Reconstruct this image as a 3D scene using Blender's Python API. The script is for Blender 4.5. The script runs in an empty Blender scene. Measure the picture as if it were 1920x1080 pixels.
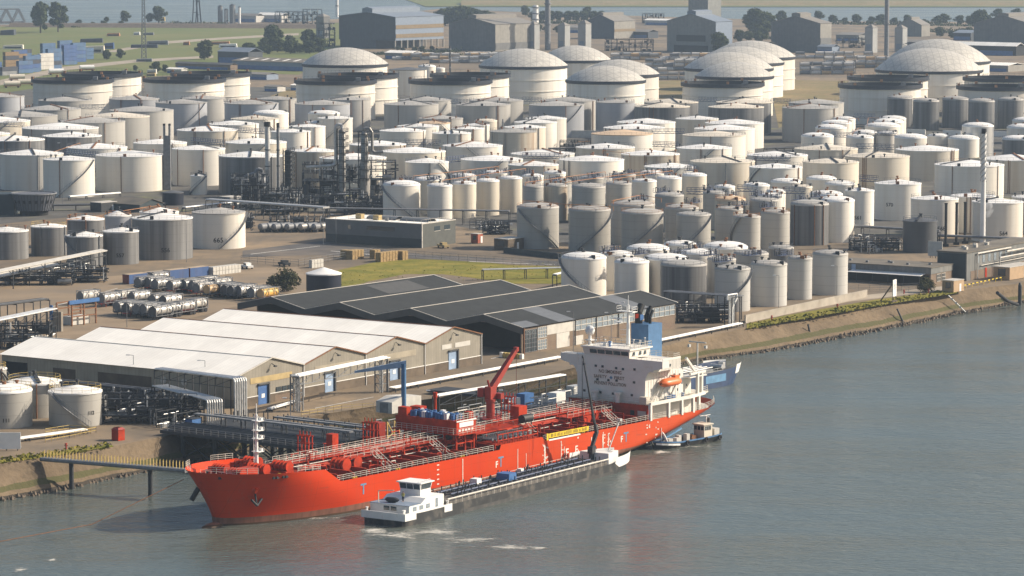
import bpy, math, random
from mathutils import Vector, Matrix
random.seed(7)
S = bpy.context.scene
R = math.radians
PI = math.pi

# ------------------------------------------------------------------ camera, sky, sun, exposure
CAM_H = 100.0
FPX = 6500.0                       # focal length in pixels of the 1920 wide photograph
PITCH = math.atan(690 / FPX)
cam_d = bpy.data.cameras.new("camera")
cam = bpy.data.objects.new("camera", cam_d)
S.collection.objects.link(cam)
cam.location = (0, 0, CAM_H)
cam.rotation_euler = (PI / 2 - PITCH, 0, 0)
cam_d.sensor_width = 36.0
cam_d.lens = 36.0 * FPX / 1920.0
cam_d.clip_start = 1.0
cam_d.clip_end = 40000.0
S.camera = cam

SUN_EL, SUN_AZ = R(32), R(10)       # azimuth counted from +x towards +y
world = bpy.data.worlds.new("World")
S.world = world
world.use_nodes = True
wn = world.node_tree
wn.nodes.clear()
w_out = wn.nodes.new("ShaderNodeOutputWorld")
w_bg = wn.nodes.new("ShaderNodeBackground")
w_sky = wn.nodes.new("ShaderNodeTexSky")
w_sky.sky_type = 'NISHITA'
w_sky.sun_disc = False
w_sky.sun_elevation = SUN_EL
w_sky.sun_rotation = PI / 2 - SUN_AZ
w_sky.air_density = 1.0
w_sky.dust_density = 2.5
w_sky.ozone_density = 1.0
w_bg.inputs["Strength"].default_value = 0.10
wn.links.new(w_sky.outputs[0], w_bg.inputs[0])
wn.links.new(w_bg.outputs[0], w_out.inputs[0])

sun_d = bpy.data.lights.new("sun", 'SUN')
sun_d.energy = 5.0
sun_d.angle = R(0.53)
sun_d.color = (1.0, 0.88, 0.73)
sun = bpy.data.objects.new("sun", sun_d)
S.collection.objects.link(sun)
sdir = Vector((math.cos(SUN_EL) * math.cos(SUN_AZ), math.cos(SUN_EL) * math.sin(SUN_AZ), math.sin(SUN_EL)))
sun.rotation_euler = sdir.to_track_quat('Z', 'Y').to_euler()
sun.location = (600, 300, 600)

S.view_settings.view_transform = 'Standard'
S.view_settings.look = 'None'
S.view_settings.exposure = 0.45
S.view_settings.gamma = 1.0
S.render.engine = 'CYCLES'
S.cycles.max_bounces = 5
S.cycles.diffuse_bounces = 2
S.cycles.glossy_bounces = 2
S.cycles.transmission_bounces = 2
S.cycles.volume_bounces = 0
S.cycles.transparent_max_bounces = 16
S.cycles.caustics_reflective = False
S.cycles.caustics_refractive = False
S.cycles.use_denoising = True

# ------------------------------------------------------------------ where a point of the picture stands on a level z
_fw = Vector((0, math.cos(PITCH), -math.sin(PITCH)))
_up = Vector((0, math.sin(PITCH), math.cos(PITCH)))
_rt = Vector((1, 0, 0))
def ray(px, py):
    return _fw + _rt * ((px - 960) / FPX) - _up * ((py - 540) / FPX)
def P(px, py, z=5.0):
    r = ray(px, py)
    t = (z - CAM_H) / r.z
    return Vector((r.x * t, r.y * t, z))
def pxm(px, py, z=5.0):            # metres per pixel there
    return P(px, py, z).y / FPX
GZ = 5.0                            # level of the site above the water

# ------------------------------------------------------------------ tagging
def tag(o, label=None, cat=None, group=None, kind=None):
    if label: o["label"] = label
    if cat: o["category"] = cat
    if group: o["group"] = group
    if kind: o["kind"] = kind
    return o
def thing(name, label, cat, loc, rz=0.0, group=None):
    o = bpy.data.objects.new(name, None)
    o.empty_display_size = 1.0
    S.collection.objects.link(o)
    o.location = loc
    o.rotation_euler = (0, 0, rz)
    return tag(o, label, cat, group)
KIDS = {}
def kids(o):
    return KIDS.get(o.name, [])
def dup(root, loc, rz=None, label=None, scale=None):
    r = root.copy(); S.collection.objects.link(r); r.location = loc
    if rz is not None: r.rotation_euler = (0, 0, rz)
    if label: r["label"] = label
    if scale: r.scale = scale
    for ch in kids(root):
        c = ch.copy(); S.collection.objects.link(c); c.parent = r
        KIDS.setdefault(r.name, []).append(c)
        for g in kids(ch):
            d = g.copy(); S.collection.objects.link(d); d.parent = c
            KIDS.setdefault(c.name, []).append(d)
    return r

# ------------------------------------------------------------------ mesh builder
class MB:
    def __init__(s):
        s.v = []; s.f = []; s.sm = []; s.mi = []
        s.cm = 0; s.M = None
    def add(s, vs, fs, smooth=False):
        n = len(s.v)
        if s.M is not None: vs = [s.M @ Vector(q) for q in vs]
        s.v.extend([tuple(q) for q in vs])
        for f in fs:
            s.f.append(tuple(i + n for i in f)); s.sm.append(smooth); s.mi.append(s.cm)
    def box(s, x0, x1, y0, y1, z0, z1):
        if x0 > x1: x0, x1 = x1, x0
        if y0 > y1: y0, y1 = y1, y0
        if z0 > z1: z0, z1 = z1, z0
        s.add([(x0,y0,z0),(x1,y0,z0),(x1,y1,z0),(x0,y1,z0),(x0,y0,z1),(x1,y0,z1),(x1,y1,z1),(x0,y1,z1)],
              [(3,2,1,0),(4,5,6,7),(0,1,5,4),(1,2,6,5),(2,3,7,6),(3,0,4,7)])
        return s
    def beam(s, p, q, w, h=None):
        p = Vector(p); q = Vector(q); h = h or w
        d = (q - p)
        if d.length < 1e-6: return s
        d.normalize()
        a = Vector((0,0,1)) if abs(d.z) < 0.95 else Vector((1,0,0))
        sx = d.cross(a).normalized() * (w / 2); sy = sx.cross(d).normalized() * (h / 2)
        s.add([p-sx-sy,p+sx-sy,p+sx+sy,p-sx+sy,q-sx-sy,q+sx-sy,q+sx+sy,q-sx+sy],
              [(3,2,1,0),(4,5,6,7),(0,1,5,4),(1,2,6,5),(2,3,7,6),(3,0,4,7)])
        return s
    def tube(s, p, q, r, n=6, r2=None, cap=True):
        p = Vector(p); q = Vector(q); r2 = r if r2 is None else r2
        d = (q - p)
        if d.length < 1e-6: return s
        d.normalize()
        a = Vector((0,0,1)) if abs(d.z) < 0.95 else Vector((1,0,0))
        sx = d.cross(a).normalized(); sy = sx.cross(d).normalized()
        vs = []
        for k in range(n):
            c, t = math.cos(2*PI*k/n), math.sin(2*PI*k/n)
            vs.append(p + (sx*c + sy*t)*r); vs.append(q + (sx*c + sy*t)*r2)
        s.add(vs, [(2*k, 2*((k+1) % n), 2*((k+1) % n)+1, 2*k+1)[::-1] for k in range(n)], n > 4)
        if cap:
            s.add([vs[2*k] for k in range(n)], [tuple(range(n))]); s.add([vs[2*k+1] for k in range(n)], [tuple(reversed(range(n)))])
        return s
    def path(s, pts, r, n=6):
        for a, b in zip(pts[:-1], pts[1:]): s.tube(a, b, r, n)
        return s
    def lathe(s, prof, n=32, c=(0,0,0), smooth=True, a0=0.0, a1=2*PI):
        full = abs(a1 - a0 - 2*PI) < 1e-6
        m = n if full else n + 1
        for (r0, z0), (r1, z1) in zip(prof[:-1], prof[1:]):
            vs = []
            for k in range(m):
                a = a0 + (a1 - a0) * k / n
                ca, sa = math.cos(a), math.sin(a)
                vs.append((c[0]+r0*ca, c[1]+r0*sa, c[2]+z0)); vs.append((c[0]+r1*ca, c[1]+r1*sa, c[2]+z1))
            s.add(vs, [(2*k, 2*((k+1) % m), 2*((k+1) % m)+1, 2*k+1) for k in range(n)], smooth)
        return s
    def slathe(s, prof, n=32, c=(0,0,0)):   # one smooth surface along the profile
        L = len(prof); vs = []
        for r0, z0 in prof:
            for k in range(n):
                a = 2*PI*k/n
                vs.append((c[0]+r0*math.cos(a), c[1]+r0*math.sin(a), c[2]+z0))
        fs = []
        for j in range(L-1):
            for k in range(n):
                k2 = (k+1) % n
                fs.append((j*n+k, j*n+k2, (j+1)*n+k2, (j+1)*n+k))
        s.add(vs, fs, True)
        return s
    def disc(s, r, z, n=32, c=(0,0,0)):
        s.add([(c[0]+r*math.cos(2*PI*k/n), c[1]+r*math.sin(2*PI*k/n), c[2]+z) for k in range(n)], [tuple(range(n))])
        return s
    def prism(s, pts, z0, z1):
        n = len(pts)
        vs = [(p[0],p[1],z0) for p in pts] + [(p[0],p[1],z1) for p in pts]
        s.add(vs, [tuple(reversed(range(n))), tuple(range(n, 2*n))] + [(k,(k+1) % n,(k+1) % n+n,k+n) for k in range(n)])
        return s
    def xprism(s, pts, x0, x1):             # outline in (y, z), swept along x
        n = len(pts)
        vs = [(x0,p[0],p[1]) for p in pts] + [(x1,p[0],p[1]) for p in pts]
        s.add(vs, [tuple(reversed(range(n))), tuple(range(n, 2*n))] + [(k,(k+1) % n,(k+1) % n+n,k+n) for k in range(n)])
        return s
    def yprism(s, pts, y0, y1):             # outline in (x, z), swept along y
        n = len(pts)
        vs = [(p[0],y0,p[1]) for p in pts] + [(p[0],y1,p[1]) for p in pts]
        s.add(vs, [tuple(range(n)), tuple(reversed(range(n, 2*n)))] + [((k+1) % n,k,k+n,(k+1) % n+n) for k in range(n)])
        return s
    def quad(s, a, b, c, d):
        s.add([a,b,c,d], [(0,1,2,3)]); return s
    def slab(s, a, b, c, d, t):             # a thick sheet
        a, b, c, d = map(Vector, (a, b, c, d))
        nrm = (b-a).cross(d-a).normalized() * t
        s.add([a,b,c,d,a-nrm,b-nrm,c-nrm,d-nrm], [(0,1,2,3),(7,6,5,4),(0,4,5,1),(1,5,6,2),(2,6,7,3),(3,7,4,0)]); return s
    def loft(s, rings, closed=True, smooth=True):
        n = len(rings[0]); vs = [p for r in rings for p in r]; fs = []
        for j in range(len(rings)-1):
            for k in range(n if closed else n-1):
                k2 = (k+1) % n
                fs.append((j*n+k, j*n+k2, (j+1)*n+k2, (j+1)*n+k))
        s.add(vs, fs, smooth); return s
    def rail(s, pts, h=1.1, gap=1.8, t=0.06, bars=2, posts=True):
        pts = [Vector(p) for p in pts]
        for a, b in zip(pts[:-1], pts[1:]):
            L = (b-a).length
            for j in range(bars):
                z = Vector((0,0,h*(bars-j)/bars)); s.beam(a+z, b+z, t)
            if posts:
                n = max(1, int(round(L/gap)))
                for k in range(n+1):
                    q = a.lerp(b, k/n); s.beam(q, q+Vector((0,0,h)), t)
        return s
    def build(s, name, m, parent=None, loc=(0,0,0), rz=0.0):
        me = bpy.data.meshes.new(name)
        me.from_pydata(s.v, [], s.f)
        ms = m if isinstance(m, (list, tuple)) else [m]
        for q in ms: me.materials.append(q)
        me.polygons.foreach_set("use_smooth", s.sm)
        if len(ms) > 1: me.polygons.foreach_set("material_index", s.mi)
        me.update()
        o = bpy.data.objects.new(name, me)
        S.collection.objects.link(o)
        if parent is not None:
            o.parent = parent
            KIDS.setdefault(parent.name, []).append(o)
        else:
            o.location = loc; o.rotation_euler = (0, 0, rz)
        return o

_tc = {}
def text_mesh(txt, size, align='CENTER', bold=0.0):
    key = (txt, size, align, bold)
    if key not in _tc:
        cu = bpy.data.curves.new("lettering", 'FONT')
        cu.body = txt; cu.size = size; cu.align_x = align; cu.align_y = 'CENTER'; cu.offset = bold
        cu.resolution_u = 2
        o = bpy.data.objects.new("lettering", cu)
        S.collection.objects.link(o)
        dg = bpy.context.evaluated_depsgraph_get()
        me = bpy.data.meshes.new_from_object(o.evaluated_get(dg))
        vs = [tuple(v.co) for v in me.vertices]; fs = [tuple(p.vertices) for p in me.polygons]
        bpy.data.objects.remove(o); bpy.data.curves.remove(cu); bpy.data.meshes.remove(me)
        _tc[key] = (vs, fs)
    return _tc[key]

# ------------------------------------------------------------------ materials
def _nodes(name):
    m = bpy.data.materials.new(name); m.use_nodes = True
    nt = m.node_tree
    return m, nt, nt.nodes["Principled BSDF"]
def mth(nt, op, a, b=None, c=None):
    n = nt.nodes.new("ShaderNodeMath"); n.operation = op
    for i, x in enumerate((a, b, c)):
        if x is None: continue
        if isinstance(x, (int, float)): n.inputs[i].default_value = x
        else: nt.links.new(x, n.inputs[i])
    return n.outputs[0]
def noise(nt, vec, scale, detail=3.0, rough=0.55):
    n = nt.nodes.new("ShaderNodeTexNoise"); n.inputs["Scale"].default_value = scale
    n.inputs["Detail"].default_value = detail; n.inputs["Roughness"].default_value = rough
    if vec is not None: nt.links.new(vec, n.inputs["Vector"])
    return n.outputs["Fac"]
def mapping(nt, sc, coord="Object", rot=(0,0,0)):
    t = nt.nodes.new("ShaderNodeTexCoord"); mp = nt.nodes.new("ShaderNodeMapping")
    mp.inputs["Scale"].default_value = sc; mp.inputs["Rotation"].default_value = rot
    nt.links.new(t.outputs[coord], mp.inputs["Vector"])
    return mp.outputs[0]
def mixc(nt, f, a, b, mode='MIX'):
    n = nt.nodes.new("ShaderNodeMix"); n.data_type = 'RGBA'; n.blend_type = mode
    for k, x in ((0, f), (6, a), (7, b)):
        if isinstance(x, (int, float)): n.inputs[k].default_value = x
        elif isinstance(x, tuple): n.inputs[k].default_value = (*x, 1) if len(x) == 3 else x
        else: nt.links.new(x, n.inputs[k])
    return n.outputs[2]
def ramp(nt, f, lo, hi):
    n = nt.nodes.new("ShaderNodeMapRange"); n.inputs[1].default_value = lo; n.inputs[2].default_value = hi
    nt.links.new(f, n.inputs[0]); return n.outputs[0]
def sep(nt, vec):
    n = nt.nodes.new("ShaderNodeSeparateXYZ"); nt.links.new(vec, n.inputs[0]); return n.outputs
def rnd(nt):
    return nt.nodes.new("ShaderNodeObjectInfo").outputs["Random"]
def shift(nt, vec, k=80.0):               # a different piece of the pattern for every object
    n = nt.nodes.new("ShaderNodeVectorMath"); n.operation = 'ADD'
    c = nt.nodes.new("ShaderNodeCombineXYZ"); r = mth(nt, 'MULTIPLY', rnd(nt), k)
    for i in range(3): nt.links.new(r, c.inputs[i])
    nt.links.new(vec, n.inputs[0]); nt.links.new(c.outputs[0], n.inputs[1]); return n.outputs[0]
MAT = {}
def simple(name, col, rough=0.6, var=0.25, sc=0.6, metal=0.0, dirt=None, dsc=0.25, dlo=0.5, dhi=0.75, spec=0.4, tint=0.0, bump=0.0):
    m, nt, b = _nodes(name)
    v = mapping(nt, (1,1,1))
    v = shift(nt, v)
    f = noise(nt, v, sc)
    dk = tuple(c*(1-var) for c in col); lt = tuple(min(1.0, c*(1+var*0.5)) for c in col)
    c = mixc(nt, ramp(nt, f, 0.3, 0.7), dk, lt)
    if dirt:
        g = noise(nt, v, dsc, 5)
        c = mixc(nt, ramp(nt, g, dlo, dhi), c, dirt)
    if tint:
        k = mth(nt, 'ADD', mth(nt, 'MULTIPLY', rnd(nt), 2*tint), 1-tint)
        n = nt.nodes.new("ShaderNodeVectorMath"); n.operation = 'SCALE'
        nt.links.new(c, n.inputs[0]); nt.links.new(k, n.inputs[3]); c = n.outputs[0]
    nt.links.new(c, b.inputs["Base Color"])
    b.inputs["Roughness"].default_value = rough; b.inputs["Metallic"].default_value = metal
    b.inputs["Specular IOR Level"].default_value = spec
    if bump:
        bp = nt.nodes.new("ShaderNodeBump"); bp.inputs["Strength"].default_value = 0.6; bp.inputs["Distance"].default_value = bump
        nt.links.new(noise(nt, v, sc*4), bp.inputs["Height"]); nt.links.new(bp.outputs[0], b.inputs["Normal"])
    MAT[name] = m
    return m
def striped(name, col, axis, period, depth=0.25, rough=0.6, var=0.2, streak=0.0, scol=(0.12,0.09,0.06), metal=0.0, line=0.15, scs=0.5):
    """cladding: ribs along an object axis, rain streaks below"""
    m, nt, b = _nodes(name)
    v = mapping(nt, (1,1,1)); s = sep(nt, v)
    if axis == 'r': co = mth(nt, 'ADD', s[0], s[1])
    else: co = s['xyz'.index(axis)]
    fr = mth(nt, 'FRACT', mth(nt, 'DIVIDE', co, period))
    ln = mth(nt, 'LESS_THAN', fr, line)
    f = noise(nt, shift(nt, v), 0.35)
    dk = tuple(c*(1-var) for c in col); lt = tuple(min(1.0, c*(1+var*0.4)) for c in col)
    c = mixc(nt, ramp(nt, f, 0.3, 0.7), dk, lt)
    pn = nt.nodes.new("ShaderNodeTexWhiteNoise"); pn.noise_dimensions = '1D'
    nt.links.new(mth(nt, 'FLOOR', mth(nt, 'DIVIDE', co, period*4)), pn.inputs["W"])
    c = mixc(nt, mth(nt, 'MULTIPLY', pn.outputs["Value"], 0.25), c, tuple(k*0.6 for k in col))
    c = mixc(nt, mth(nt, 'MULTIPLY', ln, depth), c, tuple(k*0.45 for k in col))
    if streak:
        g = noise(nt, shift(nt, mapping(nt, (scs, scs, 0.04))), 1.0, 4)
        c = mixc(nt, mth(nt, 'MULTIPLY', ramp(nt, g, 0.45, 0.75), streak), c, scol)
    nt.links.new(c, b.inputs["Base Color"])
    b.inputs["Roughness"].default_value = rough; b.inputs["Metallic"].default_value = metal
    b.inputs["Specular IOR Level"].default_value = 0.35
    MAT[name] = m
    return m
def tank_mat(name, col, streak, scol, seam=0.12, rough=0.5, sfreq=0.35, tint=0.11, blotch=0.3, metal=0.0, lo=0.45, hi=0.75):
    m, nt, b = _nodes(name)
    v = mapping(nt, (1,1,1)); s = sep(nt, v)
    g = noise(nt, shift(nt, mapping(nt, (sfreq, sfreq, 0.012))), 1.0, 5, 0.6)
    g2 = noise(nt, shift(nt, mapping(nt, (0.06, 0.06, 0.03))), 1.0, 3)
    c = mixc(nt, mth(nt, 'MULTIPLY', ramp(nt, g2, 0.35, 0.7), blotch), col, tuple(k*0.72 for k in col))
    c = mixc(nt, mth(nt, 'MULTIPLY', ramp(nt, g, lo, hi), streak), c, scol)
    fr = mth(nt, 'FRACT', mth(nt, 'DIVIDE', s[2], 2.4))
    c = mixc(nt, mth(nt, 'MULTIPLY', mth(nt, 'LESS_THAN', fr, 0.05), seam), c, tuple(k*0.4 for k in col))
    k = mth(nt, 'ADD', mth(nt, 'MULTIPLY', rnd(nt), 2*tint), 1-tint)
    n = nt.nodes.new("ShaderNodeVectorMath"); n.operation = 'SCALE'
    nt.links.new(c, n.inputs[0]); nt.links.new(k, n.inputs[3])
    nt.links.new(n.outputs[0], b.inputs["Base Color"])
    b.inputs["Roughness"].default_value = rough; b.inputs["Metallic"].default_value = metal
    b.inputs["Specular IOR Level"].default_value = 0.35
    MAT[name] = m
    return m
def roof_mat(name, col, scol, amt=0.35, tint=0.06):
    m, nt, b = _nodes(name)
    v = mapping(nt, (1,1,1)); s = sep(nt, v)
    an = mth(nt, 'ARCTAN2', s[1], s[0])
    fr = mth(nt, 'FRACT', mth(nt, 'MULTIPLY', an, 24/(2*PI)))
    pn = nt.nodes.new("ShaderNodeTexWhiteNoise"); pn.noise_dimensions = '2D'
    cb = nt.nodes.new("ShaderNodeCombineXYZ")
    nt.links.new(mth(nt, 'FLOOR', mth(nt, 'MULTIPLY', an, 24/(2*PI))), cb.inputs[0]); nt.links.new(rnd(nt), cb.inputs[1])
    nt.links.new(cb.outputs[0], pn.inputs["Vector"])
    g = noise(nt, shift(nt, v), 0.25, 4)
    c = mixc(nt, mth(nt, 'MULTIPLY', ramp(nt, g, 0.4, 0.75), amt), col, scol)
    c = mixc(nt, mth(nt, 'MULTIPLY', pn.outputs["Value"], 0.12), c, tuple(k*0.6 for k in col))
    c = mixc(nt, mth(nt, 'MULTIPLY', mth(nt, 'LESS_THAN', fr, 0.05), 0.25), c, tuple(k*0.5 for k in col))
    k = mth(nt, 'ADD', mth(nt, 'MULTIPLY', rnd(nt), 2*tint), 1-tint)
    n = nt.nodes.new("ShaderNodeVectorMath"); n.operation = 'SCALE'
    nt.links.new(c, n.inputs[0]); nt.links.new(k, n.inputs[3])
    nt.links.new(n.outputs[0], b.inputs["Base Color"])
    b.inputs["Roughness"].default_value = 0.6; b.inputs["Specular IOR Level"].default_value = 0.3
    MAT[name] = m
    return m

tank_mat("tank_white", (0.75,0.71,0.625), 0.38, (0.47,0.37,0.25), blotch=0.2)
tank_mat("tank_cream", (0.66,0.60,0.49), 0.42, (0.40,0.29,0.17), blotch=0.3)
tank_mat("tank_grey", (0.40,0.385,0.35), 0.35, (0.22,0.20,0.17), blotch=0.3)
tank_mat("tank_blue", (0.36,0.37,0.385), 0.3, (0.24,0.24,0.24), blotch=0.2)
tank_mat("tank_streaky", (0.23,0.228,0.22), 0.85, (0.06,0.06,0.062), blotch=0.35, sfreq=0.55, seam=0.3, lo=0.35, hi=0.7)
tank_mat("tank_rusty", (0.50,0.45,0.36), 0.75, (0.22,0.12,0.06), blotch=0.35, sfreq=0.6)
tank_mat("tank_concrete", (0.40,0.385,0.345), 0.4, (0.23,0.21,0.18), blotch=0.35, seam=0.3)
tank_mat("tank_pale", (0.52,0.51,0.475), 0.3, (0.36,0.32,0.26), blotch=0.25, seam=0.3)
tank_mat("tank_navy", (0.008,0.013,0.028), 0.3, (0.03,0.025,0.02), rough=0.5, seam=0.3)
tank_mat("tank_charcoal", (0.075,0.08,0.085), 0.4, (0.04,0.04,0.04), rough=0.45)
tank_mat("tank_metal", (0.55,0.55,0.55), 0.5, (0.25,0.24,0.22), rough=0.32, metal=0.7)
roof_mat("roof_white", (0.80,0.79,0.75), (0.60,0.55,0.47))
roof_mat("roof_cream", (0.68,0.62,0.51), (0.50,0.40,0.28))
roof_mat("roof_grey", (0.40,0.385,0.35), (0.30,0.28,0.25))
roof_mat("roof_peach", (0.66,0.49,0.32), (0.42,0.30,0.20), 0.5)
roof_mat("roof_dark", (0.10,0.105,0.11), (0.05,0.05,0.05))
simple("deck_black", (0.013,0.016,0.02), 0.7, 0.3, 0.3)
simple("rim_dark", (0.014,0.019,0.03), 0.6)
simple("rail_dark", (0.10,0.11,0.13), 0.6)
simple("rail_blue", (0.07,0.09,0.15), 0.6)
simple("rail_yellow", (0.52,0.38,0.12), 0.6)
simple("rail_orange", (0.42,0.19,0.07), 0.6)
simple("rail_white", (0.58,0.54,0.47), 0.5)
simple("rust", (0.22,0.10,0.045), 0.85, 0.4, 2.0)
simple("steel_dark", (0.033,0.036,0.04), 0.6, 0.35, 1.5)
simple("steel_grey", (0.19,0.195,0.20), 0.55, 0.3, 1.0)
simple("steel_light", (0.52,0.52,0.50), 0.45, 0.25, 1.0, metal=0.3)
simple("pipe_silver", (0.66,0.66,0.64), 0.38, 0.2, 1.0, metal=0.55, dirt=(0.30,0.26,0.2), dsc=0.4, dlo=0.6, dhi=0.8)
simple("concrete", (0.38,0.34,0.28), 0.9, 0.25, 0.5, dirt=(0.22,0.19,0.15))
simple("black", (0.012,0.013,0.014), 0.6, 0.2)
simple("white_paint", (0.78,0.77,0.73), 0.45, 0.08, 0.6, dirt=(0.55,0.47,0.38), dsc=0.6, dlo=0.62, dhi=0.85)
def glass(name, col, rough=0.12):
    m, nt, b = _nodes(name)
    b.inputs["Base Color"].default_value = (*col, 1); b.inputs["Roughness"].default_value = rough
    b.inputs["Specular IOR Level"].default_value = 0.8
    MAT[name] = m
glass("glass", (0.03,0.045,0.055)); glass("glass_pale", (0.20,0.24,0.27), 0.2)
def dome_mat():
    m, nt, b = _nodes("dome_panels")
    v = mapping(nt, (1,1,1)); s = sep(nt, v)
    tot = None
    for a in (0, 60, 120):
        co = mth(nt, 'ADD', mth(nt, 'MULTIPLY', s[0], math.cos(R(a))), mth(nt, 'MULTIPLY', s[1], math.sin(R(a))))
        fr = mth(nt, 'FRACT', mth(nt, 'DIVIDE', co, 3.3))
        ln = mth(nt, 'LESS_THAN', fr, 0.11)
        tot = ln if tot is None else mth(nt, 'MAXIMUM', tot, ln)
    vo = nt.nodes.new("ShaderNodeTexVoronoi"); vo.inputs["Scale"].default_value = 0.3
    nt.links.new(shift(nt, v), vo.inputs["Vector"])
    c = mixc(nt, mth(nt, 'MULTIPLY', sep(nt, vo.outputs["Color"])[0], 0.5), (0.56,0.53,0.46), (0.38,0.36,0.32))
    c = mixc(nt, mth(nt, 'MULTIPLY', tot, 0.5), c, (0.22,0.21,0.19))
    nt.links.new(c, b.inputs["Base Color"]); b.inputs["Roughness"].default_value = 0.55; b.inputs["Metallic"].default_value = 0.15
    MAT["dome_panels"] = m
dome_mat()
simple("deck_red", (0.30,0.030,0.010), 0.7, 0.35, 0.6, dirt=(0.18,0.04,0.02), dsc=0.4, spec=.12)
simple("ship_red", (0.42,0.036,0.009), 0.6, 0.35, 0.7, dirt=(0.25,0.05,0.025), dsc=0.6, dlo=0.55, dhi=0.8, spec=.15)
simple("ship_white", (0.71,0.675,0.605), 0.5, 0.06, 0.5, dirt=(0.55,0.42,0.28), dsc=0.45, dlo=0.64, dhi=0.85)
simple("ship_cream_deck", (0.55,0.50,0.42), 0.7, 0.15, 0.6)
simple("letter_brown", (0.16,0.10,0.055), 0.7)
simple("funnel_blue", (0.07,0.165,0.31), 0.5, 0.15, 0.8)
simple("mark_blue", (0.10,0.22,0.34), 0.6)
simple("mark_white", (0.72,0.66,0.58), 0.7)
simple("lifeboat_orange", (0.72,0.16,0.04), 0.4, 0.1)
simple("banner_yellow", (0.75,0.52,0.02), 0.6)
simple("banner_ink", (0.42,0.30,0.02), 0.7)
simple("drum_blue", (0.05,0.14,0.33), 0.5)
simple("bollard_yellow", (0.70,0.50,0.03), 0.6)
simple("rubber", (0.02,0.02,0.022), 0.8)
simple("crane_red", (0.30,0.025,0.012), 0.5, 0.25)
simple("barge_black", (0.03,0.032,0.034), 0.6, 0.5, 0.5, dirt=(0.12,0.105,0.085), dsc=0.5, dlo=0.5, dhi=0.75)
simple("barge_grey", (0.06,0.06,0.058), 0.7, 0.35, 0.5, dirt=(0.10,0.09,0.08), dsc=0.5)
simple("barge_deck", (0.14,0.13,0.115), 0.8, 0.25, 0.6, dirt=(0.16,0.14,0.12))
simple("roof_bluegrey", (0.20,0.25,0.32), 0.6, 0.2)
simple("hull_navy", (0.025,0.05,0.115), 0.5, 0.25, 0.5)
simple("hull_skyblue", (0.12,0.26,0.42), 0.5)
simple("skin", (0.45,0.27,0.18), 0.7); simple("hi_vis", (0.45,0.42,0.12), 0.8); simple("dark_cloth", (0.03,0.035,0.05), 0.9); simple("hair_dark", (0.03,0.02,0.015), 0.9)
# ================================================================== SETTING
def water_mat():
    m, nt, b = _nodes("river_water")
    v = mapping(nt, (1,1,1), "Object")
    f = noise(nt, v, 0.012, 4)
    fg = noise(nt, mapping(nt, (0.006,0.03,1)), 1.0, 4)
    c = mixc(nt, ramp(nt, f, 0.3, 0.7), (0.075,0.095,0.088), (0.10,0.108,0.088))
    c = mixc(nt, mth(nt, 'MULTIPLY', ramp(nt, fg, 0.42, 0.62), 0.7), c, (0.085,0.115,0.12))
    nt.links.new(c, b.inputs["Base Color"])
    b.inputs["IOR"].default_value = 1.33
    b.inputs["Specular IOR Level"].default_value = 0.5
    rr = nt.nodes.new("ShaderNodeMapRange"); rr.inputs[1].default_value = 0.35; rr.inputs[2].default_value = 0.65
    rr.inputs[3].default_value = 0.10; rr.inputs[4].default_value = 0.26
    nt.links.new(fg, rr.inputs[0]); nt.links.new(rr.outputs[0], b.inputs["Roughness"])
    n1 = noise(nt, mapping(nt, (0.55,0.9,1)), 1.0, 3, 0.6)
    n2 = noise(nt, mapping(nt, (0.10,0.17,1), rot=(0,0,R(12))), 1.0, 3, 0.55)
    h = mth(nt, 'ADD', mth(nt, 'MULTIPLY', n1, 0.6), mth(nt, 'MULTIPLY', n2, 1.15))
    bp = nt.nodes.new("ShaderNodeBump"); bp.inputs["Strength"].default_value = 0.9; bp.inputs["Distance"].default_value = 0.6
    nt.links.new(h, bp.inputs["Height"]); nt.links.new(bp.outputs[0], b.inputs["Normal"])
    MAT["water"] = m
water_mat()
wt = MB(); wt.quad((-9000,-300,0),(9000,-300,0),(9000,16000,0),(-9000,16000,0))
tag(wt.build("water", MAT["water"]), kind="structure")

# site ground: brown-grey paving, dirt, tyre marks
def ground_mat():
    m, nt, b = _nodes("site_ground")
    v = mapping(nt, (1,1,1))
    f = noise(nt, v, 0.02, 6, 0.6); g = noise(nt, v, 0.15, 5, 0.6)
    st = noise(nt, mapping(nt, (0.25,0.02,1), rot=(0,0,R(-37))), 1.0, 4)
    c = mixc(nt, ramp(nt, f, 0.38, 0.62), (0.15,0.12,0.085), (0.26,0.195,0.125))
    c = mixc(nt, mth(nt, 'MULTIPLY', ramp(nt, g, 0.45, 0.7), 0.5), c, (0.10,0.09,0.075))
    c = mixc(nt, mth(nt, 'MULTIPLY', ramp(nt, st, 0.5, 0.7), 0.35), c, (0.11,0.10,0.085))
    nt.links.new(c, b.inputs["Base Color"]); b.inputs["Roughness"].default_value = 0.9; b.inputs["Specular IOR Level"].default_value = 0.2
    MAT["ground"] = m
ground_mat()
def grass_mat(name, a, bcol, d, sc=0.05):
    m, nt, b = _nodes(name)
    v = mapping(nt, (1,1,1))
    f = noise(nt, v, sc, 6, 0.65); g = noise(nt, v, sc*7, 4, 0.6)
    c = mixc(nt, ramp(nt, f, 0.35, 0.65), a, bcol)
    c = mixc(nt, mth(nt, 'MULTIPLY', ramp(nt, g, 0.5, 0.75), 0.8), c, d)
    nt.links.new(c, b.inputs["Base Color"]); b.inputs["Roughness"].default_value = 0.95; b.inputs["Specular IOR Level"].default_value = 0.1
    MAT[name] = m
grass_mat("grass_lush", (0.13,0.14,0.022), (0.26,0.215,0.045), (0.085,0.075,0.02), 0.14)
grass_mat("grass_field", (0.12,0.15,0.05), (0.17,0.17,0.065), (0.15,0.135,0.07), 0.012)
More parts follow.
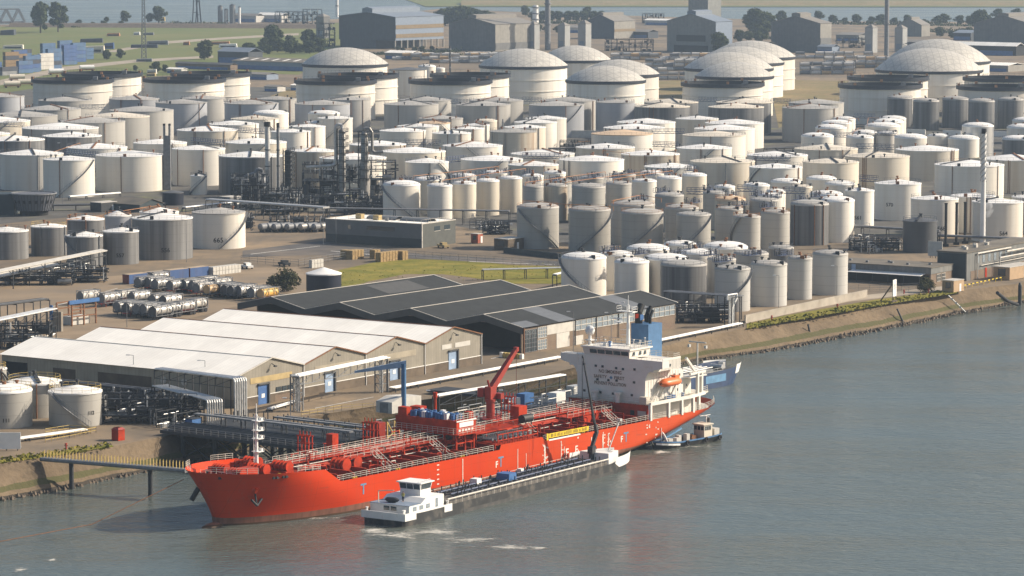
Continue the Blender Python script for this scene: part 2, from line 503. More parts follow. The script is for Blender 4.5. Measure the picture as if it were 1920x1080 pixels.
grass_mat("grass_dry", (0.20,0.17,0.085), (0.27,0.20,0.11), (0.12,0.125,0.05), 0.05)
def bank_mat():
    m, nt, b = _nodes("bank_stone")
    geo = nt.nodes.new("ShaderNodeNewGeometry"); s = sep(nt, geo.outputs["Position"])
    v = mapping(nt, (1,1,1))
    f = noise(nt, v, 0.12, 6, 0.65); g = noise(nt, v, 0.9, 4, 0.6)
    c = mixc(nt, ramp(nt, f, 0.35, 0.65), (0.12,0.09,0.058), (0.19,0.142,0.09))
    c = mixc(nt, mth(nt, 'MULTIPLY', ramp(nt, g, 0.5, 0.7), 0.5), c, (0.075,0.06,0.04))
    zz = mth(nt, 'ADD', s[2], mth(nt, 'MULTIPLY', mth(nt, 'SUBTRACT', f, 0.5), 0.9))
    grn = mth(nt, 'MULTIPLY', mth(nt, 'GREATER_THAN', zz, 1.1), mth(nt, 'LESS_THAN', zz, 2.0))
    c = mixc(nt, mth(nt, 'MULTIPLY', grn, 0.85), c, (0.075,0.075,0.03))
    c = mixc(nt, mth(nt, 'LESS_THAN', zz, 0.55), c, (0.05,0.042,0.032))
    nt.links.new(c, b.inputs["Base Color"]); b.inputs["Roughness"].default_value = 0.95; b.inputs["Specular IOR Level"].default_value = 0.15
    bp = nt.nodes.new("ShaderNodeBump"); bp.inputs["Strength"].default_value = 0.7; bp.inputs["Distance"].default_value = 0.3
    nt.links.new(g, bp.inputs["Height"]); nt.links.new(bp.outputs[0], b.inputs["Normal"])
    MAT["bank"] = m
bank_mat()

# shoreline: (pixel of the water's edge, pixel of the top of the bank)
SHORE = [((-420,1030),(-400,930)), ((-150,968),(-150,895)), ((0,940),(0,868)), ((120,919),(75,858)), ((190,902),(215,836)), ((288,882),(337,812)),
         ((362,867),(385,806)), ((520,842),(520,790)), ((700,805),(700,762)), ((900,765),(900,735)), ((1060,728),(1045,697)), ((1200,700),(1200,660)), ((1300,678),(1290,637)),
         ((1440,660),(1400,614)), ((1560,638),(1540,587)), ((1700,610),(1680,566)), ((1810,587),(1780,547)), ((1920,567),(1900,533)), ((2100,538),(2080,505)), ((2600,470),(2580,440))]
sh0 = [P(*a, 0.0) for a, b_ in SHORE]; sh1 = [P(*b_, GZ) for a, b_ in SHORE]
def resample(pts, n):
    out = []
    for a, b_ in zip(pts[:-1], pts[1:]):
        for k in range(n): out.append(a.lerp(b_, k/n))
    out.append(pts[-1]); return out
s0 = resample(sh0, 6); s1 = resample(sh1, 6)
bank = MB()
rings = []
rb = random.Random(3)
for k in range(9):
    t = k/8
    row = []
    for a, b_ in zip(s0, s1):
        q = a.lerp(b_, t)
        j = 0.0 if k == 8 else 0.35
        zprof = -0.6 + 5.6*(t**0.92)
        if k == 8: zprof = GZ
        row.append((q.x + rb.uniform(-j, j), q.y + rb.uniform(-j, j), zprof + (rb.uniform(-0.12,0.12) if 0 < k < 8 else 0)))
    rings.append(row)
bank.loft(rings, closed=False)
tag(bank.build("bank_terrain", MAT["bank"]), kind="structure")
# land sheet behind the bank, out to the far shore
far_shore = [P(2600,30,GZ), P(1920,41,GZ), P(1560,40,GZ), P(1400,36,GZ), P(1200,30,GZ), P(1010,24,GZ), P(830,16,GZ), P(700,30,GZ), P(560,41,GZ), P(300,42,GZ), P(0,46,GZ), P(-700,50,GZ)]
land = MB()
outl = [(p.x,p.y,GZ) for p in s1] + [(p.x,p.y,GZ) for p in far_shore]
land.add(outl, [tuple(range(len(outl)))])
tag(land.build("ground", MAT["ground"]), kind="structure")
lip = MB()
fs = [Vector((p.x,p.y,GZ)) for p in far_shore]
lip.loft([[(p.x,p.y,GZ) for p in fs], [(p.x*1.006,p.y*1.006,-0.5) for p in fs]], closed=False)
tag(lip.build("far_bank_terrain", MAT["grass_dry"]), kind="structure")
# far side of the river
fb = MB()
fb.quad((-100,P(900,13,0).y,0.6),(4000,P(900,13,0).y-130,0.6),(6000,15500,4),(-1200,15500,4))
tag(fb.build("far_shore_field", MAT["grass_field"]), kind="structure")
fd = MB()
yb_ = P(900,13,0).y
fd.yprism([(0,0.3),(40,4.5),(52,4.5),(90,0.3)], -2600, 2600) if False else None
fd.loft([[(-60,yb_+60,0.5),(4000,yb_-70,0.5)],[(-60,yb_+90,4.5),(4000,yb_-40,4.5)],[(-60,yb_+130,4.5),(4000,yb_,4.5)],[(-60,yb_+190,0.5),(4000,yb_+60,0.5)]], closed=False, smooth=False)
tag(fd.build("dyke_terrain", MAT["grass_dry"]), kind="structure")

def patch(name, pix, mat, dz, z=GZ):
    b_ = MB(); pts = [P(x, y, z+dz) for x, y in pix]
    b_.add([tuple(p) for p in pts], [tuple(reversed(range(len(pts))))])
    # keep it facing up
    o = b_.build(name, mat)
    if o.data.polygons[0].normal.z < 0: o.data.flip_normals()
    return tag(o, kind="structure")
simple("asphalt", (0.085,0.08,0.075), 0.9, 0.3, 0.15, dirt=(0.16,0.13,0.10), dsc=0.05)
simple("yard_paving", (0.255,0.19,0.12), 0.9, 0.2, 0.12, dirt=(0.15,0.125,0.095), dsc=0.06)
simple("pale_path", (0.34,0.29,0.22), 0.9, 0.2, 0.1)
simple("tank_yard", (0.095,0.09,0.078), 0.9, 0.4, 0.08, dirt=(0.16,0.155,0.06), dsc=0.04, dlo=0.55, dhi=0.7)
patch("tank_yard_ground", [(-400,460),(-400,165),(240,165),(900,160),(2400,165),(2400,400),(1700,440),(1100,462),(700,400),(440,395),(200,400)], MAT["tank_yard"], 0.012)
patch("lawn_field", [(590,520),(640,505),(700,492),(770,486),(860,487),(960,497),(1060,500),(1062,532),(960,532),(880,520),(830,514),(760,514),(690,528),(640,545),(590,545)], MAT["grass_lush"], 0.03)
patch("verge_field", [(1400,607),(1470,592),(1560,576),(1640,562),(1720,552),(1790,544),(1795,549),(1730,560),(1640,574),(1560,588),(1480,602),(1400,616)], MAT["grass_lush"], 0.03)
patch("verge_west_field", [(-100,892),(0,862),(70,852),(130,843),(200,834),(215,836),(130,850),(75,858),(0,868),(-100,897)], MAT["grass_lush"], 0.03)
patch("far_field", [(-700,56),(0,50),(300,47),(560,46),(700,40),(640,100),(560,140),(430,135),(180,150),(0,175),(-700,190)], MAT["grass_field"], 0.05)
patch("far_road", [(560,62),(420,70),(300,78),(200,96),(215,98),(310,82),(420,74),(560,66)], MAT["pale_path"], 0.09)
patch("field_path", [(0,150),(120,125),(250,112),(400,104),(400,108),(255,117),(130,131),(0,160)], MAT["pale_path"], 0.08)
patch("mound_field_a", [(1215,190),(1230,152),(1290,150),(1300,200)], MAT["grass_dry"], 0.05)
patch("mound_field_b", [(1450,190),(1490,150),(1590,152),(1580,200),(1460,240)], MAT["grass_dry"], 0.05)
patch("mound_field_c", [(480,190),(540,168),(560,165),(560,185)], MAT["grass_dry"], 0.05)
patch("road_pavement", [(455,470),(600,452),(800,478),(1060,490),(1062,499),(960,495),(770,484),(600,478),(455,482)], MAT["asphalt"], 0.035)
patch("quay_road", [(1405,604),(1590,566),(1800,540),(1800,533),(1590,557),(1400,594)], MAT["pale_path"], 0.025)
patch("trailer_yard_pavement", [(-50,600),(0,520),(200,518),(400,505),(560,500),(600,560),(440,575),(300,612),(100,640),(-50,650)], MAT["yard_paving"], 0.02)
simple("marking_white", (.55,.53,.48), .8, .3, .6)
for i_, a_ in enumerate((((470,476),(600,461),(600,461.6),(470,476.8)),((620,470),(760,483),(760,483.7),(620,470.7)),((880,490),(1040,496),(1040,496.6),(880,490.6)),((60,585),(220,540),(221,540.5),(61,585.8)),((590,765),(700,744),(701,744.7),(591,765.8)),((920,672),(1040,648),(1041,648.6),(921,672.7)))): patch("road_marking", list(a_), MAT["marking_white"], .045)
# ================================================================== STORAGE TANKS
ORD = ["first","second","third","fourth","fifth","sixth","seventh","eighth","ninth","tenth","eleventh","twelfth","thirteenth","fourteenth","fifteenth","sixteenth",
       "seventeenth","eighteenth","nineteenth","twentieth","twenty-first","twenty-second","twenty-third","twenty-fourth","twenty-fifth","twenty-sixth"]
WALL = dict(W="tank_white", C="tank_cream", G="tank_grey", B="tank_blue", S="tank_streaky", R="tank_rusty", J="tank_concrete", L="tank_pale", N="tank_navy", K="tank_charcoal", M="tank_metal")
WORD = dict(W="white", C="cream stained", G="dull grey", B="blue grey", S="dark streaked", R="rust streaked", J="concrete grey", L="pale grey", N="glossy navy", K="charcoal", M="bare metal")
ROOF = dict(w="roof_white", c="roof_cream", g="roof_grey", p="roof_peach", d="roof_dark")
RWORD = dict(w="white", c="cream", g="grey", p="peach", d="dark")
TANKS = []
rt = random.Random(11)

def bent_text(txt, size, r, ang, z):
    vs, fs = text_mesh(txt, size, bold=0.02)
    out = []
    for x, y, _ in vs:
        a = ang + x / r
        out.append(((r+0.06)*math.cos(a), (r+0.06)*math.sin(a), z + y))
    return out, fs

def make_tank(xl, xr, yr, h, wall, roof, kind, row, label, rail="rail_dark", number=None, stair=None, slope=0.13, pipe=None, vents=2):
    zr = GZ + h
    c = P((xl+xr)/2, yr, zr)
    r = (xr-xl)/2 * c.y / FPX * 1.003
    loc = (c.x, c.y, GZ)
    TANKS.append((c.x, c.y, r, label, h))
    t = thing("storage_tank", label, "storage tank", loc, 0.0, row)
    view = math.atan2(-c.y, -c.x)                 # towards the camera
    n = 48 if r > 9 else 36
    sh = MB()
    sh.lathe([(r, 0), (r, h)], n)
    if kind in ("open", "dome"):
        zs = (h*0.36, h*0.68)
        for z in zs: sh.lathe([(r, z-0.12), (r+0.35, z-0.12), (r+0.35, z+0.12), (r, z+0.12)], n, smooth=False)
    if number:
        vs, fs = bent_text(number[0], number[1], r, view + number[2], number[3])
    sh_o = sh.build("shell", MAT[WALL[wall]], t)
    if number:
        nb = MB(); nb.add(vs, fs); nb.build("number", MAT["black"], t)
    ro = MB()
    top = h
    if kind == "cone":
        rr = r + 0.12
        ro.lathe([(rr, h-0.25), (rr, h+0.05)], n)
        ro.lathe([(rr, h+0.05), (r*0.05, h+r*slope)], n)
        ro.disc(r*0.05, h+r*slope, 12)
        top = h + r*slope
    elif kind == "cap":
        rr = r + 0.08; k = slope if slope > 0.14 else 0.24
        prof = [(rr, h-0.2), (rr, h)] + [(rr*math.cos(a), h + r*k*math.sin(a)) for a in [PI/2*q/8 for q in range(1, 9)]]
        ro.slathe(prof, n)
        top = h + r*k
    elif kind == "dome":
        k = slope if slope > 0.14 else 0.36
        # spherical cap of height r*k
        H = r*k; Rs = (r*r + H*H)/(2*H)
        a_max = math.asin(min(1, r/Rs))
        prof = [((Rs*math.sin(a_max*(1-q/10)))*1.02, h + 1.4 + Rs*math.cos(a_max*(1-q/10)) - (Rs-H)) for q in range(11)]
        ro.slathe(prof, 64)
        top = h + 1.4 + H
        band = MB()
        band.lathe([(r, h-0.1), (r*1.02+0.2, h+0.2), (r*1.02+0.2, h+1.4), (r*1.0, h+1.45)], 64, smooth=False)
        band.build("rim", MAT["rim_dark"], t)
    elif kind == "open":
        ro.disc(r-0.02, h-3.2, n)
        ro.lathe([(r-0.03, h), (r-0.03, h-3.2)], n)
        band = MB()
        band.lathe([(r, h-1.7), (r+0.9, h-1.5), (r+0.9, h+0.15), (r-0.04, h+0.15), (r-0.04, h-0.2)], 64, smooth=False)
        band.rail([((r+0.8)*math.cos(2*PI*q/48), (r+0.8)*math.sin(2*PI*q/48), h+0.15) for q in range(49)], 1.0, 3.0, 0.08, 1)
        band.build("wind_girder", MAT["rim_dark"], t)
        ld = MB()
        a = view + 0.6
        ld.beam(((r)*math.cos(a), r*math.sin(a), h+1.2), ((r*0.45)*math.cos(a), r*0.45*math.sin(a), h-3.0), 0.9, 0.25)
        ld.box(r*math.cos(a)-1.1, r*math.cos(a)+1.1, r*math.sin(a)-1.1, r*math.sin(a)+1.1, h+0.2, h+1.9)
        ld.build("rolling_ladder", MAT["steel_grey"], t)
        for q in range(5):
            aa = 2*PI*q/5 + c.x; fb2 = MB(); fb2.box((r+.2)*math.cos(aa)-.6,(r+.2)*math.cos(aa)+.6,(r+.2)*math.sin(aa)-.6,(r+.2)*math.sin(aa)+.6,h+.15,h+1.3); fb2.build("foam_chamber", MAT["rail_orange"], t)
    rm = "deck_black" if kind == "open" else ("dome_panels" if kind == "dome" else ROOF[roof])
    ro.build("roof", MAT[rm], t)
    # railing round the roof edge
    if kind in ("cone", "cap") and rail:
        rg = MB()
        m = max(16, int(2*PI*r/2.2))
        pts = [((r-0.1)*math.cos(2*PI*q/m), (r-0.1)*math.sin(2*PI*q/m), h) for q in range(m+1)]
        for a_, b_ in zip(pts[:-1], pts[1:]):
            for z in (0.55, 1.1): rg.beam((a_[0],a_[1],a_[2]+z), (b_[0],b_[1],b_[2]+z), 0.05)
            rg.beam(a_, (a_[0],a_[1],a_[2]+1.1), 0.05)
        rg.build("railing", MAT[rail], t)
        # roof ladder and fittings
        ft = MB()
        a = rt.uniform(-1.2, 1.2) + view
        e0 = (r*0.97*math.cos(a), r*0.97*math.sin(a), h+0.35); e1 = (r*0.05*math.cos(a), r*0.05*math.sin(a), top+0.25)
        if kind == "cone" and rt.random() < 0.6: ft.beam(e0, e1, 0.7, 0.18)
        for q in range(vents):
            a = rt.uniform(0, 2*PI); k = rt.choice((0.08, 0.55, 0.86, 0.9))
            z = h + (top-h)*(1-k)
            x, y = r*k*math.cos(a), r*k*math.sin(a)
            ft.tube((x,y,z-0.1), (x,y,z+0.9), 0.22, 8); ft.tube((x,y,z+0.8), (x,y,z+1.15), 0.42, 8)
        ft.tube((0,0,top-0.1), (0,0,top+0.5), 0.4, 8)
        if rt.random() < 0.5:
            a = view + rt.uniform(-0.9, 0.9); x, y = (r-0.4)*math.cos(a), (r-0.4)*math.sin(a)
            ft.box(x-.5, x+.5, y-.4, y+.4, h+0.1, h+1.0)
        ft.build("roof_fittings", MAT["steel_dark" if rt.random() < 0.5 else "rust"], t)
    # rain and product pipes down the shell
    np_ = 0 if number else pipe if pipe is not None else (1 if kind in ("cone",) else 0)
    if np_ and rt.random() < 0.85:
        pp = MB()
        for q in range(np_ + (1 if rt.random() < 0.4 else 0)):
            a = view + rt.uniform(-1.1, 1.2)
            x, y = (r+0.16)*math.cos(a), (r+0.16)*math.sin(a)
            pp.tube((x,y,0), (x,y,h+0.1), 0.13, 5)
            if rt.random() < 0.4:
                x2, y2 = (r+0.16)*math.cos(a+.05), (r+0.16)*math.sin(a+.05); pp.tube((x2,y2,0), (x2,y2,h), 0.1, 5)
        pp.build("down_pipe", MAT[rt.choice(("rust", "rust", "steel_grey"))], t)
    # spiral stair
    if stair is None: stair = (rt.choice((0.35, 0.8, -0.2)), rt.choice((1, -1))) if (kind == "cone" and rt.random() < 0.3) else False
    if stair:
        st = MB(); a0, d = stair
        steps = 16; tot = d * min(2.2, h*1.15/r)
        pr = None
        for q in range(steps+1):
            a = view + a0 + tot*(1-q/steps); z = h*q/steps
            i_, o_ = r+0.1, r+0.8
            cur = [(i_*math.cos(a), i_*math.sin(a), z), (o_*math.cos(a), o_*math.sin(a), z)]
            if pr:
                st.add([pr[0], pr[1], cur[1], cur[0], (pr[0][0],pr[0][1],pr[0][2]-.16), (pr[1][0],pr[1][1],pr[1][2]-.16), (cur[1][0],cur[1][1],cur[1][2]-.16), (cur[0][0],cur[0][1],cur[0][2]-.16)],
                       [(0,1,2,3),(7,6,5,4),(1,5,6,2),(0,3,7,4)])
                st.beam((pr[1][0],pr[1][1],pr[1][2]+1.05), (cur[1][0],cur[1][1],cur[1][2]+1.05), 0.06)
            st.beam(cur[1], (cur[1][0],cur[1][1],cur[1][2]+1.05), 0.05)
            pr = cur
        st.build("spiral_stair", MAT["steel_grey"], t)
    return t

def row(phrase, group, lst):
    """lst entries: (xl, xr, yrim, h, wall, roof, kind[, extras])"""
    idx = sorted(range(len(lst)), key=lambda i: lst[i][0]+lst[i][1])
    for k, i in enumerate(idx):
        e = lst[i]; ex = dict(e[7]) if len(e) > 7 else {}
        kindw = {"cone": "cone-roofed tank", "cap": "round-topped tank", "dome": "tank under a panelled dome", "open": "open-topped tank with dark rim"}[e[6]]
        if "label" in ex: lab = ex.pop("label")
        else: lab = f"{WORD[e[4]]} {kindw}, {ORD[k]} from left {phrase}"
        make_tank(*e[:7], group, lab, **ex)

# open-topped giants at the back
row("of the open tanks at the back", "open-topped tanks at the back", [
 (62.5,210,148,18,'W','d','open'), (120,264,136.5,18,'W','d','open'), (271,420,147,18,'W','d','open'), (323,468,136,18,'W','d','open'),
 (555,703,150,18.6,'W','d','open'), (599,745,139,19,'W','d','open'), (769,920,150,18.3,'W','d','open'), (809,954,138.5,18.3,'W','d','open'),
 (1280,1430,155,18,'W','d','open'), (1575,1726,158,18,'W','d','open'), (1592,1739,143.5,18,'W','d','open'), (1797,1946,161,18,'W','d','open'), (1809,1956,145,18,'W','d','open')])
row("of the domed tanks at the back", "domed tanks at the back", [
 (568,726,124,18,'W','g','dome',dict(slope=.38)), (900,1063,127,18,'W','g','dome',dict(slope=.38)), (1014,1144,116,18,'W','g','dome',dict(slope=.40)),
 (1062,1209,155,18,'W','c','dome',dict(slope=.36)), (1089,1235,143,18,'W','c','dome',dict(slope=.36)),
 (1305,1449,147,18,'W','c','dome',dict(slope=.36)), (1284,1448,132,18,'W','c','dome',dict(slope=.36)), (1306,1468,121,17.2,'W','c','dome',dict(slope=.36)), (1328,1490,110,17.1,'W','c','dome',dict(slope=.36)),
 (1643,1840,135,18,'W','c','dome',dict(slope=.40)), (1664,1854,118,17,'W','c','dome',dict(slope=.42))])
row("beside the dome tanks", "tanks beside the domes", [(730,800,130,14,'W','d','cone',dict(rail=None)), (784,817,124.5,10,'W','w','cap'), (815,834,128,7,'W','w','cap')])

# grey cone roofs, two ranks
row("in the rear rank of grey tanks", "rear rank of grey tanks", [
 (205,298,185,13,'B','g','cone'), (340,422,184,14,'G','g','cone'), (480,556,185,14,'G','g','cone'), (615,695,186,14,'G','g','cone',dict(stair=False)),
 (750,846,187,14,'G','g','cone'), (880,981,188,14,'G','g','cone'), (1014,1117,188,14,'G','g','cone'), (1208,1309,191,14,'S','c','cone'), (1343,1446,191,14,'S','c','cone'), (1479,1582,192,14,'G','g','cone')])
row("in the front rank of grey tanks", "front rank of grey tanks", [
 (-45,45,180,13,'B','g','cone',dict(stair=False)), (72,172,187.5,13,'G','g','cone'), (209,267,188,11.5,'B','g','cone'), (292,388,192,14,'B','g','cone',dict(stair=(1.05,-1))), (421,522,193,14,'B','g','cone',dict(stair=(1.1,-1))),
 (553,656,194,14,'B','g','cone',dict(stair=False)), (720,822,195,14,'G','g','cone'), (855,957,196,14,'G','g','cone'), (992,1095,196,14,'B','g','cone',dict(stair=(1.05,-1))), (1117,1190,191,14,'B','g','cone',dict(stair=False)),
 (1190,1293,199,14,'S','c','cone'), (1328,1432,200,14,'S','c','cone'), (1467,1572,201.5,14.4,'G','g','cone')])
row("of the slim streaked tanks at the right", "slim streaked tanks", [
 (1664,1711,184,13,'S','g','cap'), (1712,1761,189.5,13,'S','g','cap'), (1767,1816,186,13,'S','g','cap'), (1816,1865,190,13,'S','g','cap'), (1871,1919,187,13,'S','g','cap'), (1921,1970,191,13,'S','g','cap')])

# left block
row("in the stepped grey block at far left", "stepped grey tanks at the left", [
 (40,151,204,12,'G','g','cone'), (-27,107,216,12,'G','g','cone'), (-70,56,226,12,'C','w','cone'), (205,325,206,13,'G','g','cone'), (160,280,217.5,13,'G','c','cone'),
 (113,234,227,13,'G','g','cone'), (42,184,239,12,'G','w','cone'), (80,190,254,12,'S','w','cone'), (-30,83,261,12,'S','w','cone'), (-75,18,250,12,'C','w','cone')])
row("in the white row behind the curved building", "white tanks at the left", [
 (0,118,287.5,12.5,'W','w','cone'), (81,177,298,12.8,'W','w','cone',dict(stair=(1.15,-1))), (180,306.5,290,12.4,'W','w','cone',dict(stair=False)), (125,238,275.5,11,'W','w','cone'),
 (250,350,267,11,'W','w','cone'), (323,422,278,13,'W','w','cone',dict(stair=False)), (410,532,291,13,'S','w','cone',dict(stair=False)), (422,537,266,11,'C','w','cone')])
row("in the white cluster behind the tall stacks", "white cluster behind the stacks", [
 (332,446,243,11,'C','w','cone'), (389,485,232,11,'W','w','cone'), (433,522,222,11,'W','c','cone'), (475,541,212.5,11,'W','w','cap',dict(slope=.2)),
 (507,582,246,11,'W','w','cone'), (542,610,236.5,11,'W','w','cone'), (570,632,229,11,'C','w','cone'), (596,661,221,13,'W','w','cone'), (578,637,212.5,12,'W','w','cap',dict(slope=.2))])
row("in the small white cluster behind the columns", "white cluster behind the columns", [
 (712,798,244.5,11.5,'W','w','cone'), (745,823,236,11.5,'W','w','cone'), (780,844,230,11.5,'W','p','cone'), (785,868,221.5,9,'G','g','cone'), (810,883,249,10.5,'W','w','cone'),
 (847,907,240.5,11,'W','w','cone'), (867,918,234,11,'W','w','cone'), (890,932,226.5,11,'C','c','cap',dict(slope=.2)), (918,1006,246,12,'R','g','cone',dict(stair=False)), (945,1023,238,12,'C','w','cone'),
 (964,1044,228.5,12,'W','w','cone'), (985,1062,221.5,12.1,'W','w','cone',dict(stair=False))])
row("in the middle block of white tanks", "middle block of white tanks", [
 (1109,1224,250,11,'W','p','cone'), (1132,1246,239,11.3,'W','w','cone'), (1157,1266,228.5,11.6,'W','w','cone',dict(stair=False)), (1267,1347,222,11,'C','w','cone'),
 (1280,1398,252.5,11,'W','c','cone'), (1302,1415,240.5,11,'W','w','cone'), (1322,1432,230,10.4,'W','w','cone',dict(stair=False))])
row("in the long white row behind the refinery", "long white row, left part", [
 (655,761,270,11,'R','w','cone'), (544,630,282,13,'R','w','cone',dict(stair=False)), (599,724,295,12,'W','w','cone'), (715,835,283,11.5,'C','w','cone',dict(stair=False)), (830,942,272.5,11,'W','w','cone'),
 (864,980,298,11,'W','w','cone'), (760,841,303,10.5,'W','w','cone',dict(stair=(0.55,1), rail="rail_blue", slope=.17)), (953,1047,308,10.5,'C','w','cone'), (958,1077,287.5,11,'W','w','cone')])
row("in the wide white row at the centre", "long white row, centre part", [
 (1048,1170,298.5,11.3,'W','w','cone',dict(rail="rail_blue", stair=False)), (1080,1190,275.5,11,'C','w','cone'), (1165,1274,288,11.5,'R','w','cone'), (1269,1372,276.5,11,'W','w','cone'),
 (1295,1415,301.5,12,'C','c','cone',dict(stair=False)), (1401,1514,290,11.5,'W','w','cone'), (1405,1504,312.5,11.5,'W','w','cone',dict(stair=(-0.6,-1))), (1208,1306,311.5,10.5,'W','w','cone')])
row("in the wide white row at the right", "long white row, right part", [
 (1505,1610,303,11.5,'C','c','cone'), (1490,1608,278,10.5,'C','c','cone'), (1585,1705,292,11.8,'C','c','cone',dict(stair=False)), (1680,1797,279.5,11,'C','w','cone'), (1753,1882,308,12,'W','w','cone',dict(stair=False)),
 (1838,1962,297,11.5,'C','w','cone')])
row("of the small white tanks with orange pipes", "small white tanks with orange pipes", [
 (1502,1563,255.5,8.5,'W','w','cap'), (1529,1587,239.5,9.5,'W','w','cap'), (1560,1604,223,10,'W','w','cap'), (1540,1597,231,10,'W','w','cap'), (1622,1688,236.5,9.5,'W','w','cap'), (1638,1695,228.5,9.8,'W','w','cap'),
 (1648,1699,222.5,10,'W','w','cap'), (1586,1638,257.5,8,'W','w','cap'), (1597,1644,248.5,8.5,'W','w','cap'), (1677,1738,257.5,8,'W','w','cap'), (1645,1682,249.5,8.5,'W','w','cap'),
 (1739,1778,254.5,8,'W','w','cap'), (1778,1836,259.5,7.5,'W','w','cap'), (1804,1863,236,12,'M','w','cap'), (1879,1940,260.5,8.5,'S','w','cap'), (1888,1950,239,9.5,'W','w','cap'), (1898,1955,226,9.5,'W','w','cap')])

# slim white cylinders behind the office
BL = dict(rail="rail_blue")
row("in the slim white row behind the flat office", "slim white tanks behind the office", [
 (718,788,346,11,'W','w','cap',dict(rail="rail_blue", stair=(-1.35,1))), (801,848,348,11,'W','w','cap',BL), (848,892.5,344,11,'C','w','cap',BL), (893,936,339,11,'C','w','cap',BL), (937,979,334,11,'C','w','cap',BL), (979,1019,330,11,'W','w','cap',BL), (1020,1061,324,11,'W','w','cap',BL)])
row("in the second slim row behind the flat office", "second row of slim white tanks", [
 (777,828,336.5,11,'C','w','cap',BL), (845,893,330,11,'W','w','cap',BL), (905,950,324,11,'W','w','cap',BL)])
row("in the mixed slim row behind the concrete tanks", "slim tanks behind the concrete tanks", [
 (980,1019,350,11,'J','g','cap',BL), (1019,1064,348,11,'R','g','cap',BL), (1072,1135,350.5,11,'J','g','cap',BL), (1136,1184,344.5,11,'J','g','cap',BL), (1184.5,1231,339.5,11,'W','w','cap',BL), (1231.5,1278,334,11,'W','w','cap',BL), (1279,1325,328.5,11,'C','w','cap',BL),
 (1030,1072,339,10.5,'J','g','cap',BL), (1088,1132,334,10.5,'J','g','cap',BL), (1148,1192,328,10.5,'J','g','cap',BL), (1200,1245,324,10.5,'W','w','cap',BL)])
OR = dict(rail="rail_orange")
row("in the front row of concrete-grey tanks", "front concrete-grey tanks", [
 (969,1048,388,11.8,'J','g','cap',dict(rail="rail_orange", slope=.2, stair=(-1.1,1))), (1066,1145,393,11.8,'J','g','cap',dict(rail="rail_orange", slope=.2, stair=(1.5,-1))), (1164,1244,398.5,11.8,'J','g','cap',dict(rail="rail_orange", slope=.2, stair=(1.2,-1))),
 (1268,1333,402.5,11.5,'J','g','cap',dict(rail="rail_dark", slope=.2, stair=(1.2,-1))), (1374,1426,406,11.5,'J','g','cap',dict(rail="rail_orange", slope=.2, stair=(-0.4,-1))), (1427,1481,398.5,11.5,'J','g','cap',OR)])
row("in the second row of concrete-grey tanks", "second row of concrete-grey tanks", [
 (1146,1228,383.5,11.5,'J','g','cap',dict(rail="rail_orange", slope=.2)), (1247,1310,390,11.5,'J','g','cap',OR), (1342,1393,392,11.5,'J','g','cap',OR), (1340,1398,374,11.5,'R','p','cap',OR), (1405,1460,375.5,11.3,'J','g','cap',BL),
 (1318,1362,362,11,'J','g','cap',BL), (1228,1282,366.5,11,'J','g','cap',BL), (1482,1554,382.5,11.8,'S','g','cap',dict(rail="rail_blue", pipe=2))])
row("of the low white caps behind the concrete tanks", "low white tanks", [
 (1340,1378,350,9,'W','w','cap'), (1394,1443,347.5,9,'W','w','cap'), (1437,1473,358,9.5,'W','w','cap'), (1445,1503,340.5,9,'W','w','cap'), (1483,1523,350.5,9,'C','c','cap'), (1512,1568,335,9,'W','w','cap'), (1547,1603,345,9,'W','w','cap'), (1518,1580,364,10.5,'W','w','cap'), (1425,1468,366,10.5,'W','w','cap')])
row("in the tall white group left of the charcoal tank", "tall white numbered tanks", [
 (1534,1602,375.5,12.2,'W','w','cap',BL), (1585,1639,356.5,11.5,'W','w','cone',dict(number=("561",1.6,-.1,3.2), stair=False, slope=.2)), (1640,1727,343,11.5,'W','w','cone',dict(number=("570",1.6,-.35,5), stair=False, slope=.16))])
row("in the white group behind the tall flue", "white tanks behind the flue", [
 (1708,1797,371.5,11.3,'W','w','cone',dict(number=("568",1.7,.3,2.6), stair=False)), (1783,1866,366.5,11,'W','w','cone',dict(stair=False)), (1823,1918,377.5,11.6,'W','w','cone',dict(number=("564",1.7,.25,2.6), stair=False)), (1898,1985,368.5,11,'W','w','cone')])
# cluster near the quay
row("in the quay cluster, white", "white tanks of the quay cluster", [
 (1052,1137,482.5,9.5,'W','w','cap',dict(stair=(-1.5,1), pipe=3)), (1152,1217,490.5,9.8,'W','w','cap'), (1123,1188,477,9,'W','w','cap'), (1175,1255,466,9.5,'W','w','cap'), (1207,1290,484.5,10,'W','w','cap'), (1245,1305,457.5,9,'W','w','cap'), (1273,1337,473.5,9.5,'W','w','cap'), (1318,1402,463.5,9.5,'W','w','cap',dict(slope=.27))])
row("in the quay cluster, grey", "grey tanks of the quay cluster", [
 (1238,1325,495.5,10,'S','g','cap',dict(slope=.2, pipe=3)), (1375,1441,475.5,9.8,'G','g','cap'), (1326,1380,486,9.6,'G','g','cap'), (1441,1488,464.5,9.5,'S','g','cap'), (1340,1407,503.5,10.2,'L','g','cap',dict(slope=.23, stair=(1.45,-1))),
 (1407.5,1476,495,10.2,'L','g','cap',dict(slope=.23, stair=False)), (1477,1523,484.5,10.2,'L','g','cap',dict(slope=.27)), (1523.5,1590,476,10.2,'L','g','cap',dict(slope=.25))])
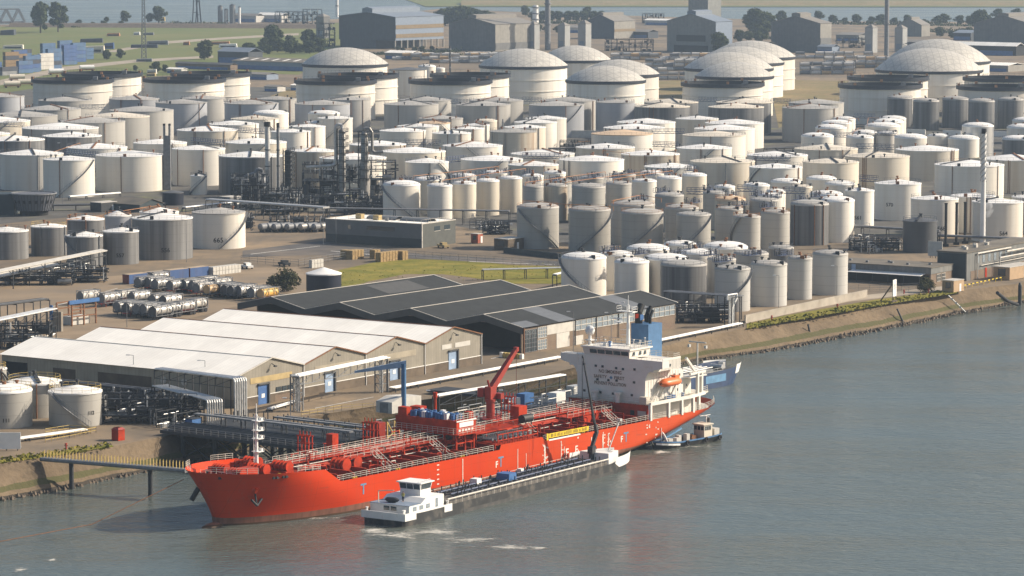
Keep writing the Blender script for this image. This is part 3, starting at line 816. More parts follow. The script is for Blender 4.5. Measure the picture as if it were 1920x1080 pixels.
# left front group
row("in the dark metal group by the trailer yard", "dark metal tanks at the left", [
 (-30,53,431.5,7.9,'S','w','cone',dict(slope=.16)), (58,124,423.5,8.3,'S','w','cone',dict(slope=.16, rail="rail_yellow")), (125,192,441,8.4,'S','w','cone',dict(slope=.22, stair=(-1.5,1))), (126,195,410,8,'S','w','cone',dict(slope=.2, rail="rail_orange")),
 (197,246,403.5,8,'B','w','cone',dict(slope=.4, rail="rail_orange")), (193,260,432.5,9.1,'S','w','cone',dict(slope=.2, number=("557",1.5,-.05,2.6))), (247,361,407.5,11.4,'S','w','cone',dict(slope=.15, number=("556",1.7,.1,2.8), stair=False)),
 (262,335,396.5,9,'W','w','cone',dict(slope=.22, rail="rail_orange")), (360,460,397,10.3,'W','g','cone',dict(slope=.17, number=("665",2.0,-.02,2.6), stair=(1.5,-1)))])
row("", "single tanks", [
 (304,344,360.5,4.2,'N','d','cone',dict(label="small black round tank before the white row at left", rail=None, slope=.2)), (357,388,329,6.6,'W','w','cone',dict(label="slim little white tank beside the refinery at left", slope=.25, stair=(.9,-1))),
 (574,640,512,5.6,'N','w','cone',dict(label="glossy navy tank with white ribbed roof by the lawn", rail=None, slope=.33, stair=False, pipe=0)),
 (1693,1757,413.5,9,'K','d','cone',dict(label="charcoal tank with ribbed dark roof behind the blank billboard", slope=.2, stair=False, pipe=0))])
row("of the yellow-railed tanks at bottom left", "yellow-railed tanks at the bottom left", [
 (-44,60,730.5,6.8,'J','w','cap',dict(rail="rail_yellow", slope=.2, number=("111",1.0,.05,1.6))), (91,191,732,6.4,'J','w','cone',dict(rail="rail_yellow", slope=.22, number=("112",1.0,.62,2.6), stair=(-.95,1))),
 (15,115,714.5,6.6,'J','w','cone',dict(rail="rail_yellow", slope=.2, stair=(.5,1))), (-30,12,690,6,'J','w','cone',dict(rail="rail_yellow"))])
for i in range(len(TANKS)):
    for j in range(i):
        a, b_ = TANKS[i], TANKS[j]
        d = math.hypot(a[0]-b_[0], a[1]-b_[1]) - a[2] - b_[2]
        if d < -0.3: print("TANK OVERLAP %.1f" % d, "|", a[3], "| h", a[4], "|", b_[3], "| h", b_[4])
print("tanks", len(TANKS))
# ================================================================== BUILDINGS
UAZ = math.atan2(0.79378, 0.60820)            # the site's grid: along the quay
def U(a, b_): return Vector((a*math.cos(UAZ)-b_*math.sin(UAZ), a*math.sin(UAZ)+b_*math.cos(UAZ), 0))
striped("clad_grey", (0.275,0.25,0.20), 'x', 0.9, 0.3, streak=0.35, scol=(0.22,0.20,0.16))
striped("clad_side", (0.36,0.315,0.235), 'y', 0.9, 0.3, streak=0.35, scol=(0.19,0.17,0.14))
striped("roof_white_sheet", (0.92,0.89,0.81), 'y', 1.1, 0.12, rough=0.75, var=0.06, streak=0.12, scol=(0.62,0.55,0.45), line=0.2, scs=0.2)
striped("roof_felt", (0.030,0.033,0.033), 'x', 7.0, 0.25, rough=0.85, var=0.25, line=0.02)
simple("roof_strip", (0.13,0.14,0.15), 0.7, 0.15)
simple("fascia_grey", (0.075,0.075,0.072), 0.8, 0.15)
simple("trim_pale", (0.50,0.47,0.41), 0.6, 0.12)
simple("dark_inside", (0.018,0.018,0.017), 0.9)  # near-black colour, paints the shade inside open fronts and bays
simple("door_blue", (0.06,0.14,0.33), 0.5); simple("door_paleblue", (0.28,0.38,0.52), 0.5)
simple("panel_yellow", (0.42,0.32,0.15), 0.7); simple("panel_pale", (0.52,0.50,0.45), 0.7, 0.15)
simple("plinth_dark", (0.13,0.10,0.07), 0.9, 0.35, 0.4)
def brick_mat():
    m, nt, b = _nodes("brick_brown")
    br = nt.nodes.new("ShaderNodeTexBrick"); br.inputs["Scale"].default_value = 1.0
    br.inputs["Color1"].default_value = (.17,.105,.065,1); br.inputs["Color2"].default_value = (.12,.085,.06,1); br.inputs["Mortar"].default_value = (.2,.17,.14,1)
    br.inputs["Brick Width"].default_value = .44; br.inputs["Row Height"].default_value = .15; br.inputs["Mortar Size"].default_value = .015
    t = nt.nodes.new("ShaderNodeTexCoord"); s = sep(nt, t.outputs["Object"]); cb = nt.nodes.new("ShaderNodeCombineXYZ")
    nt.links.new(mth(nt,'ADD',s[0],s[1]), cb.inputs[0]); nt.links.new(s[2], cb.inputs[1]); nt.links.new(cb.outputs[0], br.inputs["Vector"])
    f = noise(nt, mapping(nt,(1,1,1)), .35, 4)
    c = mixc(nt, ramp(nt, f, .4, .7), br.outputs["Color"], (.20,.15,.10))
    nt.links.new(c, b.inputs["Base Color"]); b.inputs["Roughness"].default_value = .9; MAT["brick"] = m
brick_mat()

# ---- white-roofed warehouse, four bays
A_ = P(447,766,GZ); B_ = P(902,682,GZ); WWL = (B_-A_).length; WRZ = math.atan2(B_.y-A_.y, B_.x-A_.x)
ww = thing("warehouse", "grey clad warehouse with four bright white gabled roofs by the quay", "warehouse", tuple(A_), WRZ)
bw_ = WWL/4; LEN = 62.0; EV, RG = 6.4, 8.9
w = MB()
prof = [(0,0)] + [(0,EV)]
for i in range(4): prof += [(bw_*(i+.5),RG),(bw_*(i+1),EV)]
prof += [(WWL,0)]
w.yprism(prof, 0.0, LEN)
w.build("wall", MAT["clad_grey"], ww)
sd = MB(); sd.box(-.06,0.0,0.02,LEN-.02,1.6,EV-.05); sd.build("side_cladding", MAT["clad_side"], ww)
for i in range(4):
    r_ = MB(); x0, xm, x1 = bw_*i, bw_*(i+.5), bw_*(i+1)
    e = .5 if i == 0 else 0.0; e2 = .4 if i == 3 else 0
    r_.loft([[(x0-e,-.35,EV+.06-e*.24),(xm,-.35,RG+.08),(x1+e2,-.35,EV+.06-e2*.24)],[(x0-e,LEN+.4,EV+.06-e*.24),(xm,LEN+.4,RG+.08),(x1+e2,LEN+.4,EV+.06-e2*.24)]], closed=False, smooth=False)
    o = r_.build("roof", MAT["roof_white_sheet"], ww)
    if o.data.polygons[0].normal.z < 0: o.data.flip_normals()
    v_ = MB(); v_.beam((x0,-.36,EV+.1),(xm,-.36,RG+.12),.14,.22); v_.beam((xm,-.36,RG+.12),(x1,-.36,EV+.1),.14,.22); v_.beam((xm,-.3,RG+.11),(xm,LEN+.4,RG+.11),.3,.08)
    v_.build("ridge_trim", MAT["rust" if i else "trim_pale"], ww)
    pl = MB(); pl.box(x0+(.2),x1-.02,-.09,-.02,0,1.75); pl.build("plinth", MAT["plinth_dark"], ww)
    pt = MB(); pt.box(x0+.2,x1-.02,-.13,-.06,1.76,1.9); pt.tube((x1-.05,-.2,0),(x1-.05,-.2,EV),.11,6); pt.build("gutter_trim", MAT["white_paint"], ww)
    fx_ = (.365,.405,.47,.485)[i]
    dx = bw_*(i+fx_ + .0)
    dr = MB(); dr.box(dx-1.5,dx+1.5,-.14,-.03,0.02,3.9); dr.build("door", MAT["door_blue" if i == 0 else "door_paleblue"], ww)
    df = MB(); df.box(dx+1.5,dx+1.85,-.5,-.02,0,4.15); df.box(dx-1.6,dx+1.85,-.5,-.02,3.92,4.15); df.build("door_frame", MAT["fascia_grey"], ww)
    dwn = MB(); dwn.box(dx-.5,dx+.5,-.18,-.15,1.3,2.1); dwn.build("door_window", MAT["white_paint"], ww)
    la = MB(); la.beam((xm,-.1,RG-1.1),(xm,-1.0,RG-1.5),.12); la.box(xm-.3,xm+.3,-1.3,-.8,RG-1.7,RG-1.45); la.build("lamp", MAT["steel_dark"], ww)
yp = MB(); yp.box(bw_*.18,bw_*.82,-.07,-.01,4.35,5.5); yp.build("wall_panel", MAT["panel_yellow"], ww)
for a, b_ in ((3.30,3.47),(3.53,3.80)):
    yp = MB(); yp.box(bw_*a,bw_*b_,-.07,-.01,4.5,5.5); yp.build("wall_panel", MAT["panel_pale"], ww)
for a in (1.18,2.2):
    yp = MB(); yp.box(bw_*a,bw_*(a+.65),-.06,-.01,4.4,5.6); yp.build("wall_panel", MAT["clad_side"], ww)
ofc = MB(); ofc.box(bw_*.55,bw_*.9,-.10,-.03,.02,1.3); ofc.build("brick_infill", MAT["brick"], ww)
for k in range(3):
    wi = MB(); wi.box(bw_*.57+k*1.9,bw_*.57+k*1.9+1.5,-.15,-.04,1.95,2.9); wi.build("window", MAT["glass"], ww)
for y0, y1 in ((42,48),(22,36)):
    pn = MB(); pn.box(-.12,-.05,y0,y1,2.4,4.6); pn.build("shutter_panel", MAT["plinth_dark"], ww)
op = MB(); op.box(-.14,-.05,55,61.5,1.0,5.0); op.build("open_bay_shade", MAT["dark_inside"], ww)  # dark sheet on the closed wall, painted shade of an open bay
for y in (13.5,18.8):
    fn = MB(); fn.tube((-.3,y,4.2),(-.02,y,4.2),.7,12); fn.build("wall_fan", MAT["trim_pale"], ww)

# ---- dark-roofed warehouse
C0 = P(976,665,GZ); E0 = P(1267,615,GZ); DL = (E0-C0).length; DRZ = math.atan2(E0.y-C0.y, E0.x-C0.x)
dw_ = thing("warehouse", "brick warehouse under four wide dark felt roofs beside the white-roofed one", "warehouse", tuple(C0), DRZ)
BW = 20.4; EV2, RG2 = 6.0, 8.2; NB = 4
prof = [(0,0),(0,EV2-.3)]
for i in range(NB): prof += [(BW*(i+.5),RG2-.3),(BW*(i+1),EV2-.3)]
prof += [(BW*NB,0)]
w = MB(); w.xprism(prof, 7.0, DL-.3); w.build("wall", MAT["brick"], dw_)
w = MB(); w.box(6.9,6.98,.5,BW*NB-.5,0.02,EV2-.5); w.build("open_front_shade", MAT["dark_inside"], dw_)  # dark sheet before the brick, deep shade of the open front put in as colour
sw = MB(); sw.box(0.4,7.0,0.0,.35,0,EV2-.4); sw.build("front_wall", MAT["brick"], dw_)
for i in range(NB):
    r_ = MB(); y0, ym, y1 = BW*i, BW*(i+.5), BW*(i+1)
    ya = y0-.5 if i == 0 else y0
    r_.loft([[(0,ya,EV2-(.1 if i==0 else 0)),(0,ym,RG2),(0,y1,EV2)],[(DL,ya,EV2-(.1 if i==0 else 0)),(DL,ym,RG2),(DL,y1,EV2)]], closed=False, smooth=False)
    o = r_.build("roof", MAT["roof_felt"], dw_)
    if o.data.polygons[0].normal.z < 0: o.data.flip_normals()
    f = MB()
    for (a, za), (b_, zb) in (((ya,EV2),(ym,RG2)),((ym,RG2),(y1,EV2))):
        f.add([(-.02,a,za-.02),(-.02,b_,zb-.02),(-.02,b_,zb-1.5),(-.02,a,za-1.5),(.3,a,za-.02),(.3,b_,zb-.02),(.3,b_,zb-1.5),(.3,a,za-1.5)],[(0,1,2,3),(7,6,5,4),(0,4,5,1),(3,2,6,7)])
    f.build("fascia", MAT["fascia_grey"], dw_)
    t_ = MB(); t_.beam((0,ya,EV2+.06),(0,ym,RG2+.06),.16,.12); t_.beam((0,ym,RG2+.06),(0,y1,EV2+.06),.16,.12); t_.beam((.1,ym,RG2+.06),(DL,ym,RG2+.06),.3,.1); t_.beam((DL,ya,EV2+.06),(DL,ym,RG2+.06),.4,.14); t_.beam((DL,ym,RG2+.06),(DL,y1,EV2+.06),.4,.14)
    t_.build("roof_edge_trim", MAT["trim_pale"], dw_)
sl = (RG2-EV2)/(BW/2)
for x0, x1 in ((.5,6.5),(14,20.5),(44,50.5)):
    yA, yB = (-.45, 3.2) if x0 < 2 else (-.45, BW/2-.3)
    s_ = MB(); s_.add([(x0,yA,EV2+sl*yA+.05),(x1,yA,EV2+sl*yA+.05),(x1,yB,EV2+sl*yB+.05),(x0,yB,EV2+sl*yB+.05)],[(0,1,2,3)]); s_.build("roof_strip", MAT["roof_strip"], dw_)
s_ = MB(); s_.box(36,52,BW*3.25,BW*3.42,0,0.01) if False else None
x0, x1, yA, yB = 34, 50, BW*3.1, BW*3.44
s_.add([(x0,yA,EV2+sl*(yA-BW*3)+.05),(x1,yA,EV2+sl*(yA-BW*3)+.05),(x1,yB,EV2+sl*(yB-BW*3)+.05),(x0,yB,EV2+sl*(yB-BW*3)+.05)],[(0,1,2,3)]); s_.build("roof_strip", MAT["fascia_grey"], dw_)
# glazed strip along the right wall, panels at its front
gl = MB(); gl.box(21,DL-.6,-.06,-.01,3.3,5.6); gl.build("window", MAT["glass_pale"], dw_)
fr = MB()
for z in (3.3,4.45,5.6): fr.beam((21,-.1,z),(DL-.6,-.1,z),.1,.12)
n = 19
for k in range(n+1): x = 21+(DL-21.6)*k/n; fr.beam((x,-.1,3.3),(x,-.1,5.6),.12,.1)
fr.build("window_frame", MAT["rail_white"], dw_)
for x0, x1, z0, z1, m in ((10,21,3.4,5.6,"panel_pale"),(13.6,18.6,.05,3.35,"panel_pale"),(20.5,24,.05,2.1,"panel_pale")):
    pnl = MB(); pnl.box(x0,x1,-.07,-.01,z0,z1); pnl.build("wall_panel", MAT[m], dw_)
for z0, z1 in ((3.0,5.4),(.4,2.6)):
    g2 = MB(); g2.box(6.4,9.8,-.05,-.01,z0,z1); g2.build("window", MAT["glass_pale"], dw_)
    f2 = MB()
    for k in range(5): f2.beam((6.4+k*.85,-.08,z0),(6.4+k*.85,-.08,z1),.09)
    for k in range(4): f2.beam((6.4,-.08,z0+(z1-z0)*k/3),(9.8,-.08,z0+(z1-z0)*k/3),.09)
    f2.build("window_frame", MAT["rail_white"], dw_)
g2 = MB(); g2.box(1.0,6,-.06,-.01,.3,5.2); g2.build("window", MAT["glass"], dw_)
f2 = MB()
for k in range(6): f2.beam((1+k,-.1,.3),(1+k,-.1,5.2),.08)
for k in range(6): f2.beam((1,-.1,.3+k*.98),(6,-.1,.3+k*.98),.08)
f2.build("window_frame", MAT["steel_grey"], dw_)
dpp = MB()
for x in (20.8,29,38,47): dpp.tube((x,-.2,0),(x,-.2,EV2-.3),.1,6)
dpp.build("down_pipe", MAT["steel_dark"], dw_)
co = MB(); co.tube((.6,-.5,0),(.6,-.5,EV2-.2),.2,8); co.build("corner_post", MAT["rust"], dw_)

# ---- flat grey office
O1 = P(791,465,GZ); O2 = P(611,454,GZ); O3 = P(854,456,GZ)
ORZ = math.atan2(O3.y-O1.y, O3.x-O1.x); OLX = (O3-O1).length; OLY = (O2-O1).length
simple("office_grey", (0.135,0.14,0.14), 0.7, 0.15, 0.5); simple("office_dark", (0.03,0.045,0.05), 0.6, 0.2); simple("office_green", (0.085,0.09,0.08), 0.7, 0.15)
of = thing("office_building", "flat-roofed dark grey office building between the refinery and the lawn", "office building", tuple(O1), ORZ)
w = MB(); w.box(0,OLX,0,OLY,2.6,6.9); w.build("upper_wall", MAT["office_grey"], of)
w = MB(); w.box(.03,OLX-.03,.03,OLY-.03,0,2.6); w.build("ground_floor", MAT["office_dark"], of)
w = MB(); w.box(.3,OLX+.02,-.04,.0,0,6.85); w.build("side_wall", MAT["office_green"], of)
w = MB(); w.box(.25,OLX-.25,.25,OLY-.25,6.9,6.96); w.build("roof", MAT["roof_white_sheet"], of)
pr_ = MB()
for a, b_ in (((0,0),(OLX,0)),((OLX,0),(OLX,OLY)),((OLX,OLY),(0,OLY)),((0,OLY),(0,0))): pr_.beam((*a,7.0),(*b_,7.0),.3,.22)
pr_.beam((0,-.05,0),(0,-.05,6.9),.3); pr_.rail([(0.4,OLY-8,7.1),(.4,.4,7.1),(OLX-.4,.4,7.1)],1.0,2.5,.06,1); pr_.build("parapet", MAT["rail_white"], of)
lt = MB()
for y0, y1 in ((2,12),(13.5,24)): 
    lt.loft([[(8.5+2.2*math.cos(PI*k/8), y, 6.96+1.0*math.sin(PI*k/8)) for k in range(9)] for y in (y0,y1)], closed=False)
lt.build("rooflight", MAT["roof_strip"], of)
for x, y in ((5,25),(4,18)):
    v_ = MB(); v_.box(x,x+1.8,y,y+2,6.96,8.4); v_.build("roof_unit", MAT["panel_yellow"], of)
v_ = MB(); v_.tube((4,15,6.9),(4,15,7.9),.5,10); v_.build("roof_unit", MAT["steel_grey"], of)
for a, b_ in ((9.5,19.5),(25.2,26.2)):
    w_ = MB(); w_.box(-.04,0,a,b_,4.4,5.6); w_.build("window", MAT["glass"], of)
for a, b_ in ((6.5,9.5),(11.8,14.8)):
    w_ = MB(); w_.box(a,b_,-.10,-.04,4.5,5.8); w_.build("window", MAT["glass"], of)
    w_ = MB(); w_.box(a-.1,b_+.1,-.16,-.05,4.35,4.48); w_.build("window_sill", MAT["trim_pale"], of)

# ---- curved dark building at the left
cb_ = P(64,403,GZ)
simple("slate_clad", (0.12,0.125,0.14), 0.6, 0.2, 0.8)
cvb = thing("curved_building", "dark slate building with curved flaring front and square windows at far left", "building", tuple(cb_), 0)
rr0, rr1 = 5.6, 7.2
m_ = MB(); m_.lathe([(rr0,1.6),(rr1,7.0)],40,(0,0,0)); m_.disc(rr1,7.0,40); m_.build("wall", MAT["slate_clad"], cvb)
m_ = MB()
for k in range(40):
    a = 2*PI*k/40; m_.beam((rr0*1.01*math.cos(a),rr0*1.01*math.sin(a),1.6),((rr1+.05)*math.cos(a),(rr1+.05)*math.sin(a),7.0),.12)
m_.build("cladding_ribs", MAT["steel_dark"], cvb)
m_ = MB(); m_.lathe([(rr1,6.9),(rr1+.25,6.9),(rr1+.25,7.25),(rr1-.3,7.25),(rr1-.3,7.0)],40,smooth=False); m_.build("parapet", MAT["steel_grey"], cvb)
m_ = MB(); m_.lathe([(4.6,0),(4.6,1.6)],32); m_.build("base", MAT["dark_inside"], cvb)
for k in range(8):
    a = -PI/2 - .95 + .3*k
    w_ = MB(); r_ = 6.55; c_ = Vector((r_*math.cos(a), r_*math.sin(a), 4.6)); tt = Vector((-math.sin(a), math.cos(a), 0))
    w_.add([c_-tt*.42+Vector((0,0,-.5)), c_+tt*.42+Vector((0,0,-.5)), c_+tt*.42+Vector((.0,0,.5))+Vector((math.cos(a),math.sin(a),0))*.28, c_-tt*.42+Vector((0,0,.5))+Vector((math.cos(a),math.sin(a),0))*.28],[(0,1,2,3)])
    w_.build("window", MAT["black"], cvb)
m_ = MB(); m_.box(-16,-6.2,-1.5,9,0,6.8); m_.box(-13,-11.5,1,2.5,6.8,8.0); m_.build("rear_wing", MAT["office_dark"], cvb)

# ---- works at the right quay
Q0 = P(1745,535,GZ); Q1 = P(1786,527,GZ); QRZ = math.atan2(Q1.y-Q0.y, Q1.x-Q0.x)
striped("clad_works", (0.16,0.165,0.16), 'r', 1.2, 0.4, streak=0.5, scol=(0.30,0.28,0.24), line=0.1)
simple("works_roof", (0.155,0.135,0.105), 0.9, 0.25, 0.2, dirt=(0.09,0.085,0.075))
lo = thing("works_building", "low brick works building with flat brown roof and white canopy by the right quay", "building", tuple(Q0), QRZ)
LX, LY = 12.6, 34
w = MB(); w.box(0,LX,0,LY,0,2.9); w.build("wall", MAT["brick"], lo)
w = MB(); w.box(-.15,LX+.15,-.15,LY+.15,2.9,4.5); w.build("upper_cladding", MAT["clad_works"], lo)
w = MB(); w.box(-.3,LX+.3,-.3,LY+.3,4.5,4.7); w.build("roof", MAT["works_roof"], lo)
w = MB(); w.slab((-3.2,1.5,2.65),(-.1,1.5,3.0),(-.1,LY-11,3.0),(-3.2,LY-11,2.65),.12); w.slab((-3.2,LY-10,2.75),(-.1,LY-10,3.1),(-.1,LY,3.1),(-3.2,LY,2.75),.12); w.build("canopy", MAT["white_paint"], lo)
w = MB()
for k in range(7): w.tube((-3.0,1.8+k*4.6,0),(-3.0,1.8+k*4.6,2.7),.07,5)
w.build("canopy_posts", MAT["steel_dark"], lo)
w = MB(); w.box(-.06,-.01,.5,LY-.5,.1,2.5); w.build("shaded_front", MAT["dark_inside"], lo)  # dark sheet over the brick, painted shade under the canopy
for x in (3.4,6.2):
    g2 = MB(); g2.box(x,x+2.2,-.07,-.02,.7,2.6); g2.build("window", MAT["glass"], lo)
    f2 = MB()
    for k in range(4): f2.beam((x+k*.73,-.1,.7),(x+k*.73,-.1,2.6),.1)
    for k in range(3): f2.beam((x,-.1,.7+k*.95),(x+2.2,-.1,.7+k*.95),.1)
    f2.build("window_frame", MAT["rail_white"], lo)
for y in (3,8,13.5,15,20,26,29):
    v_ = MB(); v_.box(3+(y % 4),3.7+(y % 4),y,y+.7,4.7,5.2); v_.build("roof_vent", MAT["steel_grey"], lo)
w = MB(); w.box(-.22,-.16,22,23.2,2.95,4.4); w.build("door", MAT["door_paleblue"], lo)
bbp = P(1753,517,GZ)
bbd = thing("billboard", "blank pale grey billboard standing on the low works roof", "billboard", (bbp.x,bbp.y,GZ+4.7), QRZ)
w = MB(); w.box(-.1,.1,-2.1,2.1,.6,4.6); w.build("panel", MAT["panel_pale"], bbd)
w = MB()
for y in (-1.6,0,1.6): w.beam((.25,y,0),(.25,y,4.4),.14); w.beam((1.6,y,0),(.25,y,3.2),.1)
w.build("frame", MAT["steel_dark"], bbd)
T0 = P(1812,527,GZ)
ta = thing("works_building", "tall dark works building with brown flat roof and outside pipes at the right edge", "building", tuple(T0), QRZ)
TX, TY = 46, 8.6
w = MB(); w.box(0,TX,0,TY,0,7.4); w.build("wall", MAT["clad_works"], ta)
w = MB(); w.box(-.2,TX,-.2,TY+.2,7.4,7.7); w.build("roof", MAT["works_roof"], ta)
w = MB(); w.box(2.5,TX,-.06,0,0,2.4); w.build("brick_base", MAT["brick"], ta)
w = MB(); w.box(-.06,0,.3,TY-.2,.02,7.2); w.build("end_wall", MAT["office_dark"], ta)
pw = MB()
pw.tube((5.5,-.5,.2),(5.5,-.5,6.9),.18,6); pw.tube((5.5,-.5,6.9),(26,-.5,6.9),.22,6); pw.tube((17,-1.6,.2),(17,-1.6,4.9),.16,6); pw.tube((17,-1.6,4.9),(40,-1.6,4.9),.2,6); pw.tube((22,-1.2,6.2),(40,-1.2,6.2),.25,6); pw.tube((8,-.4,3.5),(TX,-.4,3.5),.12,6)
pw.build("outside_pipes", MAT["rail_white"], ta)
for k in range(7):
    w_ = MB(); w_.box(6+k*3.5,7.4+k*3.5,-.08,-.02,4.2,6.2); w_.build("window", MAT["glass_pale"], ta)
w_ = MB(); w_.box(11,12,-.2,-.08,.1,2.6); w_.build("red_pipe_panel", MAT["ship_red"], ta)
for x, y in ((6,3),(9,5),(13,3.5),(17,5.5),(21,4)):
    v_ = MB(); v_.box(x,x+1,y,y+1,7.7,8.4); v_.build("roof_vent", MAT["trim_pale"], ta)
for k, (px, py) in enumerate(((1773,462),(1793,459),(1809,457))):
    q = P(px, py, GZ); hgt = (82,80,79)[k]*pxm(px,py)
    s_ = MB(); s_.tube((0,0,0),(0,0,hgt),.42,10); s_.tube((0,0,hgt-.4),(0,0,hgt),.5,10); s_.box(-.8,.8,-.8,.8,0,.8)
    tag(s_.build("exhaust_stack", MAT["black"], None, tuple(q)), ["slim black stack, leftmost of the three behind the works","slim black stack, middle one of the three behind the works","slim black stack, rightmost of the three behind the works"][k], "chimney", "black stacks behind the works")
q = P(1842,462,GZ); hgt = 222*pxm(1842,462)
fl = thing("flue", "tall slender white flue with spiral fins and black tip above the works", "chimney", tuple(q))
s_ = MB(); s_.tube((0,0,0),(0,0,hgt*.5),.85,14,.72); s_.tube((0,0,hgt*.5),(0,0,hgt-1.5),.72,14); s_.build("shaft", MAT["white_paint"], fl)
s_ = MB(); s_.tube((0,0,hgt-1.5),(0,0,hgt),.76,14); s_.build("tip", MAT["black"], fl)
s_ = MB()
for st in range(3):
    pv = None
    for k in range(30):
        a = 2*PI*(k/10+st/3); z = hgt*.55+(hgt*.42)*k/29; p = (.95*math.cos(a),.95*math.sin(a),z)
        if pv: s_.beam(pv,p,.12,.3)
        pv = p
s_.build("spiral_fins", MAT["steel_light"], fl)
# steam
stm = bpy.data.materials.new("steam_puff"); stm.use_nodes = True
sn = stm.node_tree; sn.nodes.clear(); so = sn.nodes.new("ShaderNodeOutputMaterial"); sv = sn.nodes.new("ShaderNodeVolumePrincipled")
sv.inputs["Color"].default_value = (.95,.95,.95,1)
tc_ = sn.nodes.new("ShaderNodeTexCoord"); nz = sn.nodes.new("ShaderNodeTexNoise"); nz.inputs["Scale"].default_value = .55; sn.links.new(tc_.outputs["Object"], nz.inputs["Vector"])
mr = sn.nodes.new("ShaderNodeMapRange"); mr.inputs[1].default_value = .42; mr.inputs[2].default_value = .7; mr.inputs[3].default_value = 0; mr.inputs[4].default_value = .9
sn.links.new(nz.outputs["Fac"], mr.inputs[0]); sn.links.new(mr.outputs[0], sv.inputs["Density"]); sn.links.new(sv.outputs[0], so.inputs["Volume"])
sq = P(1848,456,GZ); sm = MB()
sm.slathe([(.05,0),(1.0,.4),(1.6,1.4),(2.2,2.8),(1.6,4.2),(.05,5.0)],14,(0,0,0)); 
tag(sm.build("steam", stm, None, (sq.x, sq.y-2.0, GZ+7.6)), kind="stuff")

def cabin(px, py, L, W_, H_, mat, name, label, cat, rz=None, extra=None):
    q = P(px, py, GZ); o = thing(name, label, cat, tuple(q), UAZ if rz is None else rz)
    b_ = MB(); b_.box(0,L,0,W_,0.12,H_); b_.build("body", MAT[mat], o)
    b_ = MB(); b_.box(-.08,L+.08,-.08,W_+.08,H_,H_+.14); b_.build("roof", MAT["trim_pale"], o)
    b_ = MB(); b_.box(L*.55,L*.55+.9,-.05,0,.15,2.1); b_.build("door", MAT["white_paint"], o)
    b_ = MB(); b_.box(-.05,0,W_*.25,W_*.7,1.1,H_-.4); b_.build("window", MAT["glass"], o)
    b_ = MB(); b_.box(.1,L-.1,.1,W_-.1,0,.12); b_.build("skid", MAT["steel_dark"], o)
    return o
simple("cabin_tan", (0.42,0.29,0.17), 0.7, 0.15); simple("cabin_red", (0.33,0.09,0.05), 0.6)
cabin(1893,526,14,5,3.4,"cabin_tan","site_cabin","tan site cabin with two pale panels at the right edge by the quay","cabin")
cabin(1788,549,5.2,3.4,3.0,"cabin_tan","site_cabin","small tan shed with white notice near the yellow hazard rail","cabin")
cabin(896,457,2.4,2.6,2.8,"cabin_red","guard_cabin","little red and glass guard cabin on the paving right of the office","cabin")
cabin(952,470,8,5,3.2,"plinth_dark","site_cabin","brown cabin with dark end beside the concrete tanks","cabin")
cabin(190,398,9,5,3.0,"steel_dark","shed","dark flat shed behind the streaked metal tanks","shed")
cabin(432,385,6,5,2.6,"steel_grey","shed","pale grey shed left of the refinery frames","shed")

def gable_shed(px, py, L, W_, H_, Rg, wall, roof, label):
    q = P(px, py, GZ); o = thing("shed", label, "shed", tuple(q), UAZ)
    b_ = MB(); b_.yprism([(0,0),(0,H_),(L/2,Rg),(L,H_),(L,0)],0,W_); b_.build("wall", MAT[wall], o)
    b_ = MB(); b_.slab((-.3,-.4,H_),(L/2,-.4,Rg+.1),(L/2,W_+.4,Rg+.1),(-.3,W_+.4,H_),.1); b_.slab((L+.3,W_+.4,H_),(L/2,W_+.4,Rg+.1),(L/2,-.4,Rg+.1),(L+.3,-.4,H_),.1); b_.build("roof", MAT[roof], o)
    return o
gable_shed(262,399,11,14,2.6,4.2,"office_dark","works_roof","low shed with brown pitched roof behind the big streaked tank")
gable_shed(250,393,9,8,2.4,3.6,"office_dark","fascia_grey","low shed with dark pitched roof behind the big streaked tank")

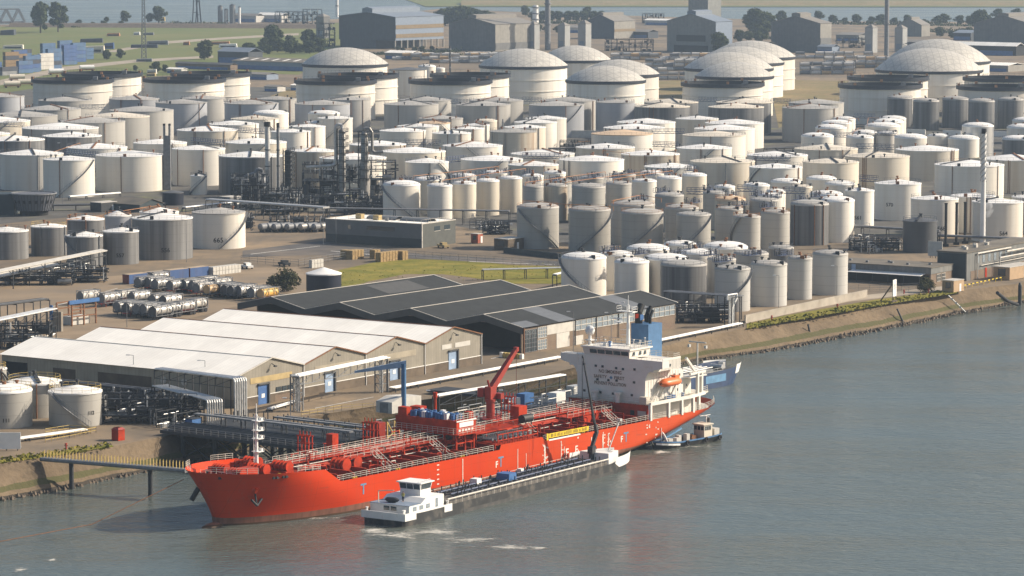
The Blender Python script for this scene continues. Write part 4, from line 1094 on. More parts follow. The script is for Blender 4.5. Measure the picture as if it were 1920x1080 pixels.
# ---- far halls beyond the tanks
striped("far_dark", (0.055,0.065,0.08), 'y', 2.5, 0.2); striped("far_grey", (0.15,0.15,0.145), 'y', 2.5, 0.25); striped("far_pale", (0.28,0.265,0.23), 'x', 3, 0.25); striped("far_green", (0.21,0.215,0.20), 'y', 3, .2)
simple("far_bluepanel", (0.20,0.245,0.31), .6, .1); simple("far_roofblue", (0.19,0.225,0.27), .6, .12); simple("far_roofgrey", (0.21,0.195,0.17), .7, .15); simple("far_ochre", (0.21,0.155,0.085), .7, .15)
def hall(cx, by, wl, rl, eave, ridge, front, side, roof, label, bands=(), stilts=0.0, mon=None, door=False):
    q = P(cx, by, GZ); sc = pxm(cx, by); W_ = wl*sc/.80; L = rl*sc/.60
    H_ = eave*sc; Rg = ridge*sc
    o = thing("industrial_hall", label, "industrial hall", tuple(q), UAZ)
    z0 = stilts*H_
    b_ = MB(); b_.xprism([(0,z0*0),(W_,0),(W_,H_),(W_/2,Rg),(0,H_)][::1], 0, L) if stilts == 0 else b_.xprism([(0.0,z0),(W_,z0),(W_,H_),(W_/2,Rg),(0,H_)], 0, L)
    if stilts: b_.box(0,L*.98,W_*.35,W_*.98,0,z0)
    b_.build("wall", MAT[front], o)
    s_ = MB(); s_.box(.2,L-.2,-.25,0,max(z0,.1),H_-.1); s_.build("side_cladding", MAT[side], o)
    for z_a, z_b, m in bands:
        s_ = MB(); s_.box(.4,L-.4,-.45,-.26,H_*z_a,H_*z_b); s_.build("wall_band", MAT[m], o)
    r_ = MB(); r_.slab((-.5,-.6,H_+.05),(L+.5,-.6,H_+.05),(L+.5,W_/2,Rg+.15),(-.5,W_/2,Rg+.15),.25); r_.slab((-.5,W_/2,Rg+.15),(L+.5,W_/2,Rg+.15),(L+.5,W_+.6,H_+.05),(-.5,W_+.6,H_+.05),.25); r_.build("roof", MAT[roof], o)
    mw = W_*.09; mh = (mon or .12)*H_
    m_ = MB(); m_.xprism([(W_/2-mw,Rg-.9),(W_/2+mw,Rg-.9),(W_/2+mw,Rg+mh*.7),(W_/2,Rg+mh),(W_/2-mw,Rg+mh*.7)], .5, L-.5); m_.build("roof_monitor", MAT[roof], o)
    if stilts:
        c_ = MB()
        for k in range(9): c_.box(L*k/8-.5,L*k/8+.5,-.4,.6,0,z0)
        c_.build("columns", MAT["far_pale"], o)
    if door:
        d_ = MB(); d_.box(-.3,-.02,W_*.2,W_*.8,H_*.35,H_*.55); d_.box(-.3,-.02,W_*.15,W_*.85,0,H_*.22); d_.build("loading_door", MAT["dark_inside"], o)
    return o
hall(741,92,110,87,60,68,"far_dark","far_bluepanel","far_roofblue","great dark blue industrial hall with ochre banded side on columns far behind", (( .62,.74,"far_ochre"),(.34,.46,"far_ochre")), stilts=.26, mon=.16)
hall(928,96,88,76,50,62,"far_grey","far_pale","far_roofgrey","long brown grey hall with pale side just right of the great blue hall", ((.05,.3,"far_grey"),))
hall(1151,73,50,41,33,45,"far_dark","far_pale","far_roofgrey","smaller dark-fronted hall with pale side near the middle far behind", ((.4,.55,"far_ochre"),))
hall(1341,99,88,34,58,72,"far_green","far_bluepanel","far_roofblue","grey-green hall with dark loading bands behind the tank containers", door=True)
hall(1537,99,87,24,55,68,"far_grey","far_pale","far_roofgrey","dark brown hall with steel side tower right of the grey-green hall", ((.3,.5,"far_grey"),))
hall(1727,69,42,19,22,34,"far_green","far_pale","far_roofgrey","pale gabled hall beside the tall grey chimney at the right")
hall(1935,86,100,60,40,56,"far_grey","far_green","far_roofgrey","dim brown hall cut by the right edge far behind")
def tower(px, by, wpx, hpx, mat, label, cat="tower", peak=True):
    q = P(px, by, GZ); sc = pxm(px, by); w_ = wpx*sc/1.4; h_ = hpx*sc
    o = thing("tower", label, cat, tuple(q), UAZ)
    b_ = MB(); b_.box(0,w_,0,w_,0,h_*.88); b_.build("shaft", MAT[mat], o)
    b_ = MB()
    if peak: b_.loft([[(-.3,-.3,h_*.88),(w_+.3,-.3,h_*.88),(w_+.3,w_+.3,h_*.88),(-.3,w_+.3,h_*.88)],[(w_*.45,w_*.45,h_),(w_*.55,w_*.45,h_),(w_*.55,w_*.55,h_),(w_*.45,w_*.55,h_)]],smooth=False)
    else: b_.box(-.3,w_+.3,-.3,w_+.3,h_*.88,h_*.9); b_.box(w_*.2,w_*.7,w_*.2,w_*.7,h_*.9,h_)
    b_.build("cap", MAT["far_roofgrey"], o)
    b_ = MB(); b_.box(-.2,0,w_*.2,w_*.8,h_*.1,h_*.3); b_.build("louvre", MAT["far_bluepanel"], o)
simple("far_tower", (0.33,0.335,0.32), .8, .12, .2)
tower(1002,93,23,53,"far_tower","pale pointed process tower left of the nearer grey chimney"); tower(1059,92,23,50,"far_tower","pale pointed process tower just right of the nearer grey chimney")
tower(1098,94,25,56,"far_tower","pale pointed process tower furthest right by the nearer grey chimney"); tower(1636,99,24,53,"far_tower","pale pointed process tower left of the tall right chimney"); tower(1692,97,24,50,"far_tower","pale pointed process tower right of the tall right chimney")
tower(1327,68,62,80,"far_green","broad grey tower block rising behind the grey-green hall","tower",False)
tower(607,72,26,46,"far_grey","dark square tower left of the great blue hall","tower",True)
def chimney(px, by, wpx, hpx, mat, label):
    q = P(px, by, GZ); sc = pxm(px, by); r_ = wpx*sc/2; h_ = hpx*sc
    o = thing("chimney", label, "chimney", tuple(q))
    b_ = MB(); b_.tube((0,0,0),(0,0,h_),r_,16,r_*.86); b_.build("shaft", MAT[mat], o)
    b_ = MB()
    for k in (.35,.62,.9): b_.lathe([(r_*1.0,h_*k-.4),(r_*1.25,h_*k-.4),(r_*1.25,h_*k+.4),(r_*.9,h_*k+.4)],16,smooth=False)
    b_.build("bands", MAT["steel_grey"], o)
chimney(1027,94,11,140,"steel_grey","tall grey chimney above the domed tanks near the centre"); chimney(1662,111,9,190,"steel_grey","tall grey chimney above the domed tanks at the right")
chimney(1004,50,12,40,"white_paint","short white silo by the nearer grey chimney"); chimney(632,32,6,60,"white_paint","thin white chimney left of the great blue hall")
chimney(844,148,3.4,62,"steel_dark","thin dark vent pole standing among the open-topped tanks"); chimney(943,285,3,62,"steel_grey","thin grey vent pole among the white tanks at the centre")
# long low sheds far back
def longshed(px, by, wl, rl, hpx, wall, roof, label, skylights=0):
    q = P(px, by, GZ); sc = pxm(px, by); W_ = wl*sc/.8; L = rl*sc/.6; H_ = hpx*sc
    o = thing("low_shed", label, "shed", tuple(q), UAZ)
    b_ = MB(); b_.box(0,L,0,W_,0,H_); b_.build("wall", MAT[wall], o)
    b_ = MB(); b_.slab((-.4,-.4,H_+.05),(L/2,-.4,H_*1.35),(L/2,W_+.4,H_*1.35),(-.4,W_+.4,H_+.05),.2); b_.slab((L/2,-.4,H_*1.35),(L+.4,-.4,H_+.05),(L+.4,W_+.4,H_+.05),(L/2,W_+.4,H_*1.35),.2); b_.build("roof", MAT[roof], o)
    for k in range(skylights):
        b_ = MB(); y = W_*(k+.5)/skylights; x0, x1 = L*.12, L*.36; zf = lambda x: H_+.15+(H_*.35)*(x/(L/2)); b_.add([(x0,y-1.2,zf(x0)),(x1,y-1.2,zf(x1)),(x1,y+1.2,zf(x1)),(x0,y+1.2,zf(x0))],[(0,1,2,3)]); b_.build("skylight", MAT["roof_white_sheet"], o)
    b_ = MB(); b_.box(-.2,0,W_*.05,W_*.95,0.1,H_*.5); b_.build("loading_front", MAT["door_blue"], o)
longshed(575,134,150,50,16,"far_bluepanel","works_roof","long grey-roofed shed with skylights and blue front left of the domed tanks",7)
longshed(466,120,62,24,22,"far_dark","far_roofblue","blue shed with bright side wall in the field at far left")
longshed(432,132,112,12,10,"brick","fascia_grey","low brown flat building above the open tanks at left")
longshed(1905,105,110,20,18,"dark_inside","roof_white_sheet","long white-roofed open shed at far right behind the big domes")
longshed(1890,135,60,40,12,"far_pale","roof_white_sheet","low white-roofed building right of the big domes")
longshed(1270,48,60,12,9,"panel_pale","roof_white_sheet","low white marquee-like shed between two far halls")
longshed(528,42,50,14,13,"panel_pale","roof_white_sheet","bright white store near the far water at left")
longshed(480,42,50,14,12,"panel_pale","far_roofgrey","grey and white store near the far water at left")
longshed(560,170,16,22,10,"panel_pale","roof_white_sheet","small white house left of the first open-topped tank group")
longshed(520,172,26,14,9,"panel_pale","far_roofgrey","small round-roofed grey store left of the white house")
for a_ in ((985,60,40,30,12,"far_grey","far_roofgrey","low grey shed left of the middle hall"),(1215,72,50,20,12,"far_dark","far_roofgrey","dark low shed right of the middle hall"),(1430,100,30,30,16,"far_grey","far_roofgrey","dim low shed between the two grey halls"),(1610,78,40,30,12,"far_green","far_roofgrey","green low shed left of the tall right chimney"),(1760,92,60,20,12,"far_grey","far_roofgrey","grey low shed right of the pale gabled hall"),(1820,76,30,30,14,"far_dark","far_roofblue","dark low shed before the dim right hall"),
 (770,112,50,20,12,"far_pale","roof_white_sheet","small pale store right of the first dome"),(690,112,60,14,8,"far_dark","far_roofgrey","long dark store at the foot of the great blue hall"),(1560,100,26,16,12,"far_bluepanel","far_roofblue","pale blue low store beside the brown right hall"),(1085,62,30,30,10,"panel_pale","far_roofgrey","small pale store behind the pointed towers"),(500,150,40,20,10,"far_bluepanel","far_roofgrey","pale blue shop unit left of the first dome"),(340,138,30,10,8,"panel_pale","roof_white_sheet","small white office beside the brown flat building")): longshed(*a_)
# ================================================================== THE RED TANKER
def hull_red():
    m, nt, b = _nodes("hull_red_paint")
    v = mapping(nt, (1,1,1)); s = sep(nt, v)
    f = noise(nt, v, 0.12, 4); g = noise(nt, mapping(nt, (1.2,1.2,0.10)), 1.0, 5)
    aft = ramp(nt, s[0], 50, 120)
    c = mixc(nt, aft, (0.54,0.043,0.004), (0.54,0.078,0.02))
    c = mixc(nt, mth(nt, 'MULTIPLY', ramp(nt, f, 0.4, 0.7), 0.35), c, (0.44,0.03,0.01))
    c = mixc(nt, mth(nt, 'MULTIPLY', ramp(nt, g, 0.55, 0.8), 0.35), c, (0.30,0.09,0.05))
    zz = mth(nt, 'ADD', s[2], mth(nt, 'MULTIPLY', f, 0.25))
    pl = mth(nt, 'MAXIMUM', mth(nt, 'LESS_THAN', mth(nt, 'FRACT', mth(nt, 'DIVIDE', s[0], 7.3)), .012), mth(nt, 'LESS_THAN', mth(nt, 'FRACT', mth(nt, 'DIVIDE', s[2], 2.1)), .03))
    c = mixc(nt, mth(nt, 'MULTIPLY', pl, .3), c, (.25,.03,.01))
    sc_ = noise(nt, mapping(nt, (.25,.25,1.1)), 1.0, 6, .7)
    c = mixc(nt, mth(nt, 'MULTIPLY', ramp(nt, sc_, .6, .75), .5), c, (.16,.06,.04))
    c = mixc(nt, mth(nt, 'LESS_THAN', zz, 1.45), c, mixc(nt, ramp(nt, g, 0.4, 0.7), (0.24,0.11,0.075), (0.16,0.075,0.05)))
    c = mixc(nt, mth(nt, 'LESS_THAN', zz, 0.45), c, (0.085,0.05,0.03))
    nt.links.new(c, b.inputs["Base Color"]); b.inputs["Roughness"].default_value = 0.55; b.inputs["Specular IOR Level"].default_value = 0.12
    MAT["hull_red"] = m
hull_red()
ori = P(405, 985, 0.0)
SRZ = math.atan2(0.79378, 0.60820)
ship = thing("chemical_tanker", "large red tanker ship moored at the jetty with white bridge at its stern", "ship", (ori.x, ori.y, 0), SRZ)
def ztop(s):
    if s < 15.6: return 9.5 - 1.2*max(0,(s+5))/20.6
    if s < 18.3: return 8.3 - (s-15.6)/2.7*2.5
    if s < 62.9: return 5.8
    if s < 63.6: return 5.8 + (s-62.9)/0.7*0.85
    if s < 75.9: return 6.65
    if s < 76.8: return 6.65 - (s-75.9)/0.9*0.85
    return 5.8 + max(0, s-120)*0.012
def s_bow(z):
    if z < 1.2: return 0.0
    return -4.6*((z-1.2)/8.3)**1.2
def s_st(z):
    if z < 0: return 121 + z
    return 121 + 20.5*min(1, z/5.8)**0.55
def hb(s, z):
    k = max(0, min(1, z/9.5))
    Lb = 30 - 16*k; pb = 0.6 - .07*k
    Ls = 30 - 16*min(1, z/5.8) if z > 0 else 30
    ps = 1.0 - 0.52*min(1, max(0,z)/5.8)
    a = max(0, min(1, (s - s_bow(z))/Lb)); c = max(0, min(1, (s_st(z)-s)/max(Ls,1)))
    return 10.0*math.sin(PI/2*a)**pb*math.sin(PI/2*c)**ps
qs = sorted(set([i/90 for i in range(91)] + [(x+4.6)/146.1 for x in (15.6,18.3,62.9,63.6,75.9,76.8)] + [0.001,0.003,0.006,0.995,0.998]))
NV = 12
h = MB()
for sd in (-1, 1):
    rings = []
    for q in qs:
        zt = ztop(-4.6 + 146.1*q); ring = []
        for v in range(NV+1):
            z = -1.4 + (zt+1.4)*v/NV
            s_ = s_bow(z) + q*(s_st(z)-s_bow(z))
            ring.append((s_, sd*hb(s_, z), z))
        rings.append(ring if sd == -1 else ring[::-1])
    h.loft(rings, closed=False)
hull = h.build("hull", MAT["hull_red"], ship)
bb = MB(); bb.slathe([(0.05,-3.4),(0.8,-2.6),(1.25,-1),(1.35,1),(1.3,4)], 12)
bb.v = [(z_ - 0.4, y_, x_*0.75 - 0.35) for x_, y_, z_ in bb.v]
bb.build("bulbous_bow", MAT["hull_red"], ship)
# decks
def deck(s0_, s1_, z, name="deck", mat="deck_red", inset=0.15, n=30, ends=True):
    d = MB(); L = []; R_ = []
    for i in range(n+1):
        s_ = s0_ + (s1_-s0_)*i/n
        w_ = max(0.02, hb(s_, z+0.1) - inset)
        L.append((s_, -w_, z)); R_.append((s_, w_, z))
    d.loft([L, R_], closed=False, smooth=False)
    o = d.build(name, MAT[mat], ship)
    if o.data.polygons[0].normal.z < 0: o.data.flip_normals()
    return o
deck(-4.2, 16.2, 7.6, "forecastle_deck")
deck(16.0, 112.5, 5.25, "main_deck")
deck(112.5, 140.6, 5.2, "poop_deck", "ship_cream_deck")
fb_ = MB(); fb_.box(16.0, 16.3, -9.6, 9.6, 5.2, 7.6); fb_.build("forecastle_bulkhead", MAT["ship_red"], ship)
# transverse deck girders with rounded ends
for i in range(23):
    s_ = 21.0 + i*3.95
    if 55.5 < s_ < 63 : hgt = 1.0
    else: hgt = 1.45
    g = MB(); pr = [(-9.15,5.25)]
    for q in range(6):
        a = PI - PI/2*q/5; pr.append((-8.3+0.85*math.cos(a), 5.25+hgt-0.85+0.85*math.sin(a)))
    pr += [(8.3,5.25+hgt),(9.1,5.25+hgt-.8),(9.15,5.25)]
    g.xprism(pr, s_-0.09, s_+0.09)
    g.xprism([(-9.3,5.25),(-9.15,5.25),(-9.15,6.0),(-8.3,5.25+hgt),(8.3,5.25+hgt),(8.3,5.25+hgt+.08),(-8.35,5.25+hgt+.08),(-9.3,6.05)], s_-0.22, s_+0.22) if False else None
    g.box(s_-0.22, s_+0.22, -8.2, 8.2, 5.25+hgt, 5.25+hgt+.07)
    g.build("deck_girder", MAT["deck_red"], ship)
# catwalk on the centreline with pipes under it
cw = MB()
cw.box(16, 111, -1.3, 1.5, 8.15, 8.27)
for i in range(24):
    s_ = 18 + i*3.95
    for y in (-1.25, 1.4): cw.beam((s_, y, 5.2), (s_, y, 8.15), 0.22)
    cw.beam((s_, -3.2, 7.0), (s_, 3.2, 7.0), 0.2)
    cw.beam((s_, -3.2, 5.2), (s_, -3.2, 7.0), 0.18); cw.beam((s_, 3.2, 5.2), (s_, 3.2, 7.0), 0.18)
cw.build("catwalk", MAT["ship_red"], ship)
pp = MB()
for k, y in enumerate((-3.0,-2.5,-2.05,-0.9,-0.4,0.2,0.8,1.3,2.0,2.6,3.0)):
    pp.tube((18+k*0.7, y, 7.25+0.1*(k % 3)), (108-k*.5, y, 7.25+0.1*(k % 3)), 0.13+0.04*(k % 2), 6)
for i in range(110):
    s_ = 20 + i*.8; y = rt.choice((-1, 1))*rt.uniform(1, 5)
    pp.tube((s_, 0.3*y, 7.3), (s_, y*1.5, 7.3), 0.11, 5); pp.tube((s_, y*1.5, 7.3), (s_, y*1.5, 5.3), 0.11, 5)
pp.build("cargo_pipework", MAT["ship_red"], ship)
wp = MB()
for y, z in ((-1.7,7.75),(1.9,7.8)): wp.tube((17, y, z), (110, y, z), 0.09, 5)
wp.tube((17,-3.3,6.6), (108,-3.3,6.6), 0.08, 5)
wp.build("pale_pipes", MAT["rail_white"], ship)
cr = MB()
for y in (-1.35, 1.55): cr.rail([(16, y, 8.27), (56, y, 8.27)], 1.1, 1.8, 0.05, 3); cr.rail([(64, y, 8.27), (111, y, 8.27)], 1.1, 1.8, 0.05, 3)
for a, b_ in (((28,-4.2),(44,-4.2)),((92,-4.5),(106,-4.5)),((36,-3.6),(56,-3.6))):
    cr.rail([(a[0], a[1], 7.9), (b_[0], b_[1], 7.9)], 1.1, 1.8, 0.045, 2)
cr.build("catwalk_railing", MAT["rail_white"], ship)
pf = MB()
pf.box(28, 44, -4.3, -1.3, 7.8, 7.9); pf.box(36, 57, -3.7, -1.3, 7.95, 8.05); pf.box(92, 106, -4.6, -1.3, 7.8, 7.9)
for s_ in range(29, 57, 4): pf.beam((s_, -3.6, 5.2), (s_, -3.6, 7.9), 0.18)
for s_ in range(93, 107, 4): pf.beam((s_, -4.5, 5.2), (s_, -4.5, 7.9), 0.18)
pf.build("side_platform", MAT["ship_red"], ship)
# ladders from the catwalk down to the deck
for s_, y0, y1 in ((36,-4.3,-8.3),(52.5,-3.7,-8.3),(82,-1.4,-5.2),(103,-4.6,-8.6),(30,4,8)):
    st = MB()
    z0_ = 7.9
    for d in (-0.45, 0.45):
        st.beam((s_+d, y0, z0_), (s_+d, y1, 5.3), 0.11)
        st.beam((s_+d, y0, z0_+1.0), (s_+d, y1, 6.3), 0.07)
        for q in range(4):
            t_ = q/3; st.beam((s_+d, y0+(y1-y0)*t_, z0_-2.6*t_), (s_+d, y0+(y1-y0)*t_, z0_-2.6*t_+1.0), 0.06)
    for q in range(1, 9):
        t_ = q/9; st.beam((s_-.45, y0+(y1-y0)*t_, z0_-2.6*t_), (s_+.45, y0+(y1-y0)*t_, z0_-2.6*t_), 0.12, 0.06)
    st.build("ladder", MAT["rail_white"], ship)
# side rails
def siderail(s0_, s1_, name="side_railing", mat="rail_white", gap=1.8, h_=1.0, both=True, base=None):
    r_ = MB()
    for sd in (-1, 1) if both else (-1,):
        pts = []
        n = max(1, int((s1_-s0_)/3))
        for i in range(n+1):
            s_ = s0_+(s1_-s0_)*i/n; zt = ztop(s_) if base is None else base
            pts.append((s_, sd*(hb(s_, zt)-0.12), zt))
        r_.rail(pts, h_, gap, 0.05, 3)
    r_.build(name, MAT[mat], ship)
siderail(19.5, 62.5); siderail(77.2, 111); siderail(112, 139); 
siderail(-4.2, 2.0, "bow_railing"); siderail(9.5, 15.2, "bow_railing")
br_ = MB(); br_.rail([(1.5,-4.8,7.6),(1.5,4.8,7.6)], 1.1, 1.2, 0.06, 2); br_.rail([(15.8,-9,7.6),(15.8,9,7.6)], 1.1, 1.5, 0.07, 2); br_.build("forecastle_railing", MAT["rail_white"], ship)
# raised red rail frame over the manifold bulwark
mf = MB()
for z in (7.4, 8.5): mf.beam((63.8,-9.85,z), (75.6,-9.85,z), 0.16)
for i in range(9): mf.beam((63.8+i*1.475,-9.85,6.5), (63.8+i*1.475,-9.85,8.5), 0.14)
mf.box(63.6,76.4,-9.4,-5.2,6.55,6.7)
mf.box(63.6,76.4,5.2,9.4,6.55,6.7)
for i in range(40): mf.beam((63.6+i*0.32,-4.9,8.3), (63.6+i*0.32,-4.9,9.5), 0.06)
mf.beam((63.6,-4.9,9.5),(76.3,-4.9,9.5),0.12); mf.box(63.6,76.4,-5.1,3,8.12,8.3)
for i in range(5):
    for y in (-4.9,-9.2): mf.beam((63.8+i*3,y,5.2),(63.8+i*3,y,8.2 if y > -5 else 6.6),0.2)
mf.build("manifold_platform", MAT["ship_red"], ship)
mp = MB()
for i in range(17):
    s_ = 64.3 + i*0.7
    mp.tube((s_, -4.2, 7.4), (s_, -8.2-0.4*(i % 2), 7.4), 0.16, 6); mp.tube((s_, -8.2-0.4*(i % 2), 7.4), (s_, -8.4-0.4*(i % 2), 7.4), 0.3, 8)
    mp.tube((s_, -6.2, 7.4), (s_, -6.2, 8.1), 0.07, 5); mp.tube((s_, -6.2, 8.05), (s_, -6.2, 8.12), 0.28, 8)
    mp.tube((s_, 4.2, 7.4), (s_, 8.4, 7.4), 0.16, 6)
mp.build("manifold_pipes", MAT["steel_grey"], ship)
# red box house on legs, sign, drums
bx = MB(); bx.box(56.8,62.4,-6,8,9.1,11.4)
bx.build("deck_house", MAT["ship_red"], ship)
lg = MB()
for s_ in (57.1, 59.6, 62.1):
    for y in (-5.7,-3,0,3,6,7.7): lg.beam((s_,y,5.2),(s_,y,9.1),0.3)
    lg.beam((s_,-5.7,7.3),(s_,7.7,7.3),0.2)
for y in (-5.7,7.7): lg.beam((57.1,y,7.3),(62.1,y,7.3),0.2)
lg.box(56.0,63.5,-7.2,8.4,8.95,9.1)
lg.build("house_legs", MAT["ship_red"], ship)
bkp = MB(); bkp.box(58.5,61.8,-2.5,6.5,5.3,8.9); bkp.build("pump_room", MAT["black"], ship)
lr = MB(); lr.rail([(56.0,8.3,9.1),(56.0,-7.1,9.1),(63.5,-7.1,9.1)],1.1,1.2,0.05,3); lr.rail([(56.9,-5.9,11.4),(62.3,-5.9,11.4)],1.1,1.1,0.06,3)
lr.build("house_railing", MAT["rail_white"], ship)
sg = MB(); sg.box(57.6,61.6,-6.06,-6.0,10.2,11.05); sg.box(56.8,62.4,-6.1,-6.0,11.2,11.42)
for i in range(5): sg.box(57.4+i*.9,57.95+i*.9,-6.06,-6.0,9.45,9.8)
sg.build("sign", MAT["white_paint"], ship)
dm = MB()
for i in range(14):
    y = -4.6 + i*0.72
    for q in range(3):
        if (i*3+q) % 5 == 3: continue
        dm.tube((57.5+q*1.1, y, 11.4), (57.5+q*1.1, y, 12.35+0.1*(i % 3)), 0.32, 8)
dm.build("drums", MAT["drum_blue"], ship)
dw = MB()
for i in range(6): dw.box(57.2+(i % 3)*1.6, 58.0+(i % 3)*1.6, -3.5+i*1.7, -2.8+i*1.7, 11.4, 12.5)
dw.build("boxes", MAT["white_paint"], ship)
dr_ = MB(); dr_.box(57,58.4,5.6,7.6,11.4,12.9); dr_.box(61,62.2,-5.6,-4.4,11.4,12.6); dr_.box(60.2,62.0,5,7.4,11.4,12.7); dr_.tube((60.5,1.8,11.4),(60.5,1.8,15),0.25,8); dr_.tube((60.5,1.8,14.6),(60.5,1.8,15.6),0.4,8)
dr_.build("lockers", MAT["ship_red"], ship)
# deck crane
ck = MB()
ck.tube((75,0.5,5.2),(75,0.5,12.5),.8,16); ck.tube((75,0.5,9.2),(75,0.5,9.4),2.0,16)
ck.rail([(75+2*math.cos(2*PI*q/10),0.5+2*math.sin(2*PI*q/10),9.4) for q in range(11)],1.0,1.5,0.06,2)
ck.tube((75,0.5,12.4),(75,0.5,12.9),1.0,16)
ck.box(74.2,75.9,-0.2,1.2,12.9,15.2); ck.box(74.2,75.6,1.5,2.9,13.2,14.8); ck.box(75.9,76.9,-1.2,0.2,12.9,13.9)
ck.build("deck_crane", MAT["crane_red"], ship)
jb = MB()
a, b_ = Vector((75.4,0.5,14.8)), Vector((82.6,0.5,21.2))
jb.loft([[(a.x-.5,a.y-.5,a.z+.4),(a.x-.5,a.y+.5,a.z+.4),(a.x+.3,a.y+.5,a.z-.5),(a.x+.3,a.y-.5,a.z-.5)],[(b_.x-.2,b_.y-.35,b_.z+.25),(b_.x-.2,b_.y+.35,b_.z+.25),(b_.x+.25,b_.y+.35,b_.z-.3),(b_.x+.25,b_.y-.35,b_.z-.3)]], smooth=False)
jb.box(b_.x-.2,b_.x+.5,b_.y-.4,b_.y+.4,b_.z-.3,b_.z+.5)
jb.tube((74.6,.5,15.3),(74.2,.5,16.4),0.2,6); jb.tube((b_.x+.2,.5,b_.z-.2),(b_.x+.2,.5,10.2),0.05,4)
jb.build("crane_jib", MAT["crane_red"], ship)
eb = MB(); eb.box(79.5,82,-2.6,-0.6,8.3,11.2); eb.build("winch_house", MAT["ship_red"], ship)
ew = MB(); ew.tube((79.3,-3.4,9.0),(82,-3.4,9.0),0.8,12); ew.build("hose_reel", MAT["black"], ship)
# foremast
fm = MB()
fm.tube((10.6,0.3,7.6),(10.6,0.3,17.4),0.32,8,0.2); fm.tube((10.6,0.3,17.4),(10.6,0.3,19.2),0.08,6)
for z in (11.0,13.2,14.6,16.2):
    fm.box(10.2,11.6,-0.5,1.1,z,z+0.1); fm.rail([(11.6,-.5,z+.1),(11.6,1.1,z+.1)],.5,.8,.05,1); fm.box(11.4,11.8,-.1,.5,z+.1,z+.5)
fm.beam((9.9,.3,7.6),(9.9,.3,16),0.07); fm.beam((10.5,-.3,17),(10.5,.9,17),0.1)
fm.build("foremast", MAT["white_paint"], ship)
# windlass and winches on the forecastle
for s_, y, L, r_ in ((2.6,-2.6,2.4,0.85),(4.2,2.6,2.6,0.85),(8.0,-2.6,3.2,0.95),(9.5,2.2,3.0,0.95),(12.6,-3.6,3.2,0.95),(12.8,3.2,3.0,0.95)):
    w_ = MB()
    w_.tube((s_,y-L/2,8.75),(s_,y+L/2,8.75),r_*0.72,12)
    for q in range(5):
        yy = y-L/2+L*q/4; w_.tube((s_,yy-.07,8.75),(s_,yy+.07,8.75),r_,14)
    w_.box(s_-1.0,s_+1.0,y-L/2-.1,y+L/2+.1,7.6,8.0); w_.box(s_-.6,s_+.6,y+L/2+.1,y+L/2+1.1,7.6,9.0)
    w_.build("winch", MAT["ship_red"], ship)
fh = MB(); fh.box(3.6,6.4,-3.8,-1.2,7.6,9.3); fh.prism([(3.2,-1.2),(6.4,-1.2),(6.4,.6),(4.6,.6)],7.6,8.7); fh.build("windlass_house", MAT["ship_red"], ship)
for s_, y in ((1.0,-3.6),(6.9,-7.0),(7.9,-7.2),(13.9,-8.2),(14.6,-8.2),(2.5,4.2),(9,7)):
    bo = MB(); bo.tube((s_,y,7.6),(s_,y,8.35),0.22,8); bo.tube((s_,y,8.3),(s_,y,8.42),0.3,8); bo.build("bollard", MAT["bollard_yellow" if s_ in (6.9,7.9) else "rubber"], ship)
for s_ in (24.5,33,36,47,54,81,90,99,107):
    bo = MB()
    for d in (0,.7): bo.tube((s_+d,-9.2,5.25),(s_+d,-9.2,5.9),0.2,8)
    bo.build("bollard", MAT["rubber" if int(s_) % 2 else "bollard_yellow"], ship)
# winches amidships
for s_, y in ((27.5,-3.8),(30.5,-3.8),(98.5,-2.9),(101.0,-2.9),(104.5,4.5)):
    w_ = MB(); w_.tube((s_,y-1.4,7.2),(s_,y+1.4,7.2),0.8,12)
    for q in range(4): w_.tube((s_,y-1.4+q*.93-.07,7.2),(s_,y-1.4+q*.93+.07,7.2),1.15,14)
    w_.box(s_-1.1,s_+1.1,y-1.6,y+1.6,5.3,6.3); w_.build("winch", MAT["ship_red"], ship)
# hose racks (red frames) and a deck locker
for s_, y in ((27.5,3.4),(46.5,4.6),(88,5.6)):
    k = MB()
    for q in range(4): k.beam((s_,y+q*0.8,5.2),(s_,y+q*0.8,11.4),0.16); k.beam((s_+1,y+q*0.8,5.2),(s_+1,y+q*0.8,11.4),0.16); k.tube((s_+.5,y+q*.8,11.3),(s_+.5,y+q*.8,12.1),0.1,6)
    for z in (8.6,10.0,11.3): k.beam((s_,y-.3,z),(s_,y+2.7,z),0.16); k.beam((s_+1,y-.3,z),(s_+1,y+2.7,z),0.16)
    k.box(s_-.1,s_+.05,y+.8,y+1.6,10.2,10.9)
    k.build("vent_rack", MAT["ship_red"], ship)
lk = MB(); lk.box(33.4,35.0,3.0,4.4,8.0,11.0); lk.build("deck_locker", MAT["ship_red"], ship)
# anchor
for sd in (-1,):
    an = MB(); s_ = 3.2; yy = sd*(hb(s_,5.2)+.15)
    an.tube((s_,yy,6.0),(s_+.1,yy-.25,3.6),0.16,6); an.tube((s_-1.0,yy-.1,4.6),(s_+.1,yy-.35,3.5),0.2,6); an.tube((s_+1.3,yy-.35,4.5),(s_+.1,yy-.35,3.5),0.2,6)
    an.build("anchor", MAT["steel_dark"], ship)
ho = MB(); ho.tube((3.0,-hb(3,6.3)+.5,6.4),(3.1,-hb(3,6.3)-.12,6.0),0.55,12); ho.build("hawse_pipe", MAT["hull_red"], ship)
an = MB(); an.tube((-1.5,2.5,6.2),(-2.2,3.4,4.2),0.5,6); an.build("anchor", MAT["steel_dark"], ship)
fl = MB()
for s_, z in ((-2.6,8.6),(5.0,8.2),(5.6,8.2),(6.7,8.2),(7.3,8.2)):
    y = -hb(s_,z)-.02; fl.box(s_-.3,s_+.3,y-.05,y+.3,z-.22,z+.22)
fl.build("fairleads", MAT["black"], ship)
